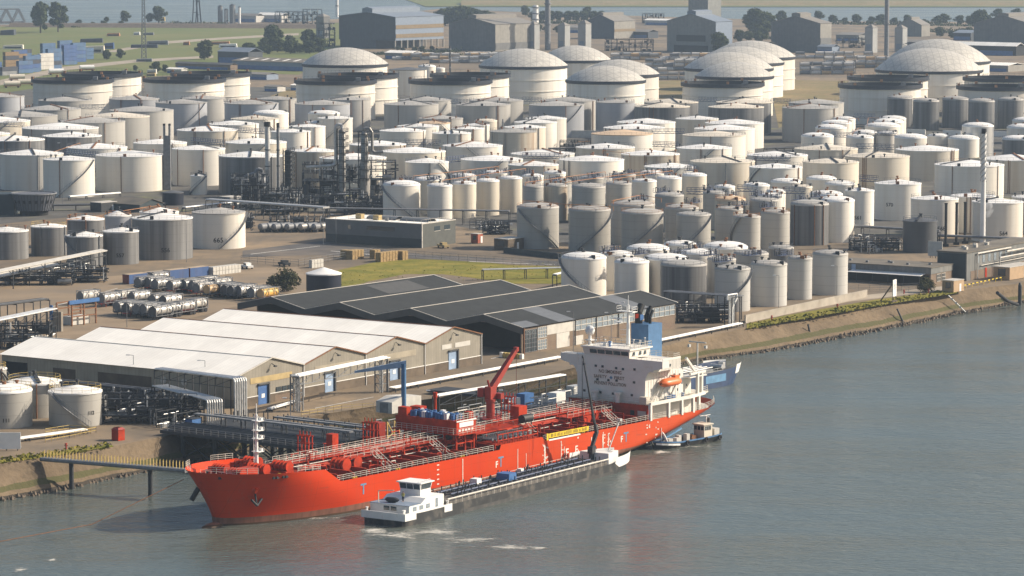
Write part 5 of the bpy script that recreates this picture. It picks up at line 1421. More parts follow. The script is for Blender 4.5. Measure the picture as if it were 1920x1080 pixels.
# hull markings: T marks, draught figures, ladders of paint
def sidetext(txt, s_, z, size, mat, name="marking"):
    vs, fs_ = text_mesh(txt, size, bold=0.04)
    b_ = MB(); b_.add([(s_+x, -hb(s_+x, z+y)-0.03, z+y) for x, y, _ in vs], fs_); return b_.build(name, MAT[mat], ship)
for s_, z in ((26.2,3.6),(64.5,3.5),(103.0,3.4)): sidetext("T", s_, z, 2.6, "mark_blue", "tug_mark")
for s_ in (63.3, 101.6): sidetext("F", s_, 3.2, 1.6, "mark_white")
sidetext("E", 87.3, 3.0, 1.9, "mark_white"); sidetext("E", 110.6, 4.6, .8, "mark_white"); sidetext("F", 84.4,2.7,2.2,"mark_white")
wm = MB()
for s_, z0_, z1_, w_ in ((82.6,1.6,5.2,.16),(83.6,2.0,4.0,.1),(92.0,1.6,4.8,.2),(95.6,1.2,4.9,.3),(97.3,2.4,4.9,.22),(53.5,0.4,5.5,.16),(77.6,1.2,4.9,.35),(72.0,1.5,4.2,.1),(69.5,1.8,5.3,.12)):
    wm.box(s_-w_/2,s_+w_/2,-10.04,-9.9,z0_,z1_)
for i in range(9):
    s_ = 46.5; wm.box(s_-.3,s_+.3,-10.04,-9.9,1.8+i*.42,2.0+i*.42) if i % 2 == 0 else None
rr_ = random.Random(5)
for i in range(60):
    s_ = rr_.choice((78,78.4,77.4,96,95.8,97.5,83,88,110,113))+rr_.uniform(-.5,.5); z = rr_.uniform(1.4,5.2); w_ = rr_.uniform(.1,.5)
    wm.box(s_-w_/2,s_+w_/2,-hb(s_,z)-.04,-hb(s_,z)+.1,z-.1,z+rr_.uniform(.05,.2))
wm.build("worn_markings", MAT["mark_white"], ship)
# yellow banner
bn = MB(); bn.slab((79.0,-9.95,6.1),(91.2,-9.95,6.1),(91.2,-9.95,6.95),(79.0,-9.95,6.95),.06); bn.box(78.3,78.8,-9.95,-9.85,5.4,7.0)
bno = bn.build("banner", MAT["banner_yellow"], ship)
bt = MB(); x_ = 79.6; rbn = random.Random(2)
while x_ < 90.6:
    w_ = rbn.choice((.12,.3,.45,.6)); bt.box(x_, x_+w_, -10.0, -9.96, 6.28, 6.28+rbn.choice((.55,.6,.45))); x_ += w_+rbn.choice((.1,.14,.4))
bt.build("lettering", MAT["banner_ink"], bno)
rest = MB(); rq = random.Random(3)
for k in range(230):
    s_ = rq.uniform(19,110); y = rq.uniform(-8.2,6); zb = 5.3 if abs(y) > 4.5 else rq.choice((5.3,7.2,8.3)); hh = rq.uniform(.5,1.5)
    if 56 < s_ < 63: continue
    c_ = MB() if k < 95 else rest
    c_.tube((s_,y,zb),(s_,y,zb+hh),rq.uniform(.06,.16),5); m_ = rq.random()
    if m_ < .35: c_.tube((s_,y,zb+hh-.05),(s_+rq.uniform(-2.5,2.5),y,zb+hh-.05),.09,5)
    elif m_ < .6: c_.tube((s_,y,zb+hh-.05),(s_,y+rq.uniform(-2,2),zb+hh-.05),.09,5)
    elif m_ < .8: c_.tube((s_,y,zb+hh-.1),(s_,y,zb+hh),.32,8)
    if k < 95: c_.build("deck_valve", MAT[rq.choice(("ship_red","rail_white","steel_dark","deck_red"))], ship)
tag(rest.build("deck_fittings", MAT["ship_red"], ship), kind="stuff")
wr = MB(); wr.beam((78.9,-9.9,5.75),(88.5,-9.9,5.75),.25); wr.build("gangway", MAT["white_paint"], ship)

# ---- superstructure
bk = MB(); bk.box(111.0,112.6,-9.3,9.3,5.2,8.55); bk.build("poop_bulkhead", MAT["ship_red"], ship)
dk_ = MB(); dk_.prism([(111,-9.9),(124,-9.9),(130,-9.0),(134,-7.5),(134,7.5),(130,9),(124,9.9),(111,9.9)], 8.45, 8.7); dk_.build("boat_deck", MAT["ship_cream_deck"], ship)
ac = MB()
ac.yprism([(112.0,8.7),(124.6,8.7),(124.6,14.2),(121.0,14.2),(121.0,14.7),(112.0,14.7)][::-1], -8.0, 8.0)
ac.box(113.2,130,-6.6,6.6,5.2,8.45)
ac.box(124.6,129.5,-6.5,6.5,8.7,11.8)
ac.build("accommodation", MAT["ship_white"], ship)
# upper tier reaching the ship's side, with the bridge wings
up_ = MB()
pr = [(8.0,14.7),(9.0,14.9)] 
def wing(sd):
    b_ = MB()
    pts = [(sd*8.0,12.6)]
    for q in range(7):
        a = PI/2*q/6
        pts.append((sd*(8.0+2.3*(1-math.cos(a))), 12.6+2.6*math.sin(a)))
    pts += [(sd*12.0,15.6),(sd*12.0,16.95),(sd*8.0,16.95)]
    if sd > 0: pts = pts[::-1]
    b_.xprism(pts[::-1] if sd < 0 else pts[::-1], 111.95, 114.2)
    return b_.build("bridge_wing", MAT["ship_white"], ship)
wing(-1); wing(1)
up_.box(112.0,121.0,-9.9,9.9,14.72,16.6); up_.box(112.0,114.0,-7.99,7.99,16.6,16.95)
up_.box(114.2,121.0,-9.95,-9.8,16.6,17.0)
up_.build("upper_tier", MAT["ship_white"], ship)
wh = MB()
wh.loft([[(112.1,-4.2,16.9),(118.6,-4.2,16.9),(118.6,6.4,16.9),(112.1,6.4,16.9)],[(111.7,-4.5,18.5),(118.6,-4.5,18.5),(118.6,6.6,18.5),(111.7,6.6,18.5)]], smooth=False)
wh.box(111.5,119.0,-4.8,6.9,18.5,18.75)
wh.build("wheelhouse", MAT["ship_white"], ship)
for i in range(5):
    y1 = 4.9 - i*1.85
    w_ = MB(); w_.slab((111.86,y1,17.45),(111.86,y1-1.6,17.45),(111.70,y1-1.6,18.2),(111.70,y1,18.2),0.05); w_.build("bridge_window", MAT["glass"], ship)
for s_ in (113.3,115.4,117.0):
    w_ = MB(); w_.box(s_-.35,s_+.35,-4.45,-4.30,17.4,18.1); w_.build("bridge_window", MAT["glass"], ship)
for y, z in ((3.6,15.0),(2.0,15.0),(-1.2,14.9),(-2.8,14.85),(-5.5,15.0),(6.4,15.1),(3.2,12.4),(0.6,12.45),(-1.3,12.5),(-5.4,12.5),(4.3,10.0),(2.5,9.95),(-0.5,9.95),(-4.9,10.0),(6.3,10.0)):
    w_ = MB(); w_.box(111.93,112.0,y-.26,y+.26,z-.22,z+.22); w_.build("window", MAT["glass"], ship)
for s_, z in ((117.5,15.6),(121.6,13.2),(123.4,13.0),(114,11),(122.8,10.2),(126,10.4),(128,10.4)):
    w_ = MB(); yy = -9.97 if z > 14.7 else (-8.05 if s_ < 124.6 else -6.55); w_.box(s_-.2,s_+.2,yy,yy+.1,z-.25,z+.25); w_.build("window", MAT["glass"], ship)
rbs = MB()
for i in range(14): rbs.box(114.6+i*.46,114.66+i*.46,-9.96,-9.9,14.74,16.55)
for i in range(12): rbs.box(113.0+i*.9,113.06+i*.9,-8.06,-8.0,8.8,14.1)
rbs.build("wall_stiffeners", MAT["ship_white"], ship)
def fronttext(txt, y, z, size, wid):
    vs, fs_ = text_mesh(txt, size, bold=0.015)
    k_ = wid/(max(v[0] for v in vs)-min(v[0] for v in vs)); vs = [(v[0]*k_, v[1], 0) for v in vs]
    b_ = MB(); b_.add([(111.95, y-x, z+yy) for x, yy, _ in vs], fs_); b_.build("lettering", MAT["letter_brown"], ship)
fronttext("NO SMOKING", 0.2, 14.05, 0.95, 5.3); fronttext("SAFETY", 2.55, 13.0, 0.85, 3.1); fronttext("FIRST", -1.95, 13.0, 0.85, 2.4); fronttext("PREVENT POLLUTION", 0.2, 11.75, 0.9, 7.5)
cx = MB(); cx.box(111.93,112.0,-.12,.12,12.65,13.3); cx.box(111.93,112.0,-.32,.32,12.86,13.1); cx.build("safety_cross", MAT["mark_blue"], ship)
# things on the front: vents, ladder
for y in (3.0,-2.3):
    v_ = MB(); v_.tube((111.0,y,8.5),(111.0,y,10.2),.5,10); v_.tube((111.0,y,10.1),(111.0,y,10.5),.75,10); v_.build("ventilator", MAT["ship_white"], ship)
fl_ = MB(); fl_.rail([(110.9,9,8.6),(110.9,-9.2,8.6)],1.05,1.5,.06,3); fl_.rail([(112,-9.7,8.7),(124,-9.8,8.7),(133.6,-7.6,8.7)],1.05,1.5,.06,3)
fl_.rail([(111.8,-4.6,18.75),(118.8,-4.6,18.75),(118.8,6.7,18.75),(111.8,6.7,18.75),(111.8,-4.6,18.75)],1.0,1.4,.06,2)
fl_.rail([(119,-9.7,16.6),(121,-9.7,16.6),(121,9.7,16.6)],1.0,1.4,.06,3); fl_.rail([(112.1,-11.9,16.95),(112.1,-4.6,16.95)],.5,1.2,.05,1); fl_.rail([(112.1,11.9,16.95),(112.1,6.8,16.95)],.5,1.2,.05,1)
fl_.rail([(121.2,-7.9,14.2),(124.5,-7.9,14.2),(124.5,7.9,14.2)],1.0,1.4,.06,3)
fl_.build("deck_railing", MAT["rail_white"], ship)
# white arch frame along the side of the poop
fr = MB()
fr.beam((111.0,-9.85,8.75),(124.6,-9.9,8.75),.5,.55); fr.beam((124.6,-9.9,8.75),(131.0,-8.7,8.75),.5,.55)
for s_, y in ((111.1,-9.85),(117.0,-9.9),(121.4,-9.9),(125.4,-9.8),(128.2,-9.2)): fr.beam((s_,y,5.6),(s_,y,8.6),.55)
for s_, y in ((127.8,-9.2),(129.6,-8.9)): fr.beam((s_,y,8.9),(s_,y,13.0),.5)
fr.beam((125,-9.3,13.0),(131,-8.7,13.0),.5,.4); fr.box(125.2,131,-9.2,-6.6,12.2,12.4); fr.rail([(125.2,-9.2,12.4),(131,-8.9,12.4)],1.0,1.2,.06,3)
fr.beam((124.4,-8.8,16.2),(128.6,-8.8,12.2),.45)
fr.build("side_frame", MAT["ship_white"], ship)
stl = MB()
for d in (-.35,.35): stl.beam((113.3,-8.6+d,8.7),(116.2,-8.6+d,12.0),.12)
for q in range(10): stl.beam((113.3+q*.29,-8.95,8.7+q*.33),(113.3+q*.29,-8.25,8.7+q*.33),.08)
stl.build("ladder", MAT["ship_white"], ship)
# lifeboat
lb = MB(); rg_ = []
for i in range(13):
    x = -3.1 + 6.2*i/12; k = math.sqrt(max(0.0001, 1-(x/3.15)**4)); k = max(k, .02)
    ring = []
    for q in range(12):
        a = 2*PI*q/12; zz_ = math.sin(a); ring.append((118.6+x, -9.2+1.15*k*math.cos(a), 12.1 + (0.75 if zz_ < 0 else 0.95)*k*zz_))
    rg_.append(ring)
lb.loft(rg_); lb.box(119.6,121.0,-9.7,-8.7,12.8,13.35)
lbo = lb.build("lifeboat", MAT["lifeboat_orange"], ship)
dv = MB()
for s_ in (116.8,120.4): dv.beam((s_,-8.0,9.2),(s_,-9.1,11.3),.25); dv.beam((s_,-7.9,13.2),(s_,-9.3,13.4),.2); dv.beam((s_,-7.9,8.8),(s_,-7.9,13.2),.22)
dv.build("lifeboat_davit", MAT["ship_white"], ship)
eq = MB(); eq.box(117.4,119,-9.4,-8.6,8.7,9.5); eq.box(119.4,120.4,-9.3,-8.5,8.7,9.6); eq.tube((123,-9,8.7),(123,-9,9.7),.3,8); eq.build("deck_equipment", MAT["drum_blue"], ship)
crt = MB(); crt.box(110.9,112.2,-9.0,-7.4,8.7,10.0); crt.build("deck_box", MAT["ship_cream_deck"], ship)
# funnel and uptakes
fu = MB(); fu.box(121.6,126.2,-1.9,2.2,14.2,22.4); fu.build("funnel", MAT["funnel_blue"], ship)
ex = MB()
for s_, y, r_, h_ in ((122.6,1.1,.75,2.2),(124.8,.4,.45,1.7),(123.6,-.9,.3,1.2),(125.4,1.4,.3,1.3)):
    ex.tube((s_,y,22.4),(s_,y,22.4+h_),r_,10); ex.tube((s_,y,22.4+h_-.1),(s_+.9,y,22.4+h_+1.3),r_*.95,10)
ex.build("exhaust_pipe", MAT["black"], ship)
# signal mast with radar, flags
mt = MB()
mt.tube((117.0,-.4,18.7),(117.0,-.4,26.6),.42,8,.22); mt.tube((117.0,-.4,26.6),(117.0,-.4,28.4),.06,5)
mt.box(116.2,117.8,-2.0,1.8,25.2,25.35); mt.rail([(116.2,-2,25.35),(117.8,-2,25.35),(117.8,1.8,25.35),(116.2,1.8,25.35),(116.2,-2,25.35)],.9,1.2,.06,2)
mt.box(115.6,116.9,.2,1.8,23.2,23.35); mt.beam((115.6,1.6,26.8),(116.4,.0,27.1),.3,.2); mt.beam((115.9,2.4,23.9),(116.2,.4,23.9),.3,.2)
for z in (19.8,20.8,21.8): mt.beam((116.8,-.4,z),(115.9,.6,z),.06)
mt.build("signal_mast", MAT["white_paint"], ship)
fg = MB(); fg.slab((117.3,-1.9,24.0),(117.9,-2.2,24.1),(117.9,-2.2,24.9),(117.3,-1.9,24.9),.03); fg.build("red_flag", MAT["ship_red"], ship)
fg = MB(); fg.slab((118.2,-2.4,23.6),(119.0,-2.6,23.7),(119.0,-2.6,24.7),(118.2,-2.4,24.7),.03); fg.build("blue_flag", MAT["drum_blue"], ship)
sd_ = MB(); sd_.slathe([(.02,0.1),(.7,.25),(.95,.9),(.8,1.5),(.45,1.85),(.02,1.95)],14,(113.6,6.2,20.5)); sd_.tube((113.6,6.2,18.7),(113.6,6.2,20.7),.3,8); sd_.box(113,114.3,5.5,6.9,19.6,19.7)
sd_.build("satellite_dome", MAT["white_paint"], ship)
rf = MB()
for s_, y, z in ((114.5,-3.5,1.4),(116,-4,1.1),(117.2,-4.2,1.6),(113,4.4,1.0),(115,3.6,.9)): rf.tube((s_,y,18.75),(s_,y,18.75+z),.05,5); rf.tube((s_,y,18.75+z),(s_,y,18.95+z),.18,8)
rf.box(113.5,115.5,2.2,3.0,18.75,19.4); rf.build("roof_gear", MAT["white_paint"], ship)
cp = MB(); cp.tube((113.2,1.2,18.75),(113.2,1.2,19.5),.22,8); cp.tube((113.2,1.2,19.4),(113.2,1.2,19.8),.3,8); cp.build("compass", MAT["drum_blue"], ship)
nt_ = MB(); nt_.box(110.9,111.0,-8.9,-7.0,6.4,7.3); nt_.build("notice_board", MAT["ship_cream_deck"], ship)
po = MB(); po.box(110.93,111.0,-6.2,-5.3,5.3,7.3); po.build("door", MAT["black"], ship)
# mooring lines, cooling water spout
for nm, lab, pts in (("mooring_rope","pale mooring rope slack between the red bow and the left bank",[( -4.5,3.0,8.0),(-20,9,2.0),(-45,15,.7),(-75,17,.8)]),):
    r_ = MB(); q = [Vector(p) for p in pts]
    W = Matrix.Translation(Vector((ori.x,ori.y,0))) @ Matrix.Rotation(SRZ,4,'Z')
    r_.path([W @ p for p in q], .07, 5); tag(r_.build(nm, MAT["rust"]), lab, "rope")
spo = MB(); prv = None
for i in range(9):
    t_ = i/8; p = Vector((115.0+.0*t_, -9.0-2.6*t_, 3.3-3.3*t_*t_))
    if prv is not None: spo.tube(prv, p, .16+.05*t_, 7, cap=False)
    prv = p
def foam_mat():
    m, nt, b = _nodes("white_foam"); b.inputs["Base Color"].default_value = (.72,.70,.64,1); b.inputs["Roughness"].default_value = .8
    MAT["foam"] = m
foam_mat()
Wm = Matrix.Translation(Vector((ori.x,ori.y,0))) @ Matrix.Rotation(SRZ,4,'Z')
spo.v = [tuple(Wm @ Vector(p)) for p in spo.v]
tag(spo.build("water_jet", MAT["foam"]), "jet of water pouring from the red hull beside the small workboat", "water jet")
# ================================================================== BARGE, WORKBOAT, BLUE TANKER
bo_ = P(763, 989, 0.0); _be = P(1186, 880, 0.0); BRZ = math.atan2(_be.y-bo_.y, _be.x-bo_.x)
barge = thing("tank_barge", "long black inland tank barge with white wheelhouse alongside the red tanker", "barge", (bo_.x, bo_.y, 0), BRZ)
barge.scale = (.985, .88, 1.08)
def bh(s_, z):
    a = max(0, min(1, s_/5.0)); b_ = max(0, min(1, (78.0 + 0.5*z - s_)/12.0))
    aft = 4.3 + 1.2*min(1, a**.5) if z < 2 else 5.5*min(1,.88+.12*a)
    return aft*(math.sin(PI/2*b_)**.6 if b_ > 0 else 0.001)
def bz(s_): return 1.75 if s_ < 14 else (1.85 if s_ < 66 else 1.85+min(1,(s_-66)/6)*.5)
hl = MB(); BS = [0,.6,1.5,3,5,10,15.9,16.1,25,35,45,55,63,66,67,68,70,72,74,75.5,76.6,77.4,77.9]
for sd in (-1,1):
    rg_ = []
    for s_ in BS:
        zt = bz(s_); ring = [(s_ + (.0 if s_ else 0), 5.5+sd*bh(s_, z), z) for z in (-.8,0.0,.35,.7,1.0,zt)]
        rg_.append(ring if sd == -1 else ring[::-1])
    hl.loft(rg_, closed=False, smooth=False)
hl.add([(0,5.5-bh(0,z),z) for z in (-.8,1.75)]+[(0,5.5+bh(0,z),z) for z in (1.75,-.8)], [(0,1,2,3)])
hl.build("hull", MAT["barge_black"], barge)
gs = MB()
for a, b_ in zip(range(17,66,2), range(19,68,2)): gs.box(a, b_, -.06, .1, -.2, .55)
gs.build("rubbing_strake", MAT["barge_grey"], barge)
wb_ = MB()
wb_.prism([(-.08,.35),(13.6,-.07),(13.6,.1),(.1,.55),(.1,10.4),(-.08,10.5)], .85, 2.0)
wb_.build("stern_bulwark", MAT["white_paint"], barge)
dk2 = MB(); dk2.prism([(.1,.7),(5,.05),(66,.05),(72,1.2),(77,4.4),(77,6.6),(72,9.8),(66,10.9),(5,10.9),(.1,10.3)], 1.2, 1.3); dk2.build("deck", MAT["barge_deck"], barge)
tr = MB(); tr.box(14.5,66.5,1.3,9.7,1.3,2.1); tr.build("cargo_trunk", MAT["barge_deck"], barge)
pb = MB()
for k, y in enumerate((2.2,3.0,4.2,5.0,6.1,7.2,8.3)):
    pb.tube((18+k,y,2.35),(64-k,y,2.35),.13+.05*(k % 2),6)
for i in range(90): 
    s_ = 18+i*.53; y = 2+rt.random()*7; pb.tube((s_,y,2.0),(s_,y,2.9+rt.random()*.5),.12,6); 
    if i % 3 == 0: pb.tube((s_,2.2,2.5),(s_,8.2,2.5),.1,5)
pb.build("deck_pipework", MAT["steel_dark"], barge)
bp2 = MB()
for y in (3.6,6.7): bp2.tube((18,y,2.6),(64,y,2.6),.16,6)
bp2.build("blue_pipes", MAT["rail_blue"], barge)
bw = MB(); bw.tube((13.5,.9,2.55),(66.5,.9,2.55),.14,6)
for i in range(26): bw.beam((16+i*2,.9,1.3),(16+i*2,.9,2.5),.08)
bw.rail([(17,10,1.3),(66,10,1.3)],1.1,2.0,.06,2)
bw.build("side_railing", MAT["rail_white"], barge)
hs2 = MB(); hs2.box(36,38.4,3.2,6.2,2.0,3.6); hs2.build("manifold_box", MAT["drum_blue"], barge)
bx2 = MB(); bx2.box(30,31.5,6.4,8,2.0,3.3); bx2.box(45.5,46.6,7.2,8.2,2,3.0); bx2.build("deck_lockers", MAT["white_paint"], barge)
# stern house
ho2 = MB()
ho2.yprism([(2.0,1.3),(2.0,2.9),(5.6,2.9),(6.9,3.6),(12.4,3.6),(12.4,1.3)], 1.0, 10.0)
ho2.build("cabin", MAT["white_paint"], barge)
rfb = MB(); rfb.box(1.9,5.6,.95,10.05,2.91,2.97); rfb.build("cabin_roof", MAT["roof_bluegrey"], barge)
for s_ in (3.6,5.6,7.6):
    w_ = MB(); w_.box(s_-.55,s_+.55,.95,1.0,2.0,2.65); w_.build("window", MAT["glass_pale"], barge)
w_ = MB(); w_.box(9.9,10.6,.95,1.0,1.4,3.2); w_.build("door", MAT["glass_pale"], barge)
for y in (4.6,6.2):
    w_ = MB(); w_.box(1.93,2.0,y-.65,y+.65,2.0,2.65); w_.build("window", MAT["glass"], barge)
wh2 = MB(); wh2.box(8.2,11.3,3.2,7.9,3.6,4.5); wh2.loft([[(8.2,3.2,4.5),(11.3,3.2,4.5),(11.3,7.9,4.5),(8.2,7.9,4.5)],[(8.0,3.0,5.5),(11.6,3.0,5.5),(11.6,8.1,5.5),(8.0,8.1,5.5)]], smooth=False); wh2.build("wheelhouse", MAT["white_paint"], barge)
for a, b_ in ((3.3,4.7),(4.85,6.25),(6.4,7.8)):
    w_ = MB(); w_.slab((8.16,b_,4.55),(8.16,a,4.55),(7.98,a,5.4),(7.98,b_,5.4),.05); w_.build("wheelhouse_window", MAT["glass"], barge)
w_ = MB(); w_.slab((8.4,3.14,4.55),(11.2,3.14,4.55),(11.3,2.98,5.4),(8.3,2.98,5.4),.05); w_.build("wheelhouse_window", MAT["glass"], barge)
rf2 = MB(); rf2.box(7.7,11.9,2.7,8.4,5.5,5.65); rf2.rail([(8.2,3.4,5.65),(11.4,3.4,5.65)],.25,1.5,.05,1); rf2.build("wheelhouse_roof", MAT["white_paint"], barge)
dg = MB(); rg_ = []
for i in range(9):
    x = -1.5+3.0*i/8; k = max(.05, math.sqrt(max(0,1-(x/1.55)**4)))
    rg_.append([(3.6+.55*k*math.cos(2*PI*q/10), 6.2+x, 3.4+.4*k*math.sin(2*PI*q/10)) for q in range(10)])
dg.loft(rg_); dg.build("dinghy", MAT["steel_dark"], barge)
dvv = MB(); dvv.beam((2.4,8.4,3.0),(2.4,8.4,4.8),.13); dvv.beam((2.4,8.4,4.8),(2.9,5.2,5.0),.13); dvv.build("dinghy_davit", MAT["ship_cream_deck"], barge)
for s_, y in ((.5,1.2),(.5,9.6),(.9,1.3),(13.0,.6)):
    b_ = MB(); b_.tube((s_,y,1.3),(s_,y,2.4),.2,8); b_.tube((s_,y,2.3),(s_,y,2.45),.28,8); b_.build("bollard", MAT["white_paint"], barge)
# bow
fc = MB(); fc.prism([(68.2,2.0),(71.5,2.6),(71.5,8.4),(68.2,9.0)], 1.3, 3.2); fc.box(70.2,72.2,2.4,3.6,1.3,3.3); fc.build("forecastle", MAT["white_paint"], barge)
bb2 = MB()
for sd in (-1,1):
    rg_ = []
    for s_ in (67.5,69,71,73,75,76.4,77.4,78.0):
        y0 = bh(min(s_,77.9),2.2)+.06
        lo = 1.0 if s_ > 69 else 1.0+(69-s_)*.5
        rg_.append([(s_,5.5+sd*y0,lo),(s_+.25,5.5+sd*(y0+.12),2.75)])
    bb2.loft(rg_, closed=False, smooth=False)
bb2.build("bow_bulwark", MAT["white_paint"], barge)
wn2 = MB(); wn2.tube((74,3.8,2.0),(74,7.2,2.0),.5,10); wn2.box(73.3,74.7,4.6,5.2,1.3,2.5); wn2.box(73.3,74.7,5.9,6.4,1.3,2.5); wn2.build("winch", MAT["steel_dark"], barge)
# hydraulic loading crane on the barge
kc = MB(); kc.tube((68.0,6.0,1.3),(68.0,6.0,3.2),.55,10); kc.box(67.4,68.6,5.4,6.6,3.0,4.2)
kc.loft([[(67.7,5.7,4.0),(68.4,5.7,4.0),(68.4,6.3,4.0),(67.7,6.3,4.0)],[(69.4,5.6,6.4),(70.0,5.6,6.4),(70.0,6.3,6.4),(69.4,6.3,6.4)],[(68.9,5.7,7.9),(69.5,5.7,7.9),(69.5,6.2,7.9),(68.9,6.2,7.9)]], smooth=False)
kc.tube((69.2,5.95,7.6),(65.6,5.95,17.4),.24,8,.17); kc.tube((65.7,5.95,17.0),(64.9,5.95,19.6),.16,8,.1); kc.tube((67.9,6.5,3.2),(69.3,6.3,6.2),.14,6)
kc.tube((67.6,5.95,11.6),(68.7,5.95,8.2),.2,6)
kc.tube((64.9,5.95,19.6),(64.6,5.95,19.9),.18,6); kc.tube((64.5,5.95,19.8),(64.5,5.95,8.0),.05,4); kc.tube((64.75,5.95,19.0),(64.75,5.95,9.5),.05,4)
kc.build("loading_crane", MAT["steel_dark"], barge)
k2 = MB(); k2.tube((71.0,4.0,3.2),(75.0,4.0,8.0),.13,6); k2.box(74.6,75.4,3.6,4.4,7.9,8.3); k2.tube((74.8,4.2,8.0),(76.2,4.2,7.8),.08,5); k2.build("hose_boom", MAT["steel_light"], barge)
ar = MB()
for q in range(7):
    a0_, a1_ = PI*q/7, PI*(q+1)/7
    ar.tube((72.2,8.4+.7*math.cos(a0_),3.0+.9*math.sin(a0_)),(72.2,8.4+.7*math.cos(a1_),3.0+.9*math.sin(a1_)),.07,5)
ar.build("hoop", MAT["black"], barge)

# people
def person(loc, rz, label, torso, pose):
    t = thing("person", label, "person", loc, rz, "people working on the barge")
    J = {"pelvis":(0,0,.93),"waist":(0,0,1.10),"chest":(0,0,1.34),"neck":(0,0,1.50),"head":(0.01,0,1.60),"crown":(0,0,1.74),
         "hipL":(0,.1,.9),"kneeL":(.04,.11,.5),"ankL":(0,.11,.09),"toeL":(.16,.12,.04),"hipR":(0,-.1,.9),"kneeR":(.05,-.11,.5),"ankR":(-.02,-.11,.09),"toeR":(.14,-.12,.04),
         "shL":(0,.2,1.42),"elL":pose[0],"haL":pose[1],"shR":(0,-.2,1.42),"elR":pose[2],"haR":pose[3]}
    rad = dict(pelvis=.15,waist=.14,chest=.17,neck=.06,head=.095,crown=.075,hipL=.1,kneeL=.065,ankL=.05,toeL=.04,hipR=.1,kneeR=.065,ankR=.05,toeR=.04,shL=.075,elL=.05,haL=.035,shR=.075,elR=.05,haR=.035)
    E_ = [("pelvis","waist"),("waist","chest"),("chest","neck"),("neck","head"),("head","crown"),("pelvis","hipL"),("hipL","kneeL"),("kneeL","ankL"),("ankL","toeL"),("pelvis","hipR"),("hipR","kneeR"),("kneeR","ankR"),("ankR","toeR"),
          ("chest","shL"),("shL","elL"),("elL","haL"),("chest","shR"),("shR","elR"),("elR","haR")]
    ks = list(J); me = bpy.data.meshes.new("body"); me.from_pydata([J[k] for k in ks], [(ks.index(a), ks.index(b_)) for a, b_ in E_], [])
    ob = bpy.data.objects.new("body", me); S.collection.objects.link(ob); ob.parent = t
    md = ob.modifiers.new("skin", 'SKIN')
    for i, k in enumerate(ks):
        sv = me.skin_vertices[0].data[i]; sv.radius = (rad[k], rad[k]); sv.use_root = (k == "pelvis")
    md2 = ob.modifiers.new("smooth", 'SUBSURF'); md2.levels = 1; md2.render_levels = 1
    me.materials.append(MAT["skin"])
    def shell(nm, segs, mat, ex):
        b_ = MB()
        for a, c in segs: b_.tube(Vector(J[a]), Vector(J[c]), rad[a]*ex, 8, rad[c]*ex)
        b_.build(nm, MAT[mat], t)
    shell("jacket", [("pelvis","waist"),("waist","chest"),("chest","neck"),("shL","elL"),("shR","elR"),("elL","haL"),("elR","haR")], torso, 1.18)
    shell("trousers", [("pelvis","hipL"),("pelvis","hipR"),("hipL","kneeL"),("kneeL","ankL"),("hipR","kneeR"),("kneeR","ankR")], "dark_cloth", 1.2)
    b_ = MB(); b_.slathe([(.105,0),(.11,.06),(.08,.12),(.01,.14)], 10, (0,0,1.63)); b_.build("hair", MAT["hair_dark"], t)
    return t
WB = Matrix.Translation(Vector((bo_.x,bo_.y,0))) @ Matrix.Rotation(BRZ,4,'Z')
p1 = WB @ Vector((5.0,4.2,3.2)); person(tuple(p1), BRZ+PI, "person in a yellow-green jacket standing on the cabin roof of the barge", "hi_vis", ((.06,.27,1.16),(.16,.22,.98),(.04,-.28,1.15),(.12,-.24,.95)))
p2 = WB @ Vector((56.5,4.6,2.0)); person(tuple(p2), BRZ-PI/2, "person in dark clothes standing on the barge deck among the pipes", "dark_cloth", ((.1,.26,1.2),(.3,.15,1.15),(.1,-.26,1.2),(.3,-.12,1.15)))

# workboat under the stern
to = P(1243, 845, 0); te = P(1360, 825, 0)
TRZ = math.atan2(te.y-to.y, te.x-to.x); TL = math.hypot(te.x-to.x, te.y-to.y)
tug = thing("workboat", "small blue and black workboat with cream cabin beneath the tanker stern", "workboat", (to.x, to.y, 0), TRZ)
tb = MB(); tw = 2.3
def th(x): 
    k = min(1, (x/3.2)) if x > 0 else 0; e = min(1, max(0,(TL-x)/2.5))
    return tw*(math.sin(PI/2*k)**.7 if k > 0 else .02)*(0.6+.4*math.sin(PI/2*e)**.6)
def tz(x): return 1.5 - .5*min(1,x/5) + .25*max(0,(x-TL+6)/6)
for sd in (-1,1):
    rg_ = []
    for i in range(21):
        x = .02+(TL-.02)*i/20
        ring = [(x-.5*max(0,(1-x/3))*(z>.8), tw+sd*(th(x)*(.82+.18*min(1,max(0,z)/1))), z) for z in (-.6,0,.4,.8,tz(x))]
        rg_.append(ring if sd < 0 else ring[::-1])
    tb.loft(rg_, closed=False, smooth=False)
tb.add([(TL,tw-th(TL)*.82,-.6),(TL,tw-th(TL),tz(TL)),(TL,tw+th(TL),tz(TL)),(TL,tw+th(TL)*.82,-.6)],[(0,1,2,3)])
tb.build("hull", MAT["barge_black"], tug)
tr2 = MB()
for sd in (-1,1):
    rg_ = []
    for i in range(21):
        x = .02+(TL-.02)*i/20; y = tw+sd*(th(x)+.05); rg_.append([(x-.5*max(0,(1-x/3)),y,tz(x)-.08),(x-.5*max(0,(1-x/3)),y,tz(x)+.22)])
    tr2.loft(rg_, closed=False, smooth=False)
tr2.build("blue_bulwark", MAT["funnel_blue"], tug)
tk = MB(); tk.prism([(.4,tw),(3,tw-2.1),(TL-.2,tw-1.6),(TL-.2,tw+1.6),(3,tw+2.1)], .6,.7); tk.build("deck", MAT["steel_dark"], tug)
ws = MB()
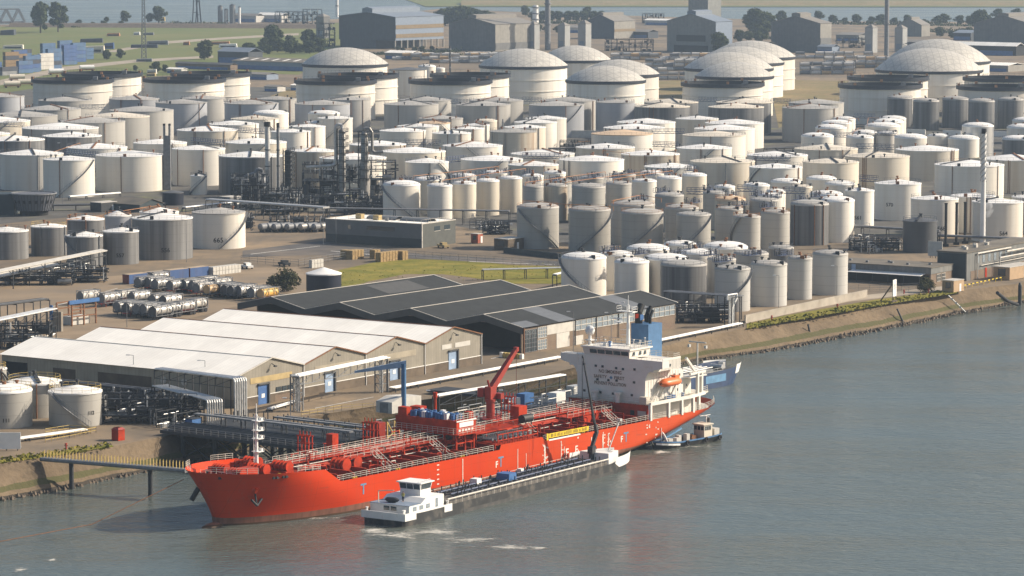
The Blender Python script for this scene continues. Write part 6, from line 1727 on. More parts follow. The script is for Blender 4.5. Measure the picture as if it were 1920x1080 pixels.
rg_ = [[(x-.45*max(0,(1-x/3)),tw-th(x)-.08,tz(x)-.55),(x-.45*max(0,(1-x/3)),tw-th(x)-.08,tz(x)-.2)] for x in (.3,1,2,3,4,5)]
ws.loft(rg_, closed=False, smooth=False); ws.build("white_bow_stripe", MAT["white_paint"], tug)
cb = MB(); cb.box(TL*.72,TL*.85,tw-1.3,tw+1.3,.7,3.3); cb.box(TL*.70,TL*.86,tw-1.5,tw+1.5,3.3,3.5); cb.build("cabin", MAT["roof_cream"], tug)
for y in (-.85,0,.85):
    w_ = MB(); w_.box(TL*.72-.05,TL*.72,tw+y-.33,tw+y+.33,2.3,3.05); w_.build("window", MAT["glass"], tug)
for x in (.745,.78,.815):
    w_ = MB(); w_.box(TL*x-.25,TL*x+.25,tw-1.36,tw-1.30,2.3,3.05); w_.build("window", MAT["glass"], tug)
fx = MB(); fx.tube((TL*.87,tw,.7),(TL*.87,tw,4.4),.4,8); fx.build("exhaust", MAT["barge_grey"], tug)
cbx = MB(); cbx.box(TL*.90,TL*.98,tw-1.1,tw+1.1,.7,2.3); cbx.box(TL*.36,TL*.40,tw-.6,tw+.3,.7,2.0); cbx.box(TL*.46,TL*.51,tw-1.0,tw-.1,.7,2.1); cbx.box(TL*.28,TL*.34,tw-1.3,tw-.3,.7,1.7); cbx.box(TL*.18,TL*.24,tw-1.0,tw,.7,1.7); cbx.build("deck_boxes", MAT["panel_pale"], tug)
mm = MB(); mm.beam((TL*.84,tw,3.5),(TL*.84,tw,4.9),.12); mm.beam((TL*.80,tw-1.2,4.9),(TL*.80,tw+1.2,4.9),.12); mm.beam((TL*.74,tw,4.95),(TL*.9,tw,4.95),.1); mm.beam((TL*.12,tw,.7),(TL*.12,tw,3.9),.08); mm.build("mast", MAT["white_paint"], tug)
bmx = MB(); bmx.beam((TL*.2,tw+.6,1.6),(TL*.5,tw+1.0,3.0),.3); bmx.build("boom", MAT["hull_skyblue"], tug)
for x in (.38,.68,.9):
    ty = MB(); c = Vector((TL*x,tw-th(TL*x)-.25,.75))
    for q in range(10):
        a0_, a1_ = 2*PI*q/10, 2*PI*(q+1)/10
        ty.tube(c+Vector((.38*math.cos(a0_),0,.38*math.sin(a0_))), c+Vector((.38*math.cos(a1_),0,.38*math.sin(a1_))), .17, 6)
    ty.build("tyre_fender", MAT["rubber"], tug)
wl = MB(); wl.tube((TL*.6,tw-.5,1.1),(TL*.6,tw+.9,1.1),.55,10); wl.tube((TL*.65,tw-.3,1.0),(TL*.65,tw+.6,1.0),.5,10); wl.build("winch", MAT["rust"], tug)

# blue tanker moored behind
q0 = P(1368, 713, 0)
bt_ = thing("river_tanker", "blue river tanker moored behind the red tanker, bow to the right", "ship", (q0.x, q0.y, 0), SRZ)
hb2 = MB()
def h2(x, z): 
    k = max(0,min(1,(-x+.35*z)/9)); return 4.6*(math.sin(PI/2*k)**.6 if k > 0 else .01)
for sd in (-1,1):
    rg_ = []
    for x in (-62,-50,-40,-30,-20,-14,-10,-7,-5,-3,-2,-1,-.4,0):
        zt = 3.4+max(0,(x+12)/12)*.8
        rg_.append([(x+.35*z*(x>-8), sd*h2(x,z)+0, z) for z in (-.5,0,1,2,3,zt)][::(1 if sd<0 else -1)])
    hb2.loft(rg_, closed=False, smooth=False)
hb2.build("hull", MAT["hull_navy"], bt_)
d2 = MB(); d2.prism([(-62,-4.5),(-9,-4.5),(-3,-3.2),(.3,0),(-3,3.2),(-9,4.5),(-62,4.5)],2.9,3.0); d2.build("deck", MAT["barge_grey"], bt_)
sp_ = MB(); sp_.loft([[(x,-h2(x,z)-.04,z) for z in (1.2,2.8)] for x in (-16,-15.5,-13,-11,-9.5,-8.6,-8.3)], closed=False); sp_.build("pale_blue_panel", MAT["hull_skyblue"], bt_)
wb2 = MB()
for sd in (-1,1): wb2.loft([[(x+.35*2.6,sd*(h2(x,2.8)+.05),2.3),(x+.35*4.1,sd*(h2(x,4.1)+.05),4.3)] for x in (-5.2,-4,-3,-2,-1,-.3,0)], closed=False)
wb2.build("white_bow", MAT["white_paint"], bt_)
tr3 = MB(); tr3.box(-58,-11,-3.2,3.2,3.0,3.7)
for k in range(16): tr3.tube((-56+k*2.8,-2.6,3.7),(-56+k*2.8,-2.6,4.4),.2,6); tr3.tube((-56+k*2.8,2.6,4.1),(-56+k*2.8,-2.6,4.1),.1,5)
tr3.build("cargo_trunk", MAT["steel_grey"], bt_)
pr3 = MB()
for y in (-2.9,-1.4,0,1.4): pr3.tube((-57,y,4.2),(-11,y,4.2),.16,6)
pr3.rail([(-58,-4.3,3.0),(-9,-4.3,3.0)],1.1,2,.06,2); pr3.build("deck_pipes", MAT["steel_light"], bt_)
ms2 = MB(); ms2.beam((-12.5,0,3.7),(-12.5,0,9.6),.25); ms2.beam((-12.5,-2.2,9.6),(-12.5,2.2,9.6),.25); ms2.box(-12.8,-12.2,-2.4,-1.9,8.4,9.0); ms2.box(-12.8,-12.2,1.9,2.4,8.4,9.0); ms2.build("mast", MAT["steel_light"], bt_)
wc2 = MB(); wc2.tube((-5,-1.5,3.6),(-5,1.5,3.6),.5,10); wc2.box(-3.5,-2.6,-.6,.6,3,4.4); wc2.build("winch", MAT["steel_light"], bt_)

# foam on the water: churned patches
def foam_sheet_mat():
    m, nt, bs_ = _nodes("foam_veil"); at = nt.nodes.new("ShaderNodeAttribute"); at.attribute_name = "fall"
    n1 = noise(nt, mapping(nt,(.7,1.1,1)), 1.0, 6, .72); n2 = noise(nt, mapping(nt,(.16,.3,1)), 1.0, 3)
    v = mth(nt,'ADD', mth(nt,'MULTIPLY',n1,.65), mth(nt,'MULTIPLY',n2,.35)); v = mth(nt,'ADD', v, mth(nt,'MULTIPLY',mth(nt,'SUBTRACT',at.outputs["Fac"],1.0),.32))
    bs_.inputs["Base Color"].default_value = (.62,.60,.53,1); bs_.inputs["Roughness"].default_value = .7
    nt.links.new(mth(nt,'MULTIPLY', ramp(nt, v, .34, .54), .85), bs_.inputs["Alpha"]); MAT["foam_veil"] = m
foam_sheet_mat()
fo = MB(); fall = []
def foam(cx, cy, wpx, hpx, k_=1.0):
    c = P(cx, cy, .04); a = P(cx+wpx, cy, .04); e = P(cx, cy-hpx, .04); rx = (a-c).length; ry = (e-c).length; n0 = len(fo.v); vs = []; fs_ = []
    for j in range(7):
        for q in range(24): an = 2*PI*q/24; w_ = 1+.18*math.sin(3*an+cx)+.1*math.sin(5*an); vs.append((c.x+rx*j/6*math.cos(an)*w_, c.y+ry*j/6*math.sin(an)*w_, .04+.0004*len(fall)/24)); fall.append(k_*(1-j/6))
    for j in range(6):
        for q in range(24): fs_.append((j*24+q,j*24+(q+1) % 24,(j+1)*24+(q+1) % 24,(j+1)*24+q))
    fo.add(vs, fs_, True)
foam(702,994,42,10,1.2); foam(740,1004,95,11,1.02); foam(820,997,85,11,1.0); foam(880,1012,110,10,.9); foam(1240,848,32,5,1.35); foam(960,1026,100,10,.95); foam(1006,1028,26,7,1.2); foam(38,1068,24,6,1.25); foam(98,1050,14,4,1.2); foam(560,972,130,5,.8); foam(1290,838,60,5,.8)
fo_o = fo.build("foam", MAT["foam_veil"]); at_ = fo_o.data.attributes.new("fall", 'FLOAT', 'POINT'); at_.data.foreach_set("value", fall); tag(fo_o, kind="stuff")
# ================================================================== PIPE RACKS, JETTY, REFINERY UNIT, YARD
def W2(s_, t_, z): return Wm @ Vector((s_, t_, z))
def rack(name, label, p, q, z, width, npipe, pr, mat="pipe_silver", gap=6.0, post="steel_dark", truss=False, cat="pipe rack", legs_to=0.0, roofed=False, span=False):
    """p, q: ground points; pipes carried at height z over posts"""
    p = Vector(p); q = Vector(q); d = q-p; L = d.length; rz = math.atan2(d.y, d.x)
    o = thing(name, label, cat, tuple(p), rz)
    b_ = MB(); n = max(1, int(L/gap))
    for k in range(n+1):
        x = L*k/n
        for y in ((-width/2, width/2) if width > .8 else (0,)):
            if not span or k in (0, n): b_.beam((x,y,legs_to),(x,y,z),.18)
            elif truss: b_.beam((x,y,z-1.6),(x,y,z),.1)
        b_.beam((x,-width/2-.1,z-.1),(x,width/2+.1,z-.1),.2)
        if truss and k < n:
            b_.beam((x,-width/2,z-1.6 if z > 3 else 0.2),(x+L/n,-width/2,z-.1),.1); b_.beam((x,-width/2,z-1.6 if z > 3 else .2),(x+L/n,-width/2,z-1.6 if z > 3 else .2),.12)
    b_.build("posts", MAT[post], o)
    if roofed:
        b_ = MB(); b_.box(-.5,L+.5,-width/2-.3,width/2+.3,z+.05,z+.25); b_.build("top_cover", MAT[mat], o)
    for k in range(npipe):
        y = -width/2 + width*(k+.5)/npipe
        b_ = MB(); b_.tube((0,y,z+pr),(L,y,z+pr),pr,8); b_.build("pipe", MAT[mat if k % 3 != 2 or mat != "steel_dark" else "steel_grey"], o)
    return o
# white pipes along the top of the quay slope
rack("quay_pipes", "bundle of white pipes along the quay above the slope, left of the ship's bridge", P(735,735), P(1052,676), .7, 1.9, 4, .16, "white_paint", 7)
rack("quay_pipes", "bundle of white pipes along the quay from behind the blue funnel to the pipe gate", P(1236,645), P(1388,613), .7, 1.6, 3, .19, "white_paint", 7)
rack("quay_pipes", "white pipes on low sleepers near the blue warehouse door", P(505,772), P(556,757), .4, 1.2, 3, .18, "white_paint", 5)
rack("quay_pipes", "white pipes along the bank at bottom left behind the yellow-railed tanks", P(-60,842), P(160,812), .5, 1.4, 4, .2, "white_paint", 6)
rack("quay_pipes", "white pipe pair between the yellow-railed tanks and the pump area", P(215,790), P(268,775), 1.0, 1.0, 2, .3, "pipe_silver", 4)
# rack over the slope beside the ship
a, b_ = W2(99,32.5,0), W2(139,31.5,0); rack("jetty_pipe_rack", "white-topped pipe rack on tall legs standing over the bank beside the deck crane", (a.x,a.y,0), (b_.x,b_.y,0), 8.0, 1.7, 4, .2, "white_paint", 6, truss=True)
# the jetty out to the ship
jo = W2(0,0,0)
jt = thing("jetty", "dark steel jetty carrying big grey pipes from the bank to the red tanker", "jetty", (jo.x,jo.y,0), SRZ)
b_ = MB(); b_.box(44,64,13,54,5.4,6.0); b_.box(44,98,12.2,17.5,5.4,6.0); b_.build("deck", MAT["steel_dark"], jt)
for s_ in (46,54,62):
    for t_ in (15,24,33,42,50):
        c_ = MB(); c_.tube((s_,t_,-1),(s_,t_,5.4),.5,8); c_.build("pile", MAT["steel_dark"], jt)
for s_ in (70,78,86,94):
    c_ = MB(); c_.tube((s_,14.5,-1),(s_,14.5,5.4),.5,8); c_.build("pile", MAT["steel_dark"], jt)
c_ = MB()
for s_ in (46,54,62):
    for t_ in (15,24,33,42): c_.beam((s_,t_,0.5),(s_,t_+9,5),.22); c_.beam((s_,t_+9,.5),(s_,t_,5),.22)
c_.build("bracing", MAT["steel_dark"], jt)
for k, (s_, z, wd) in enumerate(((51.6,8.2,1.1),(57,7.5,.7),(60.5,7.6,.9),(63.4,7.4,.6))):
    c_ = MB(); c_.box(s_-wd/2,s_+wd/2,14,52 if k < 2 else 40,z,z+.3); c_.build("pipe_cover", MAT["steel_grey"], jt)
c_ = MB()
for s_ in (51.6,57,60.5,63.4):
    for t_ in range(15,52,5): c_.beam((s_-.6,t_,6),(s_-.6,t_,8),.16); c_.beam((s_+.6,t_,6),(s_+.6,t_,8),.16)
for k in range(14): c_.tube((45+k*.42,13.5,6.5+.15*(k % 3)),(45+k*.42,53,6.5+.15*(k % 3)),.16,6)
c_.build("pipe_supports", MAT["steel_dark"], jt)
c_ = MB(); c_.rail([(44.1,54,6),(44.1,12.4,6)],1.1,1.8,.07,3); c_.build("railing", MAT["steel_grey"], jt)
c_ = MB()
rj = random.Random(4)
for k in range(46):
    s_ = rj.uniform(60,97); t_ = rj.uniform(12.6,17); h_ = rj.uniform(.8,3.4)
    c_.tube((s_,t_,6),(s_,t_,6+h_),rj.uniform(.08,.22),6)
    if k % 2: c_.tube((s_,t_,6+h_),(s_+rj.uniform(-4,4),t_,6+h_),.12,6)
for k in range(9): c_.tube((62,13+k*.5,6.6+.3*(k % 2)),(98,13+k*.5,6.6+.3*(k % 2)),.14,6)
c_.build("manifold_pipes", MAT["steel_grey"], jt)
c_ = MB()
for k in range(10): c_.tube((64+k*3.3,12.5,8.4+.6*(k % 2)),(66.8+k*3.3,12.5,8.4+.6*(k % 2)),.12,6)
c_.rail([(64,12.3,7.9),(97,12.3,7.9)],1.1,2,.07,2); c_.rail([(64,17.4,6),(98,17.4,6)],1.1,2,.06,2); c_.build("white_pipes", MAT["rail_white"], jt)
for s_ in (60.5,62.5):
    ya = MB(); ya.beam((s_,13,6),(s_,13,9.2),.2); ya.beam((s_,13,9.2),(s_+1.6,13,7.0),.18); ya.beam((s_+1.6,13,7),(s_,13,6.2),.18); ya.build("yellow_arm", MAT["rail_yellow"], jt)
c_ = MB(); c_.box(57.4,59.3,12.4,14.4,6,9.4); c_.build("red_cabinet", MAT["crane_red"], jt)
# second jetty platform behind the bridge
j2 = thing("jetty", "small steel jetty platform with pipes beside the ship's bridge", "jetty", (jo.x,jo.y,0), SRZ)
c_ = MB(); c_.box(100,140,13,22,5.4,6.0); c_.box(118,124,22,50,5.4,5.9); c_.build("deck", MAT["steel_dark"], j2)
for s_ in (104,112,120,128,136): 
    c_ = MB(); c_.tube((s_,17,-1),(s_,17,5.4),.5,8); c_.build("pile", MAT["steel_dark"], j2)
c_ = MB()
for k in range(40):
    s_ = rj.uniform(101,139); t_ = rj.uniform(14,21.5); h_ = rj.uniform(.6,2.2); c_.tube((s_,t_,6),(s_,t_,6+h_),.14,6); c_.tube((s_,t_,6+h_),(s_+rj.uniform(-3,3),t_,6+h_),.12,6)
c_.build("pipes", MAT["steel_light"], j2)
for k, (s_, t_, m) in enumerate(((104,18,"white_paint"),(111,20,"drum_blue"),(116,16,"white_paint"),(126,19,"steel_light"),(132,16,"concrete"))):
    c_ = MB(); c_.box(s_,s_+3,t_,t_+2,6,8.2); c_.build("equipment_box", MAT[m], j2)
c_ = MB(); c_.rail([(100,13.2,6),(140,13.2,6)],1.1,2,.07,2); c_.build("railing", MAT["rail_white"], j2)
# slim walkway on piles at the left
a, c0 = P(80,857,5.3), P(352,879,5.3)
d = c0-a; wk = thing("walkway", "slim grey walkway on two piles with yellow posts leading to the bow", "walkway", (a.x,a.y,0), math.atan2(d.y,d.x)); L = d.length
c_ = MB(); c_.box(0,L,-.6,.6,4.7,5.3); c_.tube((0,-.7,5.0),(L,-.7,5.0),.35,8); c_.build("deck", MAT["steel_grey"], wk)
for f in (.20,.745):
    c_ = MB(); c_.tube((L*f,0,-1),(L*f,0,4.7),.42,10); c_.build("pile", MAT["steel_dark"], wk)
c_ = MB()
for k in range(46):
    x = L*k/45
    for y in (-.6,.6): c_.beam((x,y,5.3),(x,y,6.5),.09)
c_.build("posts", MAT["rail_yellow"], wk)
# mooring poles in the bank
for k, (x0,y0,x1,y1,h_) in enumerate(((1523,638,1515,608,4.2),(1699,609,1682,579,4.2))):
    q = P(x0,y0,0); m_ = MB(); r_ = ray(x1,y1); tt = (q.y-.5)/r_.y; e = Vector((r_.x*tt, q.y-.5, CAM_H+r_.z*tt)); m_.tube((0,0,-1),tuple(e-q),.3,8,.22)
    tag(m_.build("mooring_pole", MAT["steel_dark"], None, tuple(q)), ["leaning dark mooring pole in the bank, the one nearer the pipe gate","leaning dark mooring pole in the bank, the one nearer the signboard"][k], "mooring pole", "mooring poles in the bank")
q = P(1912,572,0); m_ = MB(); m_.tube((0,0,-1),(0,0,5.2),.5,10); m_.tube((0,0,5.2),(0,0,5.9),.5,10,.2); tag(m_.build("mooring_post", MAT["steel_dark"], None, tuple(q)), "thick dark mooring post in the water at the right edge", "mooring pole")
q0, q1 = P(1870,549,5.2), P(1908,571,.6); m_ = MB()
qm = (q0+q1)/2+Vector((0,0,-.6)); m_.path([Vector((0,0,0)), qm-q0, q1-q0], .45, 8); tag(m_.build("drain_pipe", MAT["rubber"], None, tuple(q0)), "fat black pipe running down the bank at the right edge", "pipe")
q0, q1 = P(1778,554,4.9), P(1810,585,.4); m_ = MB(); m_.tube((0,0,0),tuple(q1-q0),.18,6)
for f in (.2,.45,.7): m_.box(*[v for c in (q1-q0)*f for v in (c-.25,c+.25)]); 
tag(m_.build("bank_ladder", MAT["steel_light"], None, tuple(q0)), "pale pipe ladder laid down the bank below the tan shed", "ladder")

# blue loading crane and white pipe bridge by the warehouse
q = P(757,772); bc = thing("loading_crane", "blue column crane with long pale blue arm in front of the white-roofed warehouse", "crane", tuple(q))
sc = pxm(757,772); H_ = 92*sc
c_ = MB(); c_.tube((0,0,0),(0,0,H_),.5,14); c_.box(-.6,.6,-.6,.6,0,.6); c_.build("column", MAT["funnel_blue"], bc)
c_ = MB(); tip = Vector((-9.6,1.5,H_-1.9)); c_.loft([[(.5,-.3,H_+.6),(.5,.3,H_+.6),(.5,.3,H_-.7),(.5,-.3,H_-.7)],[(tip.x,tip.y-.2,tip.z+.25),(tip.x,tip.y+.2,tip.z+.25),(tip.x,tip.y+.2,tip.z-.15),(tip.x,tip.y-.2,tip.z-.15)]],smooth=False); c_.build("arm", MAT["door_paleblue"], bc)
pbA, pbB = P(556,772), P(722,735)
rack("pipe_bridge", "white-topped pipe bridge on steel towers in front of the white-roofed warehouse", pbA, pbB, 6.9, 1.4, 2, .25, "white_paint", 4.3, post="steel_grey", truss=True, roofed=True, span=True)
for k, (px, py) in enumerate(((558,772),(716,737))):
    q = P(px, py); t_ = thing("stair_tower", ["steel stair tower at the left end of the pipe bridge","lattice tower at the right end of the pipe bridge"][k], "tower", tuple(q), UAZ)
    c_ = MB()
    for x in (0,1.6):
        for y in (0,1.8): c_.beam((x,y,0),(x,y,7.2),.2)
    for z in (1.8,3.6,5.4,7.1):
        for a_, b_ in (((0,0),(1.6,0)),((1.6,0),(1.6,1.8)),((1.6,1.8),(0,1.8)),((0,1.8),(0,0))): c_.beam((*a_,z),(*b_,z),.12)
        c_.beam((0,0,z-1.8),(1.6,0,z),.1); c_.beam((0,0,z-1.8),(0,1.8,z),.1)
    c_.build("frame", MAT["steel_grey"], t_)
    c_ = MB()
    for k2 in range(4): c_.tube((.4+.3*k2,.9,0),(.4+.3*k2,.9,7.2),.14,6)
    c_.build("risers", MAT["pipe_silver"], t_)
# big pipe portal left of the warehouse
pa, pb = P(298,768), P(441,787)
rack("pipe_portal", "tall silver pipe portal across the side of the white-roofed warehouse", (pa.x,pa.y,GZ), (pb.x,pb.y,GZ), 7.9, 2.2, 5, .2, "pipe_silver", 3.6, truss=True)
d = (pb-pa); o = thing("pipe_drop", "row of silver pipes bending down at the end of the pipe portal", "pipes", (pb.x,pb.y,GZ), math.atan2(d.y,d.x))
for k in range(6):
    c_ = MB(); y = -1.4+.5*k; c_.path([(0,y,8.2),(1.2+.1*k,y,8.1),(1.4+.1*k,y,7.5),(1.4+.1*k,y,0)],.2,8); c_.build("pipe", MAT["pipe_silver"], o)
pc, pd = P(300,768), P(398,795)
rack("pipe_bundle", "wide sloping bundle of grey pipes above the pump area", (pc.x,pc.y,GZ), (pd.x,pd.y,GZ), 4.6, 3.4, 9, .17, "steel_light", 4)
o = thing("pipe_drop", "row of bright pipes bending down at the end of the grey pipe bundle", "pipes", (pd.x,pd.y,GZ), math.atan2((pd-pc).y,(pd-pc).x))
for k in range(7):
    c_ = MB(); y = -1.5+.5*k; c_.path([(0,y,4.8),(.9,y,4.7),(1.1,y,4.2),(1.1,y,0)],.16,8); c_.build("pipe", MAT["pipe_silver"], o)
rack("pipe_rack", "long dark pipe rack running under the warehouse eaves at left", P(20,737), P(300,767), 3.4, 3.0, 6, .18, "steel_dark", 5)
rack("pipe_rack", "grey pipe rack in front of the long dark rack, left of the portal", P(190,748), P(330,775), 2.8, 2.4, 5, .2, "steel_grey", 5)
sgp = P(340,772); sg_ = thing("roof_panel", "tilted grey panel roof over the pump area by the pipe bundle", "canopy", tuple(sgp), 0)
c_ = MB(); c_.slab((-8,0,3.6),(-4,-.6,3.6),(0,0,4.9),(-4,.8,4.9),.12) if False else c_.slab((-3.8,-.9,3.2),(.4,-.9,4.0),(.4,.9,4.6),(-3.8,.9,3.8),.14); c_.build("panel", MAT["roof_strip"], sg_)
c_ = MB(); 
for x in (-3.5,0): c_.beam((x,0,0),(x,0,3.4),.16)
c_.build("posts", MAT["steel_dark"], sg_)
tk_ = P(362,803); c_ = MB(); c_.box(-1.2,1.2,-.9,.9,0,1.9); o = thing("skip", "dark blue skip on the quay by the jetty head", "skip", tuple(tk_), UAZ); c_.build("body", MAT["drum_blue"], o); c_ = MB(); c_.box(-1.3,1.3,-1,1,1.9,2.0); c_.build("rim", MAT["steel_dark"], o)
rbx = P(222,827); o = thing("hut", "red upright hut on the quay beside the bank at left", "hut", tuple(rbx), UAZ); c_ = MB(); c_.box(0,1.7,0,1.7,0,2.0); c_.build("body", MAT["ship_red"], o); c_ = MB(); c_.loft([[(-.1,-.1,2),(1.8,-.1,2),(1.8,1.8,2),(-.1,1.8,2)],[(.3,.3,2.4),(1.4,.3,2.4),(1.4,1.4,2.4),(.3,1.4,2.4)]],smooth=False); c_.disc(.01,2.4); c_.build("roof", MAT["crane_red"], o)
wsn = P(12,845); o = thing("signboard", "big blank white board at the left edge by the bank", "signboard", tuple(wsn), 0); c_ = MB(); c_.box(-2.6,2.6,-.08,.08,.3,3.3); c_.build("panel", MAT["white_paint"], o); c_ = MB()
for x in (-2,0,2): c_.beam((x,.2,0),(x,.2,3),.14)
c_.build("posts", MAT["steel_dark"], o)
sgb = P(1677,566); o = thing("signboard", "tall white signboard on a wooden prop by the quay road", "signboard", tuple(sgb), UAZ+PI*.06); c_ = MB(); c_.box(-1.2,1.2,-.08,.08,1.4,5.6); c_.build("panel", MAT["white_paint"], o)
c_ = MB()
for p_, q_ in (((-.3,3.2),(.3,4.6)),((-.35,4.5),(.2,3.4)),((-.5,3.1),(.1,3.4))): c_.beam((p_[0],-.1,p_[1]),(q_[0],-.1,q_[1]),.14,.03)
c_.build("faded_mark", MAT["steel_light"], o)
c_ = MB()
for x in (-.9,0,.9): c_.beam((x,.15,0),(x,.15,5.2),.12)
c_.beam((-.4,3.6,0),(-.4,.2,4.8),.3); c_.box(-2,1.6,-.4,.6,0,.3); c_.build("prop", MAT["plinth_dark"], o)
# pump area clutter: pump skids
rp = random.Random(21)
def skid(px, py, label, n=10, w_=5, l_=6, h_=3.0, mat="steel_dark"):
    q = P(px, py); o = thing("pump_skid", label, "pump skid", tuple(q), UAZ)
    c_ = MB()
    for x in (0,l_/2,l_):
        for y in (0,w_): c_.beam((x,y,0),(x,y,h_),.16)
    for z in (h_*.5,h_):
        for y in (0,w_): c_.beam((0,y,z),(l_,y,z),.15)
        for x in (0,l_): c_.beam((x,0,z),(x,w_,z),.15)
    c_.build("frame", MAT[mat], o)
    c_ = MB()
    for k in range(n):
        x, y, z = rp.uniform(0,l_), rp.uniform(0,w_), rp.uniform(.4,h_)
        c_.tube((x,y,0),(x,y,z),rp.uniform(.08,.18),6); c_.tube((x,y,z),(x+rp.uniform(-3,3),y,z),.1,6); c_.tube((x,y,z*.8),(x,y+rp.uniform(-3,3),z*.8),.1,6)
    c_.build("pipes", MAT["pipe_silver" if n % 2 else "steel_grey"], o)
    c_ = MB()
    for k in range(max(2,n//3)): 
        x, y = rp.uniform(.5,l_), rp.uniform(.5,w_); c_.tube((x,y,.6),(x+1.1,y,.6),.35,8); c_.box(x-.1,x+1.2,y-.35,y+.35,0,.3)
    c_.build("pumps", MAT["steel_light"], o)
for k, (px, py, lab) in enumerate(((255,790,"dark pump skid left of the tilted panel roof"),(292,798,"pump skid just under the tilted panel roof"),(330,806,"pump skid nearest the jetty head"),(225,770,"pump skid beside the yellow-railed tank marked 112"),
    (150,512,"pump skid under the pale loading canopy at left"),(95,525,"second pump skid under the pale loading canopy"),(1320,600,"pump skid in the shade behind the pipe gate"),(1290,592,"pump skid next to the brick warehouse end"),(905,432,"pump skid behind the red guard cabin"),(930,440,"pipe skid left of the front concrete tank"),
    (1640,475,"pump skid with silver vessel behind the low works roof"),(1680,470,"pump skid left of the charcoal tank"),(1620,462,"pump skid at the foot of the white numbered tank"),(30,650,"pump skid under the left pipe bridge"),(70,640,"dark skid beside the weighbridge frame"))):
    skid(px, py, lab, 9+k % 5)
# left pipe bridge and loading canopy
rack("pipe_bridge", "long silver pipe bridge on tall columns at the left edge above the tank trailers", P(-40,652), P(98,622), 5.2, 3.0, 6, .22, "pipe_silver", 4.5, truss=True)
rack("pipe_bridge", "dark second pipe bridge behind the silver one at the left edge", P(-40,622), P(85,605), 5.5, 3.0, 5, .2, "steel_dark", 4.5)
ca, cz = P(-40,555), P(196,505)
d = cz-ca; o = thing("loading_canopy", "long pale loading canopy on posts in front of the streaked tanks", "canopy", tuple(ca), math.atan2(d.y,d.x)); L = d.length
c_ = MB(); c_.slab((0,-1.0,5.3),(L,-1.0,5.3),(L,1.0,5.6),(0,1.0,5.6),.25); c_.build("roof", MAT["panel_pale"], o)
c_ = MB()
for k in range(9): c_.beam((L*k/8,-.4,0),(L*k/8,-.4,5.3),.24); c_.beam((L*k/8,-.4,3.6),(L*k/8,1.5,5.3),.12)
c_.beam((0,-.4,3.8),(L,-.4,3.8),.2); c_.build("posts", MAT["steel_dark"], o)
c_ = MB(); c_.slab((0,2,3.4),(L*.7,2,3.4),(L*.7,5,3.7),(0,5,3.7),.2); c_.build("lower_roof", MAT["roof_cream"], o)
wb0 = P(135,612); o = thing("weighbridge_frame", "brown steel weighing frame with dark cross sign by the parked trailers", "gantry", tuple(wb0), UAZ)
c_ = MB()
for x in (0,4,8):
    for y in (0,5): c_.beam((x,y,0),(x,y,5.2),.3)
for z in (2.2,3.8,5.2):
    for y in (0,5): c_.beam((0,y,z),(8,y,z),.25)
c_.build("frame", MAT["rust"], o)
c_ = MB(); c_.box(-1,9,-.3,.1,5.2,6.1); c_.build("sign_beam", MAT["drum_blue"], o)
c_ = MB(); c_.box(1,7,1,4,.1,2.0); c_.build("cabin", MAT["panel_pale"], o)
q = P(115,622); o = thing("wall_slab", "concrete silo slab beside the weighing frame", "wall", tuple(q), UAZ); c_ = MB(); c_.box(0,.6,0,3.4,0,4.6); c_.build("slab", MAT["concrete"], o); c_ = MB(); c_.box(-.3,0,2.6,3.5,2.6,6.0); c_.build("blue_sign", MAT["drum_blue"], o)
# pipe gate and roof near the quay cluster
ga, gb = P(1252,590), P(1385,600)
rack("pipe_rack", "dark covered pipe rack from the brick warehouse to the tall pipe gate", (ga.x,ga.y,GZ), (gb.x,gb.y,GZ), 5.6, 2.6, 4, .18, "steel_grey", 5, roofed=True)
q = P(1372,614); o = thing("pipe_gate", "tall portal of silver pipes at the quay end of the covered rack", "pipes", tuple(q), UAZ)
c_ = MB()
for x in (0,3.4):
    for y in (0,2): c_.beam((x,y,0),(x,y,7),.22)
c_.beam((0,0,7),(3.4,0,7),.2); c_.beam((0,2,7),(3.4,2,7),.2); c_.build("frame", MAT["steel_dark"], o)
for k in range(5):
    c_ = MB(); c_.path([(.3+.55*k,1,0),(.3+.55*k,1,7.2)],.16,8); c_.build("pipe", MAT["pipe_silver"], o)
c_ = MB(); c_.path([(-.4,1,6.4),(-.4,1,7.6),(3.6,1,7.6),(3.6,1,6.6),(1.6,1,4.2),(1.6,1,0)],.2,8); c_.build("pipe", MAT["white_paint"], o)
rack("pipe_rack", "silver pipes behind the dark roofs leading to the quay cluster", P(905,525), P(1105,520), 2.6, 1.8, 4, .18, "pipe_silver", 5)
rack("pipe_rack", "white pipes slanting up beside the leftmost quay tank", P(1040,545), P(1108,528), 4.0, 1.2, 3, .2, "white_paint", 5)
rack("pipe_rack", "white pipes slanting up beside the streaked quay tank", P(1230,562), P(1302,545), 4.0, 1.2, 3, .2, "white_paint", 5)
rack("pipe_rack", "grey pipe rack running along the road in front of the refinery frames", P(392,402), P(612,418), 4.6, 3.0, 6, .3, "steel_light", 6)
rack("pipe_rack", "grey pipe rack behind the flat office roof", P(612,416), P(955,422), 4.2, 2.2, 5, .22, "steel_grey", 7)
rack("pipe_rack", "long grey pipe rack crossing behind the charcoal tank", P(1478,445), P(1760,462), 4.2, 1.6, 3, .35, "steel_grey", 8)
rack("pipe_rack", "long grey pipe rack behind the works stacks to the right edge", P(1760,459), P(1990,468), 2.4, 1.6, 3, .35, "steel_grey", 8)
rack("pipe_rack", "dark pipe rack at the foot of the left white tank row", P(100,395), P(310,392), 1.6, 3, 6, .22, "steel_dark", 7)
rack("pipe_rack", "silver pipe line at the foot of the left white tank row", P(130,376), P(225,369), 1.0, .9, 2, .35, "white_paint", 7)
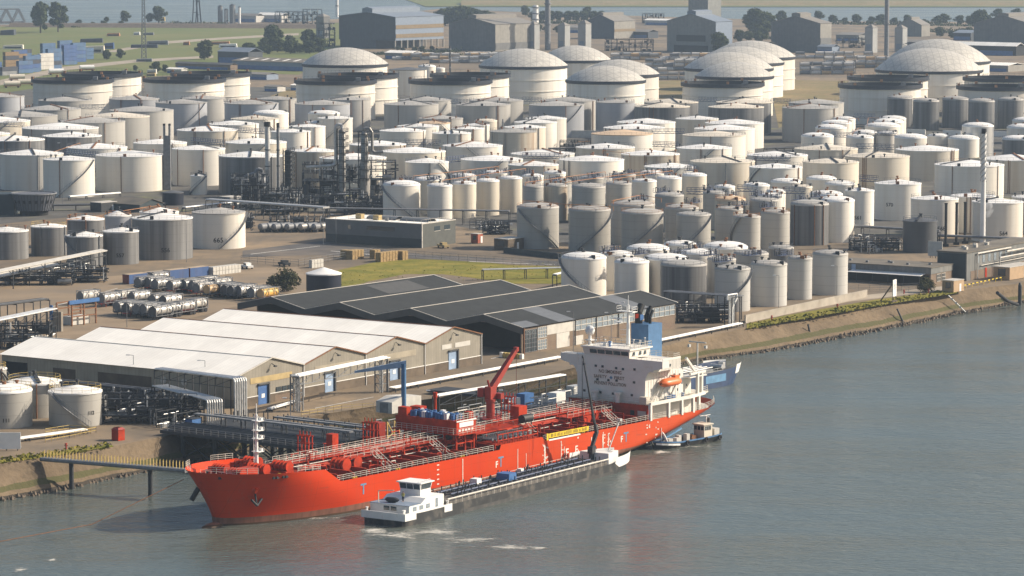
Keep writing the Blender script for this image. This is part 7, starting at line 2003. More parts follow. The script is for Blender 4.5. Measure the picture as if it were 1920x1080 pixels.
rack("pipe_rack", "silver pipes between the small black tank and the refinery", P(345,398), P(440,388), 1.4, 1.6, 4, .25, "pipe_silver", 6)
rack("pipe_rack", "dark pipe corridor between the white blocks at the centre", P(1030,290), P(1120,288), 2.2, 3, 5, .3, "steel_dark", 8)
rack("pipe_rack", "dark pipe corridor in front of the right grey tanks", P(1435,290), P(1500,288), 2.2, 3, 5, .3, "steel_dark", 8)
# yellow hazard rail on the right quay
a, c0 = P(1800,543), P(1888,524); d = c0-a; o = thing("hazard_rail", "yellow and black hazard rail along the quay edge at right", "railing", tuple(a), math.atan2(d.y,d.x)); L = d.length
c_ = MB(); n = 24
for k in range(0,n,2): c_.beam((L*k/n,0,.9),(L*(k+1)/n,0,.9),.22)
for k in range(9): c_.beam((L*k/8,0,0),(L*k/8,0,.9),.1)
c_.build("yellow_bars", MAT["bollard_yellow"], o)
c_ = MB()
for k in range(1,n,2): c_.beam((L*k/n,0,.9),(L*(k+1)/n,0,.9),.22)
c_.build("black_bars", MAT["black"], o)
# bund walls
def wall(label, pts, h_, mat="concrete", th_=.35, name="bund_wall"):
    o = thing(name, label, "wall", tuple(P(*pts[0])))
    q = [P(*p)-P(*pts[0]) for p in pts]; c_ = MB()
    for a_, b_ in zip(q[:-1], q[1:]): c_.beam(a_+Vector((0,0,h_/2)), b_+Vector((0,0,h_/2)), th_, h_)
    c_.build("wall", MAT[mat], o)
wall("pale concrete wall along the foot of the pale quay tanks", [(1397,606),(1470,590),(1545,574),(1625,557)], 1.9)
wall("dark wall along the foot of the front concrete tanks", [(945,474),(1052,486)], 1.6, "office_dark")
wall("low concrete wall behind the tall white numbered tanks", [(1600,466),(1700,462)], .9)
wall("long pale roof-level wall between the white blocks at the centre", [(1068,258),(1155,259)], 3.2, "panel_pale", .6)
for k, (a_, b_) in enumerate((((1700,252),(1735,253)),((1768,254),(1802,255)),((1864,256),(1890,257)))): wall(["white wall between the slim streaked tanks, first gap","white wall between the slim streaked tanks, second gap","white wall between the slim streaked tanks, third gap"][k], [a_, b_], 2.4, "white_paint", .5)

# ---- refinery unit
def column(px, by, wpx, hpx, label, neck=None, rings=6, mat="steel_light"):
    q = P(px, by); sc = pxm(px, by); r_ = wpx*sc/2; H_ = hpx*sc
    o = thing("distillation_column", label, "process column", tuple(q))
    c_ = MB()
    if neck: c_.slathe([(r_,0),(r_,H_*neck),(r_*.8,H_*(neck+.05)),(r_*.8,H_*.96),(r_*.4,H_),(.02,H_)],18)
    else: c_.slathe([(r_,0),(r_,H_*.97),(r_*.6,H_*.995),(.02,H_)],18)
    c_.build("shell", MAT[mat], o)
    for k in range(rings):
        z = H_*(.3+.66*k/max(1,rings-1)); c_ = MB(); c_.lathe([(r_,z),(r_+1.0,z),(r_+1.0,z+.15),(r_,z+.15)],16,smooth=False,a0=-2.6,a1=.9)
        pts = [((r_+1)*math.cos(-2.6+3.5*j/10),(r_+1)*math.sin(-2.6+3.5*j/10),z+.15) for j in range(11)]; c_.rail(pts,1.1,1.2,.08,2); c_.build("platform", MAT["steel_dark"], o)
    c_ = MB(); c_.beam((-r_-.4,-.3,0),(-r_-.4,-.3,H_),.3); c_.beam((r_*.5,-r_-.3,H_*.2),(r_*.5,-r_-.3,H_*.95),.25); c_.build("ladder", MAT["steel_dark"], o)
    return o, r_, H_
simple("vessel_silver", (0.34,0.325,0.295), .45, .35, .5, metal=.4, dirt=(.12,.11,.10), dsc=.5)
o, r_, H_ = column(642,385,13,144,"slim tall refinery column with looping overhead pipe, left of the thick one", None, 8, "vessel_silver")
c_ = MB(); c_.path([(0,0,H_),(0,0,H_+1.2),(-1.4,0,H_+1.6),(-2.2,0,H_+.6),(-2.2,0,H_*.55),(-3.4,0,H_*.52),(-12,0,H_*.5)],.5,10); c_.build("overhead_pipe", MAT["steel_light"], o)
o, r_, H_ = column(684,372,18,126,"thick silver refinery column narrowing above, right of the slim one", .52, 6, "vessel_silver")
c_ = MB(); c_.path([(0,0,H_),(0,0,H_+1.0),(1.6,0,H_+1.2),(2.6,0,H_-.4),(2.6,0,H_-6.5),(3.6,0,H_-7.2),(6.4,0,H_-7.0)],.5,10); c_.build("overhead_pipe", MAT["vessel_silver"], o)
o, r_, H_ = column(541,368,14,88,"dark refinery column with many ring platforms beside the thin stack", None, 8, "steel_dark")
o, r_, H_ = column(492,385,13,62,"short dark refinery column with bent top pipe by the thick stack", None, 3, "steel_grey")
c_ = MB(); c_.path([(0,0,H_),(0,0,H_+.8),(-1.4,0,H_+1.2),(-2.2,0,H_-.2),(-6,0,H_-1.4)],.6,10); c_.build("overhead_pipe", MAT["steel_grey"], o)
def stack(px, by, wpx, hpx, label, mat="steel_light", cap=True):
    q = P(px, by); sc = pxm(px, by); r_ = wpx*sc/2; H_ = hpx*sc
    o = thing("chimney_stack", label, "chimney", tuple(q))
    c_ = MB(); c_.tube((0,0,0),(0,0,H_),r_,14,r_*.94); c_.build("shaft", MAT[mat], o)
    c_ = MB(); c_.tube((0,0,H_-1.6),(0,0,H_),r_*1.3 if cap else r_*1.02,14); c_.build("tip", MAT["black"], o)
    c_ = MB()
    for k in (.4,.62): c_.lathe([(r_,H_*k),(r_*1.25,H_*k),(r_*1.25,H_*k+.3),(r_,H_*k+.3)],14,smooth=False)
    c_.build("rings", MAT["steel_dark"], o)
stack(502,368,9.5,140,"thick grey steel stack with black collar at the left of the refinery"); stack(522,366,6,136,"thin grey steel stack beside the black-collared one","steel_grey",False)
q = P(314,356); sc = pxm(314,356); o = thing("twin_chimney", "dark square chimney with two thin flues before the white tank row", "chimney", tuple(q))
c_ = MB(); c_.box(-6.5*sc,6.5*sc,-1,1,0,102*sc); c_.build("casing", MAT["steel_grey"], o)
for x in (-5,5): 
    c_ = MB(); c_.tube((x*sc,0,102*sc),(x*sc,0,124*sc),2.3*sc,10); c_.build("flue", MAT["steel_grey"], o); c_ = MB(); c_.tube((x*sc,0,121*sc),(x*sc,0,124.6*sc),2.6*sc,10); c_.build("flue_tip", MAT["black"], o)
rf_ = random.Random(33)
def frame(px, by, wpx, hpx, label, dep=9, levels=4, ves=4):
    q = P(px, by); sc = pxm(px, by); w_ = wpx*sc; H_ = hpx*sc
    o = thing("process_frame", label, "process frame", (q.x-w_/2,q.y,GZ), 0)
    nx = max(2,int(w_/4)); c_ = MB()
    for i in range(nx+1):
        for y in (0,dep/2,dep): c_.beam((w_*i/nx,y,0),(w_*i/nx,y,H_*(1 if (i+int(y)) % 3 else .8)),.28)
    for k in range(1,levels+1):
        z = H_*.98*k/levels
        for y in (0,dep): c_.beam((0,y,z),(w_,y,z),.26); 
        for i in range(nx+1): c_.beam((w_*i/nx,0,z),(w_*i/nx,dep,z),.24)
        if k < levels and k % 2 == 1: c_.box(0,w_,.3,dep-.3,z-.06,z+.04)
        c_.rail([(0,0,z),(w_,0,z)],1.0,1.6,.08,2)
    for i in range(nx): 
        z = H_*rf_.randint(0,levels-1)/levels; c_.beam((w_*i/nx,0,z),(w_*(i+1)/nx,0,z+H_/levels),.14)
    c_.build("steelwork", MAT["steel_dark"], o)
    for k in range(ves):
        c_ = MB(); x = rf_.uniform(.5,w_-2); y = rf_.uniform(0,dep); z = H_*rf_.choice((.05,.25,.45,.6)); r_ = rf_.uniform(.6,1.1)
        if rf_.random() < .5: c_.tube((x,y,z+r_),(min(w_,x+rf_.uniform(2.5,5)),y,z+r_),r_,10)
        else: c_.tube((x,y,z),(x,y,z+min(H_*.35,rf_.uniform(2.5,5))),r_,10)
        c_.build("vessel", MAT[rf_.choice(("vessel_silver","steel_dark","steel_dark"))], o)
    c_ = MB(); c2_ = MB()
    for k in range(40):
        x, y, z = rf_.uniform(0,w_), rf_.uniform(-.5,dep), rf_.uniform(.3,H_); e = rf_.choice(((rf_.uniform(2,7),0,0),(0,0,rf_.uniform(2,6)),(0,3,0)))
        x2 = min(w_+1,x+e[0]); z2 = min(H_+.6,z+e[2]); (c_ if k % 3 else c2_).tube((x,y,z),(x2,y+e[1],z2),rf_.uniform(.1,.26),6)
    c_.build("pipework", MAT["steel_dark"], o); c2_.build("bright_pipework", MAT["steel_light"], o)
    c_ = MB()
    for k in range(max(3,int(w_/2.2))):
        x, y, z = rf_.uniform(0,w_-2), rf_.uniform(.5,max(.6,dep-2)), H_*rf_.choice((0,.02,.26,.5,.7)); a_, h_ = rf_.uniform(1,2.6), rf_.uniform(1,min(3,H_*.28)); c_.box(x,min(w_,x+a_),y,y+rf_.uniform(1,2.4),z,z+h_)
    c_.build("equipment", MAT["steel_dark"], o)
    return o
frame(470,394,62,64,"dark steel process frame at the left end of the refinery",9,4,5); frame(600,385,66,78,"large dark process frame with domed condenser between the columns",9,5,6)
frame(718,388,46,86,"tall process frame right of the thick silver column",8,5,6); frame(560,398,60,30,"low dark pipe frame at the foot of the ringed column",8,2,5)
frame(650,400,76,36,"low dark pipe frame at the foot of the slim tall column",8,2,5); frame(716,402,58,30,"low dark pipe frame beside the first slim white tank",8,2,4); frame(655,372,40,60,"narrow dark frame between the two silver columns",6,4,3)
frame(520,404,60,22,"low pump frame in front of the stacks",8,2,4); frame(1500,300,30,16,"small dark pipe frame among the white tanks at right",6,2,3); frame(1085,284,70,18,"dark pump frame in the gap between the white blocks",8,2,4)
frame(560,432,110,22,"dark pump frame under the road pipe rack",8,2,6); frame(450,430,40,26,"dark pump frame right of the tank marked 665",8,2,3)
# row of bullets
for k in range(10):
    q = P(488+k*12.5, 436-(k % 2)); c_ = MB(); r_ = 1.05
    o = thing("bullet_vessel", f"{'silver' if k in (6,9) else 'dull grey'} horizontal vessel, {ORD[k]} from left in the row below the refinery", "pressure vessel", tuple(q), UAZ, "horizontal vessels below the refinery")
    c_.tube((0,0,1.7),(4.2,0,1.7),r_,12); c_.tube((-.5,0,1.7),(0,0,1.7),r_*.55,12,r_); c_.build("shell", MAT["vessel_silver" if k in (6,9) else "steel_grey"], o)
    c_ = MB(); c_.box(.6,1,-.8,.8,0,1.0); c_.box(3.2,3.6,-.8,.8,0,1.0); c_.build("saddles", MAT["steel_dark"], o)
# footbridges between tank roofs
def bridge(p, q, z, label, mat="rail_blue"):
    a_ = P(p[0],p[1],GZ+z); b_ = P(q[0],q[1],GZ+z); d = b_-a_
    o = thing("footbridge", label, "footbridge", tuple(a_), math.atan2(d.y,d.x), "footbridges between the tanks"); L = d.length; c_ = MB()
    c_.box(0,L,-.5,.5,-.15,0)
    for y in (-.5,.5): c_.rail([(0,y,0),(L,y,0)],1.1,1.6,.08,2); c_.beam((0,y,-.9),(L,y,-.9),.16)
    n = max(2,int(L/1.6))
    for k in range(n): c_.beam((L*k/n,-.5,-.9 if k % 2 else 0),(L*(k+1)/n,-.5,0 if k % 2 else -.9),.1)
    c_.build("deck", MAT[mat], o)
BR = [((122,285),(182,290),11,"footbridge from the notched white tank to the broad one at left"),((360,263),(420,268),11,"footbridge left of the tall stacks over the white tanks"),((440,243),(500,247),11,"footbridge beside the black-collared stack top"),((760,266),(825,268),11,"footbridge right of the thick silver column"),((836,300),(872,297),10.8,"curved-looking footbridge from the ribbed blue-railed tank"),
 ((979,292),(1048,293),11,"dark footbridge left of the wide blue-railed tank"),((1222,246),(1283,246),11,"footbridge joining the peach roof to the cream roof"),((1224,270),(1272,272),11,"rusty footbridge below the peach roof"),((1412,296),(1482,297),11.3,"long lattice footbridge among the white tanks at right of centre"),((1606,274),(1676,276),9,"blue lattice footbridge between cream tanks at the right"),
 ((1602,217),(1640,218),10,"upper dark footbridge between the small white tanks"),((1560,252),(1600,254),8.6,"lower dark footbridge between the small white tanks"),((1640,249),(1682,250),8.8,"dark footbridge at the right of the small white tanks"),((1612,334),(1645,336),11,"footbridge between the two tall numbered tanks"),
 ((150,200),(196,201),12,"dark footbridge in the stepped grey block, rear"),((8,233),(45,234),12,"dark footbridge in the stepped grey block, left edge"),((1310,186),(1344,187),13.6,"footbridge between the streaked rear tanks"),((1446,189),(1482,190),13.6,"footbridge right of the streaked rear tanks"),((980,186),(1014,187),13.6,"footbridge between grey rear tanks below the central dome"),((845,190),(882,191),13.6,"footbridge between grey rear tanks below the open tank"),
 ((420,190),(480,191),13.6,"footbridge between grey rear tanks at left"),((1383,353),(1420,354),11,"dark blue footbridge over the low white tanks, left"),((1470,357),(1510,358),11,"dark blue footbridge over the low white tanks, right"),((1288,358),(1320,359),11,"dark footbridge beside the last slim cream tank"),((1862,372),(1825,370),11.2,"footbridge beside the tall white flue")]
for b_ in BR: bridge(*b_)
# orange pipes over the slim tanks
def opipe(pts, z, label, r_=.09, mat="rail_orange"):
    q = [P(x,y,GZ+z) for x,y in pts]; o = MB(); o.path([p-q[0] for p in q], r_, 5)
    for p in q[::1]: o.tube(p-q[0], p-q[0]-Vector((0,0,1.2)), .08, 4)
    tag(o.build("foam_pipe", MAT[mat], None, tuple(q[0])), label, "pipe", "thin coloured pipes over the tanks")
OP = [([(775,330),(850,322),(935,312)],12.4,"thin orange pipe over the left slim white tanks"),([(830,338),(900,328),(985,316)],12.6,"orange pipe over the middle slim white tanks"),([(985,342),(1060,332),(1135,322)],12.6,"orange pipe over the mixed slim tanks, left run"),([(1060,342),(1140,331),(1240,318)],12.6,"orange pipe over the mixed slim tanks, right run"),
 ([(1150,336),(1200,328),(1262,320)],13,"short orange pipe above the white slim tanks"),([(980,375),(1060,383),(1150,388)],13.2,"orange rail pipe above the front concrete tanks"),([(1150,376),(1200,366),(1240,372)],13.4,"orange handrail pipe on the second concrete row"),([(100,285),(150,268)],13,"long thin orange pipe among the left white tanks"),
 ([(1590,236),(1592,222),(1610,222)],11,"bright orange pipe bend over the small white tanks, upper"),([(1626,232),(1628,221),(1648,221)],11,"bright orange pipe bend over the small white tanks, middle"),([(1598,250),(1610,240),(1614,240)],10,"bright orange pipe bend over the small white tanks, lower"),([(1538,246),(1540,243),(1556,243)],10,"bright orange pipe bend over the small white tanks, left"),
 ([(1180,288),(1130,282)],12,"orange pipe beside the rust streaked tank"),([(1080,266),(1180,262)],3,"orange ground pipe in the gap at the centre"),([(125,412),(190,405)],8.4,"yellow rail pipe over the back streaked metal tank"),([(125,441),(205,435)],8.4,"yellow rail pipe over the front streaked metal tank"),([(197,400),(300,385)],8.4,"yellow rail pipe over the peaked grey tank")]
for a_ in OP: opipe(*a_)
# clutter platforms on top of slim tanks
rc = random.Random(8)
def gear(px, py, z, label):
    q = P(px, py, GZ+z); o = thing("valve_platform", label, "valve platform", tuple(q), UAZ, "valve platforms on the slim tanks"); c_ = MB()
    c_.box(-3,3,-1,1,0,.1); c_.rail([(-3,-1,.1),(3,-1,.1)],1.1,1.2,.07,2); c_.rail([(-3,1,.1),(3,1,.1)],1.1,1.2,.07,2); c_.build("platform", MAT["rail_blue"], o)
    c_ = MB()
    for k in range(12): x, y, h_ = rc.uniform(-3,3), rc.uniform(-1,1), rc.uniform(.5,1.8); c_.tube((x,y,.1),(x,y,.1+h_),.12,5); c_.tube((x,y,h_),(x+rc.uniform(-1,1),y,h_),.1,5)
    c_.build("valves", MAT["steel_dark"], o)
k = 0
for px, py, z in ((760,338,11.4),(812,337,11.4),(860,334,11.4),(905,329,11.4),(950,324,11.4),(990,326,11.4),(1000,341,11.4),(1040,338,11.4),(1080,340,11.4),(1110,332,11.4),(1150,333,11.4),(1180,326,11.4),(1215,329,11.4),(1250,324,11.4),(1295,320,11.4),(1240,360,11.4),(1330,356,11.4),(1370,366,11.8),(1420,366,11.8),(1450,372,11.8),(1500,374,12.2),(1530,369,12.2),(1300,380,11.8),(1200,374,11.8),(1390,385,11.8),(1440,388,11.8)):
    gear(px, py, z, f"blue valve platform, {ORD[k] if k < 26 else 'last'} from the left along the slim tank tops"); k += 1
for k, (px, py) in enumerate(((1142,470),(1200,476),(1268,478),(1300,466),(1330,478),(1355,490),(1410,478),(1470,478))):
    gear(px, py, 10.4, f"valve platform among the quay cluster domes, {ORD[k]} from left")
fs_clutter = ((265,795,150,48,"dark pump frame between the yellow-railed tanks and the jetty head"),(225,770,110,34,"dark pipe frame behind the yellow-railed tank marked 112"),(330,790,80,44,"dark pump frame below the sloping grey pipe bundle"),(160,768,150,24,"dark pipe frame under the long white roof's eaves"),
 (45,655,95,46,"dark steel frame under the silver pipe bridge at the left edge"),(60,535,150,26,"dark loading frame under the pale canopy at left"),(165,530,60,26,"dark pump frame under the end of the pale canopy"),(1320,606,100,30,"dark pump frame in the shade of the covered rack"),(1390,470,20,20,"dark frame among the concrete tanks"),(1640,470,90,20,"dark pipe frame left of the charcoal tank"),(930,440,50,20,"dark pipe frame beside the front concrete tank"),(1075,440,14,22,"dark frame in the gap of the concrete tanks"))
for f_ in fs_clutter: frame(*f_,dep=5,levels=3,ves=1)
for f_ in ((530,392,70,36,"dark pump frame between the two stacks and the ringed column"),(625,378,40,70,"dark narrow frame left of the slim tall column"),(450,372,34,44,"dark frame beside the black-collared stack"),(690,405,90,26,"dark low frame at the foot of the thick column")): frame(*f_,dep=7,levels=4,ves=4)
# ================================================================== CONTAINERS, TRAILERS, TREES, LAMPS, FAR FIELD
def cont_mat(n, col): striped(n, col, 'x', .55, .35, rough=.55, streak=.25, scol=(.14,.08,.05), line=.45)
cont_mat("cont_blue", (.05,.11,.27)); cont_mat("cont_palblue", (.14,.20,.34)); cont_mat("cont_white", (.62,.60,.55)); cont_mat("cont_tan", (.24,.16,.08)); cont_mat("cont_dark", (.05,.06,.08)); cont_mat("cont_sky", (.075,.15,.275)); cont_mat("cont_grey", (.25,.26,.27))
simple("cont_roof", (.42,.33,.22), .8, .2); simple("cont_end", (.20,.06,.045), .7, .3)
protos = {}
def container(loc, rz, mat, label, group, L=6.06, end="cont_end", roof="cont_roof"):
    key = (mat, L, end)
    if key not in protos:
        o = thing("shipping_container", label, "container", loc, rz, group)
        c_ = MB(); c_.box(0,L,-1.22,1.22,.12,2.55); c_.build("body", MAT[mat], o)
        c_ = MB(); c_.box(-.04,0,-1.2,1.2,.15,2.5); c_.build("end_door", MAT[end], o)
        c_ = MB(); c_.box(.05,L-.05,-1.18,1.18,2.55,2.6); c_.build("roof", MAT[roof], o)
        protos[key] = o; return o
    return dup(protos[key], loc, rz, label)
a, b_ = P(236,533), P(388,516)
d = (b_-a); rz = math.atan2(d.y,d.x)
for k in range(4):
    q = a+d*(k/4.0); container(tuple(q), rz, "cont_palblue" if k == 1 else "cont_blue", ["blue container with rusty red door end, nearest of the four by the trailers","faded pale blue container, second of the four by the trailers","blue container, third of the four by the trailers","blue container, farthest of the four by the trailers"][k], "blue containers by the trailers", 7.0)
# tank trailers
simple("tank_silver", (.50,.49,.46), .45, .3, .8, metal=.25, dirt=(.26,.21,.16), dsc=.8, tint=.2); simple("tank_whitepaint", (.62,.59,.53), .5, .25, .8, dirt=(.34,.27,.19), dsc=.8, tint=.15); simple("tank_tan", (.50,.33,.16), .5, .2); simple("tank_yellow", (.62,.42,.10), .5); simple("tank_endgrey", (.17,.175,.18), .6, .2); simple("tank_enddark", (.08,.085,.09), .6, .2); simple("hazard_label", (.75,.40,.08), .6); simple("chassis_red", (.35,.05,.03), .6)
tp = {}
def trailer(loc, rz, body, end, label, chassis="steel_dark", labelled=False):
    key = (body, end, chassis, labelled)
    if key in tp: return dup(tp[key], loc, rz, label)
    o = thing("tank_trailer", label, "tank trailer", loc, rz, "tank trailers parked in the yard")
    c_ = MB(); c_.tube((.1,0,2.25),(5.9,0,2.25),1.12,16); c_.build("tank", MAT[body], o)
    for x in (-.0,5.9):
        c_ = MB(); c_.tube((x,0,2.25),(x+.1,0,2.25),1.16,16); c_.build("tank_end", MAT[end], o)
    c_ = MB()
    for x in (0,6):
        for y in (-1.2,1.2): c_.beam((x,y,1.0),(x,y,3.5),.14)
        c_.beam((x,-1.2,3.5),(x,1.2,3.5),.14); c_.beam((x,-1.2,1.05),(x,1.2,1.05),.14)
    for y in (-1.2,1.2): c_.beam((0,y,3.5),(6,y,3.5),.12); c_.beam((0,y,1.05),(6,y,1.05),.14)
    c_.box(.3,5.7,-.35,.35,3.38,3.46)
    for y in (-1.2,1.2): c_.beam((2,y,1.0),(2,y,3.5),.1); c_.beam((4,y,1),(4,y,3.5),.1); c_.beam((0,y,1.1),(2,y,3.4),.09); c_.beam((6,y,1.1),(4,y,3.4),.09)
    c_.build("frame", MAT["steel_grey"], o)
    c_ = MB(); c_.box(-.6,6.6,-.5,.5,.75,1.0); c_.box(-.3,6.3,-1.1,1.1,.9,1.0); c_.beam((.9,-.7,0),(.9,-.7,.9),.14); c_.beam((.9,.7,0),(.9,.7,.9),.14); c_.build("chassis", MAT[chassis], o)
    for x in (4.2,5.4):
        for y in (-1.0,1.0):
            c_ = MB(); c_.tube((x,y-.16,.5),(x,y+.16,.5),.5,12); c_.build("wheel", MAT["rubber"], o)
    if labelled:
        c_ = MB(); c_.loft([[(x,-1.125*math.cos(an),2.25+1.125*math.sin(an)) for an in (-.35,-.18,0,.1)] for x in (.6,5.4)], closed=False); c_.build("hazard_stripe", MAT["hazard_label"], o)
    tp[key] = o; return o
KB = ["tank_silver","tank_whitepaint","tank_silver","tank_silver","tank_whitepaint"]; KE = ["tank_endgrey","tank_endgrey","tank_enddark"]
rtl = random.Random(17)
rowA = [(258,545,0),(276,545,0),(290,548,0),(318,551,0),(343,549,0),(359,551,0),(368,556,0),(387,559,0),(408,557,0),(420,559,0),(432,561,0),(446,561,0),(470,564,0),(488,567,0)]
rowA2 = [(283,536),(376,545),(400,548)]
rowB = [(219,592),(236,594),(255,596),(268,597),(286,601),(303,597),(330,593),(352,588)]
rowB2 = [(150,572),(190,576),(222,571),(246,573),(285,578),(305,580)]
names = dict(tank_silver="silver", tank_whitepaint="white", tank_tan="tan", tank_yellow="yellow-orange")
i = 0
for rn, rw in (("front rank nearest the dark roof", rowA),("rear rank before the blue containers", rowA2),("front rank behind the white roofs", rowB),("rear rank behind the white roofs", rowB2)):
    for k, e in enumerate(rw):
        q = P(e[0], e[1]); body = KB[rtl.randrange(5)]; end = KE[rtl.randrange(3)]; ch = rtl.choice(("steel_dark","steel_dark","chassis_red"))
        lab_ = False
        if rn.startswith("front rank nearest") and k == 7: body, end = "tank_tan", "tank_tan"
        if rn.startswith("front rank nearest") and k == 13: body, end = "tank_yellow", "tank_tan"; lab_ = True
        if rn.startswith("front rank of") and k in (4,): end, lab_ = "tank_enddark", True
        trailer(tuple(q), UAZ+rtl.uniform(-.02,.02)+(.0 if rn != rowB2 else .2), body, end, f"{names[body]} tank trailer, {ORD[k]} from left in the {rn}", ch, lab_)
# far stacks of tank containers
fpro = None
def ftank(loc, rz, label, mat):
    key = ("f", mat)
    if key in tp: return dup(tp[key], loc, rz, label)
    o = thing("tank_container", label, "tank container", loc, rz, "stacked tank containers far behind")
    c_ = MB(); c_.tube((.2,0,1.3),(5.9,0,1.3),1.12,12); c_.build("tank", MAT[mat], o)
    c_ = MB()
    for x in (0,6.06):
        for y in (-1.2,1.2): c_.beam((x,y,0),(x,y,2.58),.2)
        c_.beam((x,-1.2,2.5),(x,1.2,2.5),.18); c_.beam((x,-1.2,.1),(x,1.2,.1),.18)
    c_.build("frame", MAT["steel_grey"], o)
    tp[key] = o; return o
fm_ = ["tank_silver","tank_whitepaint","tank_whitepaint","tank_tan","tank_endgrey"]
blocks = [(735,113,10,2,2,"stack left of the domes"),(805,119,12,2,2,"stack behind open tanks"),(880,112,9,2,2,"stack below brown hall"),(1145,113,12,2,2,"stack left of grey-green hall"),(1205,133,10,2,3,"stack before grey-green hall"),(1232,150,5,1,3,"stack beside the mound"),(1500,140,5,2,3,"stack right of the domes"),(1545,128,7,2,3,"stack before right chimney"),(1492,110,8,1,2,"stack under brown right hall")]
KW = ["bottom","middle","top"]
for bx, by, nx, ny, nz, nm in blocks:
    base = P(bx, by)
    for z in range(nz):
        for j in range(ny):
            for i in range(nx):
                if z == nz-1 and rtl.random() < .3: continue
                q = base + Vector((i*6.7 + j*2.2 + rtl.uniform(-.2,.2), j*11.0 + rtl.uniform(-.3,.3), 0)); m = rtl.choice(fm_)
                ftank((q.x,q.y,GZ+z*2.6), 0.0 if nx > 6 else UAZ*.0, f"{dict(tank_silver='silver',tank_whitepaint='white',tank_tan='tan',tank_endgrey='grey')[m]} tank container, {ORD[i]} along {['front','back'][j]} {KW[z]} tier, {nm}", m)
# coloured container stacks in the left field
rk = random.Random(29); kk = 0
stk = [(18,141,"cont_dark",2),(33,138,"cont_blue",3),(46,136,"cont_sky",4),(62,134,"cont_sky",4),(73,131,"cont_white",4),(88,130,"cont_sky",5),(102,127,"cont_grey",4),(118,122,"cont_blue",5),(135,117,"cont_sky",5),(148,114,"cont_dark",3),(8,128,"cont_tan",4),(24,124,"cont_tan",4),(45,122,"cont_white",4),(110,112,"cont_blue",5),(2,142,"cont_grey",2),(-12,140,"cont_blue",3),(78,118,"cont_sky",5),(150,112,"cont_sky",3)]
cw_ = dict(cont_dark="dark",cont_blue="blue",cont_sky="bright blue",cont_white="white",cont_grey="grey",cont_tan="tan")
for k, (px, py, m, n) in enumerate(stk):
    q = P(px, py)
    for z in range(n):
        mm_ = m if rk.random() < .75 else rk.choice(("cont_blue","cont_sky","cont_dark"))
        container((q.x,q.y,GZ+z*2.6), UAZ, mm_, f"{cw_[mm_]} container, {['bottom','second','third','fourth','top'][z]} tier, {ORD[k]} stack of the left field", "container stacks in the left field", 12.2 if k % 3 else 6.06, mm_, mm_)
# small things
def pallets(px, py, nx, ny, nz, label):
    q = P(px, py); o = thing("pallet_stack", label, "pallet stack", tuple(q), UAZ); 
    for i in range(nx):
        c_ = MB()
        for z in range(nz): c_.box(i*1.3,i*1.3+1.15,0,ny*1.0,z*.16,z*.16+.06); c_.box(i*1.3+.03,i*1.3+1.1,.05,ny*1.0-.05,z*.16+.06,z*.16+.13)
        c_.build("pallets", MAT["pallet_wood"], o)
simple("pallet_wood", (.40,.28,.13), .85, .3, 1.5)
pallets(661,487,4,3,16,"tan pallet stack left of the two by the lawn, farther one"); pallets(648,484,2,2,14,"small dark pallet stack behind the left pallet stack"); pallets(714,492,6,2,17,"large tan pallet stack at the edge of the lawn"); pallets(703,486,2,2,16,"narrow pallet stack just left of the large one"); pallets(755,488,2,3,16,"pallet stack at the right end of the large one")
def ibc(px, py, nx, ny, label):
    q = P(px, py); o = thing("drum_block", label, "stacked white containers", tuple(q), UAZ)
    for i in range(nx):
        for j in range(2):
            c_ = MB(); c_.box(i*1.25,i*1.25+1.1,0,ny*1.1,j*1.15+.12,j*1.15+1.1); c_.box(i*1.25,i*1.25+1.1,0,ny*1.1,j*1.15,j*1.15+.1); c_.build("cube_tank", MAT["panel_pale"], o)
ibc(400,517,9,2,"block of stacked white cube tanks right of the blue containers"); ibc(585,503,4,1,"block of white cube tanks behind the navy tank")
# lamps
simple("lamp_white", (.70,.70,.68), .4)
def lamp(px, by, hpx, label, arm=1):
    q = P(px, by); H_ = hpx*pxm(px,by); o = thing("lamp_post", label, "lamp post", tuple(q)); c_ = MB(); c_.tube((0,0,0),(0,0,H_),.09,6,.06)
    c_.beam((0,0,H_),(-.9*arm,0,H_+.1),.08); c_.build("pole", MAT["steel_grey"], o)
    c_ = MB(); c_.box(-1.5*arm,-.7*arm,-.18,.18,H_+.02,H_+.18); c_.build("lamp_head", MAT["lamp_white"], o)
LP = [(101,718,66,"lamp post before the white roof, leftmost"),(251,745,80,"lamp post before the white roof, middle"),(385,755,80,"lamp post before the white roof, rightmost"),(1146,648,62,"lamp post at the brick wall beside the bridge mast"),(1075,660,76,"lamp post at the front end of the brick wall"),(1460,592,76,"white double lamp post before the second pale quay tank"),(1569,568,70,"white double lamp post before the last pale quay tank"),(118,388,120,"tall dark lamp post beside the curved building"),(350,492,80,"slim lamp post before the big streaked tank"),(606,462,70,"lamp post at the left end of the office"),(630,458,56,"lamp post on the office's dark side"),(814,792,60,"lamp post by the blue crane column"),(1216,640,60,"lamp post near the blue funnel"),(950,772,40,"lamp post near the red deck crane"),(545,800,54,"lamp post beside the quay pipes"),(1630,478,60,"lamp post behind the low works roof"),(238,614,56,"slim lamp post in front of the parked trailers")]
for a_ in LP: lamp(*a_)
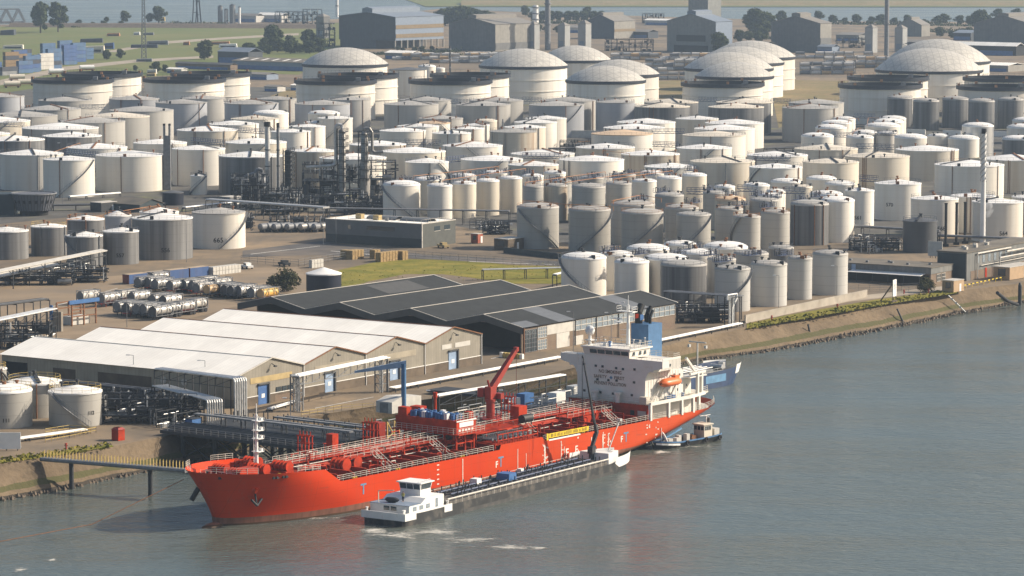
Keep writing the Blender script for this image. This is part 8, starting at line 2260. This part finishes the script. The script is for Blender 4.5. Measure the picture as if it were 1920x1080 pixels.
# fence along the road
fa = [(452,492),(560,500),(700,478),(860,490),(1062,503)]
q = [P(*p) for p in fa]; o = thing("fence", "thin wire fence along the road before the lawn", "fence", tuple(q[0])); c_ = MB()
for a_, b_ in zip(q[:-1], q[1:]): c_.rail([a_-q[0], b_-q[0]],2.0,3.0,.07,3)
c_.build("posts", MAT["steel_grey"], o)
q = [P(x,y) for x,y in ((1590,545),(1690,547),(1745,544))]; o = thing("fence", "wire fence in front of the white canopy of the works", "fence", tuple(q[0])); c_ = MB()
for a_, b_ in zip(q[:-1], q[1:]): c_.rail([a_-q[0], b_-q[0]],2.0,2.5,.06,4)
c_.build("posts", MAT["steel_grey"], o)
q = [P(x,y) for x,y in ((565,782),(640,770),(700,766))]; o = thing("fence", "low yellow fence beside the jetty approach", "fence", tuple(q[0])); c_ = MB()
for a_, b_ in zip(q[:-1], q[1:]): c_.rail([a_-q[0], b_-q[0]],1.1,2.5,.07,2)
c_.build("posts", MAT["rail_yellow"], o)
q = [P(x,y) for x,y in ((85,815),(130,808),(180,812),(130,822),(85,830))]; o = thing("fence", "yellow fence round the valves by the yellow-railed tanks", "fence", tuple(q[0])); c_ = MB()
for a_, b_ in zip(q[:-1], q[1:]): c_.rail([a_-q[0], b_-q[0]],1.1,1.6,.08,2)
c_.build("posts", MAT["rail_yellow"], o)
wt_ = P(705,763); o = thing("tarpaulin_shed", "pale tarpaulin shed behind the foot of the blue crane", "shed", tuple(P(735,776)), UAZ); c_ = MB(); c_.yprism([(0,0),(0,2.2),(3,3.0),(9,2.6),(9,0)],0,4); c_.build("cover", MAT["panel_pale"], o); c_ = MB(); c_.box(-.1,0,1,3,0,2); c_.build("opening", MAT["steel_grey"], o)
o = thing("crate_row", "row of yellow and white crates at the dark warehouse mouth", "crates", tuple(P(972,672)), DRZ+PI/2)
for k in range(7): c_ = MB(); c_.box(-1.5+k*.9,-.8+k*.9,0,.7,0,1.1); c_.build("crate", MAT["rail_yellow" if k % 3 else "white_paint"], o)
for k, (px, py, lab) in enumerate(((470,505,"white pickup truck on the yard left of the bush"),(540,500,"dark flatbed trailer near the cube tanks"),(838,466,"parked works trolley beside the office wall"))):
    q = P(px, py); o = thing("vehicle", lab, "vehicle", tuple(q), UAZ+1.2); c_ = MB(); c_.prism([(0,-.85),(4.4,-.85),(4.4,.85),(0,.85)],.45,1.0); c_.prism([(1.2,-.8),(2.9,-.8),(2.9,.8),(1.2,.8)],1.0,1.65); c_.build("body", MAT[["white_paint","steel_dark","panel_yellow"][k]], o)
    c_ = MB(); c_.box(1.25,2.85,-.82,.82,1.1,1.5); c_.build("windows", MAT["glass"], o)
    for x in (.8,3.5):
        for y in (-.8,.8): c_ = MB(); c_.tube((x,y-.1,.35),(x,y+.1,.35),.35,10); c_.build("wheel", MAT["rubber"], o)
# small hydrants and posts on the quay verge
for k, (px, py, lab) in enumerate(((1447,600,"red hydrant on the verge by the pipe gate"),(1570,578,"red hydrant on the verge, middle of the pale wall"),(1695,551,"red hydrant on the verge beside the signboard"),(1741,549,"red hydrant on the verge before the bush"),(124,842,"red hydrant by the bank at bottom left"))):
    q = P(px,py); c_ = MB(); c_.tube((0,0,0),(0,0,.9),.16,8); c_.tube((0,0,.85),(0,0,1.1),.24,8); c_.tube((-.3,0,.65),(.3,0,.65),.09,6); tag(c_.build("hydrant", MAT["chassis_red"], None, tuple(q)), lab, "hydrant", "hydrants on the quay verge")
# trees
def leaf_mat(n, a_, b_):
    m, nt, bs_ = _nodes(n); g = nt.nodes.new("ShaderNodeNewGeometry")
    f = noise(nt, mapping(nt,(1,1,1)), .5, 3)
    c = mixc(nt, ramp(nt, f, .35, .65), a_, b_); c = mixc(nt, mth(nt,'MULTIPLY',g.outputs["Random Per Island"],.6), c, tuple(k*.5 for k in a_))
    nt.links.new(c, bs_.inputs["Base Color"]); bs_.inputs["Roughness"].default_value = .9; bs_.inputs["Specular IOR Level"].default_value = .1; MAT[n] = m
leaf_mat("leaf_green", (.045,.06,.022), (.085,.10,.035)); leaf_mat("leaf_olive", (.06,.065,.03), (.11,.105,.05)); simple("bark", (.09,.07,.05), .9)
def tree_proto(seed, h_, w_, mat, label, loc, shape="round", n=900, leaf=None):
    rr = random.Random(seed); o = thing("tree", label, "tree", loc, 0, "trees"); c_ = MB(); c_.tube((0,0,0),(0,0,h_*.55),h_*.028,7,h_*.012)
    for k in range(5): a = rr.uniform(0,2*PI); c_.tube((0,0,h_*(.2+.07*k)),(w_*.3*math.cos(a),w_*.3*math.sin(a),h_*(.45+.08*k)),h_*.012,5,h_*.005)
    c_.build("trunk", MAT["bark"], o)
    cl = []
    for k in range(26):
        a = rr.uniform(0,2*PI); zf = rr.uniform(.18 if shape != "bush" else .05,.95); rmax = w_*.5*(math.sin(PI*min(1,max(.08,zf*.92)))**.6 if shape != "tall" else .9*math.sin(PI*min(.98,zf))**.4)
        r_ = rmax*math.sqrt(rr.random())*.85; cl.append((r_*math.cos(a),r_*math.sin(a),h_*zf,w_*rr.uniform(.15,.25)))
    lf = leaf or h_*.05; c_ = MB()
    for k in range(n):
        x,y,z,r_ = rr.choice(cl); v = Vector((rr.gauss(0,1),rr.gauss(0,1),rr.gauss(0,.8))); v.normalize(); p = Vector((x,y,z))+v*r_*rr.uniform(.6,1.05)
        if p.z < h_*.04: continue
        t1 = Vector((rr.gauss(0,1),rr.gauss(0,1),rr.gauss(0,1))).normalized(); t2 = v.cross(t1).normalized() if v.cross(t1).length > .1 else Vector((1,0,0)); s_ = lf*rr.uniform(.6,1.4)
        c_.add([p+t1*s_,p+t2*s_*.8,p-t1*s_,p-t2*s_*.8],[(0,1,2,3)])
    c_.build("crown", MAT[mat], o); return o
T1 = tree_proto(1,10,8.5,"leaf_green","tree",tuple(P(1392,62)),"round",2600)
T1["label"] = "broad dark tree, right neighbour of the grey-green hall"
T2 = tree_proto(2,20,11,"leaf_green","tall poplar by the far water at left, left one of the pair",tuple(P(76,62)),"tall",3000,.85)
T3 = tree_proto(3,6,9,"leaf_olive","low round bush beside the navy tank",tuple(P(530,546)),"bush",2600,.3)
def tscale(px, py, hpx, base): return hpx*pxm(px,py)/base
dup(T2, tuple(P(109,60)), 1.3, "tall poplar by the far water at left, right one of the pair")
sc = tscale(76,62,58,20); T2.scale = (sc,sc,sc)
for ch in [o_ for o_ in S.objects if o_.get("label","").startswith("tall poplar by the far water at left, right")]: ch.scale = (sc*1.05,sc*1.05,sc*.98)
s1_ = tscale(530,546,36,6); T3.scale = (s1_*1.1,s1_,s1_)
def put(src, base, px, py, hpx, label, wide=1.0):
    k = tscale(px,py,hpx,base); dup(src, tuple(P(px,py)), rk.uniform(0,6), label, (k*wide,k*wide,k))
k = tscale(1417,66,46,10); T1.location = P(1417,66); T1.scale = (k*1.2,k*1.2,k)
put(T3,6,1735,548,24,"dark bush at the corner of the works by the quay",.9)
put(T3,6,1460,601,3,"tiny shrub on the verge") if False else None
for a_ in ((200,42,10,"low tree on the far bank, left of the round one"),(235,42,20,"round tree on the far bank at left"),(298,42,28,"larger round tree on the far bank right of the mast"),(280,42,16,"small tree on the far bank behind the mast"),(200,112,17,"bush in the left field, left one of the pair"),(226,110,17,"bush in the left field, right one of the pair"),(383,112,34,"tree beside the blue shed in the field"),(292,137,20,"dark small tree above the open tanks at left"),(310,136,14,"little tree right of the dark small one above the open tanks"),(254,133,10,"little bush behind the first open-topped tank"),
  (512,88,38,"large tree behind the grey-roofed shed"),(545,92,24,"lower tree right of the large tree behind the shed"),(578,88,30,"tree next to the dark square tower"),(495,92,20,"leftmost tree behind the grey-roofed shed"),(1350,100,36,"bushy tree at the corner of the grey-green hall"),(1440,62,36,"tree right of the broad dark one"),(1465,44,22,"round tree at the far water right of centre"),(1835,62,40,"tree at the left of the dim right hall"),(1870,40,22,"tree behind the dim right hall"),(1535,42,20,"tree behind the brown right hall"),(1100,34,20,"tree in front of the far water near the middle"),(985,30,18,"tree left of the white silo"),(1905,42,24,"tree at the far right edge"),(462,104,22,"tree just right of the blue field shed")): put(T1,10,*a_,wide=1.15)
for i, x in enumerate(range(826,926,9)): put(T1,10,x,48,34-abs(i-4)*1.6,f"dense tree, {ORD[i]} from left in the belt right of the great blue hall",1.25)
for i, x in enumerate(range(1000,1140,16)): put(T1,10,x,40,18,f"tree, {ORD[i]} from left in the low belt behind the middle hall",1.3)
for bn, xs, y_, h_, st_, wd in (("far right riverside belt",(1560,1930),46,15,24,1.4),("left riverside belt",(120,250),50,9,26,1.5),("belt before the brown right hall",(1390,1450),78,20,15,1.3),("belt left of the square tower",(470,600),100,22,18,1.4),("belt under the middle hall",(1010,1100),60,14,18,1.4),("belt beside the dim right hall",(1760,1860),70,18,20,1.4),("row right of the first dome",(740,830),96,10,18,1.5)):
    for i, x in enumerate(range(xs[0],xs[1],st_)): put(T1,10,x+rk.uniform(-6,6),y_+rk.uniform(-2,2),h_*rk.uniform(.7,1.25),f"tree, {ORD[i]} from left in the {bn}",wd)
# far belt of trees on the opposite shore: one mass
fw = MB(); fr2 = random.Random(5)
yy0 = P(1200,3,0).y+330
for k in range(5200):
    x = fr2.uniform(-300,1500); y = yy0+fr2.uniform(0,70)-x*.10; z = 2+abs(fr2.gauss(0,1))*7
    if z > 18: continue
    s_ = fr2.uniform(1.5,3.2); t1 = Vector((fr2.gauss(0,1),fr2.gauss(0,.4),fr2.gauss(0,1))).normalized(); t2 = Vector((fr2.gauss(0,1),fr2.gauss(0,.4),fr2.gauss(0,1))).normalized()
    p = Vector((x,y,z)); fw.add([p+t1*s_,p+t2*s_,p-t1*s_,p-t2*s_],[(0,1,2,3)])
tag(fw.build("woods", MAT["leaf_green"]), kind="stuff")
wds = MB()
def thicket(xa, ya, xb, yb2, n, hpx, dep, base=0):
    for k in range(n):
        f = fr2.random(); x = xa+(xb-xa)*f; y = ya+(yb2-ya)*f; p = P(x,y); sc = p.y/FPX; z = hpx*sc*abs(fr2.gauss(.35,.28))*(.55+.45*math.sin(f*37)*math.sin(f*11)); s_ = sc*fr2.uniform(1.2,2.6)
        p = p+Vector((fr2.uniform(-3,3),fr2.uniform(0,dep),z)); t1 = Vector((fr2.gauss(0,1),fr2.gauss(0,.6),fr2.gauss(0,1))).normalized(); t2 = Vector((fr2.gauss(0,1),fr2.gauss(0,.6),fr2.gauss(0,1))).normalized(); wds.add([p+t1*s_,p+t2*s_,p-t1*s_,p-t2*s_],[(0,1,2,3)])
thicket(1560,46,1960,52,1500,12,30); thicket(1380,72,1470,74,500,14,20); thicket(1000,44,1110,46,500,12,20); thicket(600,98,720,104,500,8,15); thicket(490,96,600,98,700,16,15); thicket(800,100,860,98,300,10,15); thicket(1740,60,1840,64,500,12,20); thicket(300,46,420,46,300,8,15); thicket(840,104,1000,100,300,6,15); thicket(440,118,480,112,200,8,10); thicket(130,52,240,50,200,5,10)
tag(wds.build("undergrowth", MAT["leaf_green"]), kind="stuff")
# far field: mast, bridge, cranes, plant
q = P(270,112); H_ = 130*pxm(270,112); o = thing("lattice_mast", "tall thin lattice mast standing in the left field", "mast", tuple(q)); c_ = MB(); w0 = 1.6
for sx in (-1,1):
    for sy in (-1,1): c_.beam((sx*w0,sy*w0,0),(sx*.7,sy*.7,H_),.3)
n = 18
for k in range(n):
    za, zb = H_*k/n, H_*(k+1)/n; wa, wb3 = w0-(w0-.7)*k/n, w0-(w0-.7)*(k+1)/n
    for sy in (-1,1): c_.beam((-wa,sy*wa,za),(wb3,sy*wb3,zb),.18); c_.beam((wa,sy*wa,za),(-wb3,sy*wb3,zb),.18)
c_.build("lattice", MAT["steel_grey"], o)
a_, b_ = P(-160,50), P(46,48); d = b_-a_; o = thing("truss_bridge", "pale steel truss bridge over the far water at top left", "bridge", tuple(a_), math.atan2(d.y,d.x)); L = d.length; c_ = MB(); c_.box(0,L,-4,4,2,4)
for y in (-4,4):
    n = 9
    for k in range(n): 
        c_.beam((L*k/n,y,4),(L*(k+.5)/n,y,15),.9); c_.beam((L*(k+.5)/n,y,15),(L*(k+1)/n,y,4),.9)
        if k < n-1: c_.beam((L*(k+.5)/n,y,15),(L*(k+1.5)/n,y,15),.9)
c_.build("truss", MAT["steel_grey"], o)
emb = MB(); ea, eb = P(20,50), P(600,53); d = eb-ea
emb.loft([[tuple(ea+Vector((0,-14,0))),tuple(eb+Vector((0,-14,0)))],[tuple(ea+Vector((0,-6,3.4))),tuple(eb+Vector((0,-6,3.4)))],[tuple(ea+Vector((0,8,3.4))),tuple(eb+Vector((0,8,3.4)))],[tuple(ea+Vector((0,16,0))),tuple(eb+Vector((0,16,0)))]],closed=False,smooth=False)
tag(emb.build("railway_embankment_terrain", MAT["plinth_dark"]), kind="structure")
for k, (px, by, h_, lab) in enumerate(((366,42,62,"dark jib crane on the far quay at left"),(372,42,48,"second dark crane leg on the far quay at left"))):
    q = P(px,by); H_ = h_*pxm(px,by); o = thing("quay_crane", lab, "crane", tuple(q)); c_ = MB(); c_.beam((-2.5,0,0),(-.6,0,H_),.9); c_.beam((2.5,0,0),(.6,0,H_),1.2); c_.beam((-2,0,H_*.3),(2,0,H_*.3),.6); c_.build("mast", MAT["steel_dark"], o); c_ = MB(); c_.beam((0,0,H_*.8),(9-14*k,0,H_*1.1),.8); c_.build("jib", MAT["steel_dark"], o)
for k, (px, w_, h_, lab) in enumerate(((413,9,32,"grey silo on the far quay, left of the cluster"),(424,8,26,"pale silo on the far quay, second of the cluster"),(436,11,34,"dark grey silo on the far quay, third of the cluster"),(449,5,30,"white slim silo on the far quay, right of the cluster"))):
    q = P(px,44); sc = pxm(px,44); o = thing("silo", lab, "silo", tuple(q), 0, "silos on the far quay"); c_ = MB(); c_.lathe([(w_*sc/2,0),(w_*sc/2,h_*sc)],18); c_.build("shell", MAT[["steel_grey","steel_light","steel_grey","white_paint"][k]], o); c_ = MB(); c_.lathe([(w_*sc/2+.2,h_*sc),(.1,h_*sc*1.08)],18); c_.build("roof", MAT["steel_dark"], o)
frame(545,44,60,22,"dim process plant by the far water, left part",14,3,4); frame(585,46,36,28,"dim process plant by the far water, right part",14,3,4); frame(1225,44,40,18,"pale kiln plant by the far water near the middle",14,2,4); frame(612,88,30,44,"dark steel frame at the foot of the square tower",12,4,3)
frame(975,92,50,18,"dark pipe frame left of the nearer grey chimney",12,2,4); frame(1180,96,90,22,"conveyor frame in front of the middle hall",12,3,4); frame(1600,90,60,18,"pipe frame left of the right chimney",12,2,4); frame(1730,98,60,16,"pipe frame right of the right chimney",12,2,3); frame(1500,96,50,50,"steel lattice before the brown right hall",10,5,2)
# site machines, spoil heaps, tank wagons in the left field
def block(px, py, wpx, hpx, mat, label, name, cat, dep=6):
    q = P(px,py); sc = pxm(px,py); w_, h_ = wpx*sc, hpx*sc; o = thing(name, label, cat, tuple(q)); c_ = MB()
    c_.loft([[(0,0,0),(w_,0,0),(w_,dep,0),(0,dep,0)],[(.3,.3,h_*.85),(w_-.3,.3,h_),(w_-.3,dep-.3,h_),(.3,dep-.3,h_*.85)]],smooth=False); c_.add([(.3,.3,h_*.85),(w_-.3,.3,h_),(w_-.3,dep-.3,h_),(.3,dep-.3,h_*.85)],[(0,1,2,3)]); c_.build("body", MAT[mat], o)
    c_ = MB(); c_.box(w_*.1,w_*.9,-.1,.0,h_*.2,h_*.5); c_.build("side_panel", MAT["steel_dark"], o)
block(137,100,58,14,"roof_cream","long pale stack of concrete panels in the left field","panel_stack","stack"); block(5,92,38,8,"roof_cream","shorter pale stack of concrete panels at the left edge","panel_stack","stack"); block(410,90,34,8,"roof_white","white row of blocks beside the orange machines","panel_stack","stack")
block(150,80,42,8,"cont_dark","dark row of cabins above the pale panel stack","cabin_row","cabins"); block(195,92,18,12,"cont_blue","blue cabin right of the panel stack","cabin_block","cabin"); block(245,90,50,7,"cont_dark","low dark material heap in the left field","material_heap","heap"); block(275,84,40,8,"steel_grey","grey plant sheds in the left field","cabin_row","cabins"); block(343,85,12,7,"rail_orange","orange machine left of the white block row","digger","machine"); block(380,84,50,6,"rail_orange","orange barrier row above the white blocks","barrier_row","barriers"); block(200,68,24,6,"rail_orange","orange digger in the far field","digger","machine"); block(250,66,12,6,"white_paint","white van in the far field","van","van"); block(268,66,20,5,"steel_grey","grey shed in the far field","shed","shed"); block(295,40,14,8,"rail_yellow","yellow tank pair on the far bank","storage_box","tank"); block(275,139,18,9,"panel_pale","small pale kiosk above the open tanks","kiosk","kiosk"); block(274,143,17,6,"panel_yellow","yellow container by the second open-topped pair","storage_box","container"); block(0,66,26,10,"far_dark","dark flat building at the left edge by the water","cabin_block","building",14); block(255,116,30,6,"steel_grey","small pale kiosk row by the field path","kiosk","kiosk"); block(60,200,10,8,"rust","rusty container beside the leftmost tank","storage_box","container")
for k, (px, py) in enumerate(((8,165),(34,161),(18,152),(92,141),(150,134))):
    q = P(px,py); o = thing("tank_wagon", f"white-topped rail tank wagon, {['nearest left','nearest right','second row','beside the container stacks','by the open tanks'][k]} on the siding", "tank wagon", tuple(q), UAZ*.35, "tank wagons on the siding"); c_ = MB(); c_.tube((0,0,2.6),(9,0,2.6),1.4,12); c_.build("tank", MAT["roof_cream" if k < 3 else "white_paint"], o); c_ = MB(); c_.box(-.4,9.4,-1.2,1.2,.9,1.3); c_.build("chassis", MAT["rust"], o)
    for x in (1,8):
        for y in (-1,1): c_ = MB(); c_.tube((x,y-.1,.5),(x,y+.1,.5),.5,8); c_.build("wheel", MAT["rubber"], o)
# rocks along the water's edge: nobody could count them
rkz = MB(); rr3 = random.Random(12)
for a_, b_ in zip(s0[:-1], s0[1:]):
    n = max(2,int((b_-a_).length*2.6))
    if a_.x < -140 or a_.x > 260: continue
    for k in range(n):
        p = a_.lerp(b_, rr3.random())+Vector((rr3.uniform(-.6,.6),rr3.uniform(-.5,1.8),0)); p.z = .3*max(0,p.y-a_.y)*.4; r_ = rr3.uniform(.2,.65)
        vs = [p+Vector((r_*math.cos(2*PI*q/5)*rr3.uniform(.7,1.2),r_*math.sin(2*PI*q/5)*rr3.uniform(.7,1.2),-.2)) for q in range(5)]; tpv = p+Vector((0,0,r_*rr3.uniform(.5,1.0))); rkz.add(vs+[tpv],[(q,(q+1) % 5,5) for q in range(5)])
tag(rkz.build("shore_rocks", MAT["plinth_dark"]), kind="stuff")
# grass tufts on the bank verge and lawn
gt = MB()
def tufts(pix_a, pix_b, n, spread, h_):
    for k in range(n):
        f = rr3.random(); x = pix_a[0]+(pix_b[0]-pix_a[0])*f; y = pix_a[1]+(pix_b[1]-pix_a[1])*f+rr3.uniform(-spread,spread); p = P(x,y); a = rr3.uniform(0,PI); s_ = h_*rr3.uniform(.5,1.3); d = Vector((math.cos(a),math.sin(a),0))*s_
        gt.add([p-d,p+d,p+d*.4+Vector((0,0,s_)),p-d*.5+Vector((0,0,s_*.8))],[(0,1,2,3)])
tufts((1405,612),(1785,546),700,5,.35); tufts((0,865),(210,835),260,6,.35); tufts((600,525),(1058,505),350,14,.2)
tag(gt.build("grass", MAT["grass_lush"]), kind="stuff")
# ================================================================== HAZE
hz = MB(); hz.box(-5200, 7000, -180, 14000, -2.0, 112.0)
hm = bpy.data.materials.new("haze_air"); hm.use_nodes = True
hn = hm.node_tree; hn.nodes.clear()
ho = hn.nodes.new("ShaderNodeOutputMaterial"); hv = hn.nodes.new("ShaderNodeVolumePrincipled")
hv.inputs["Color"].default_value = (0.62, 0.80, 1.0, 1)
hv.inputs["Density"].default_value = 0.000075
hv.inputs["Anisotropy"].default_value = 0.2
hn.links.new(hv.outputs[0], ho.inputs["Volume"])
tag(hz.build("haze", hm), kind="stuff")
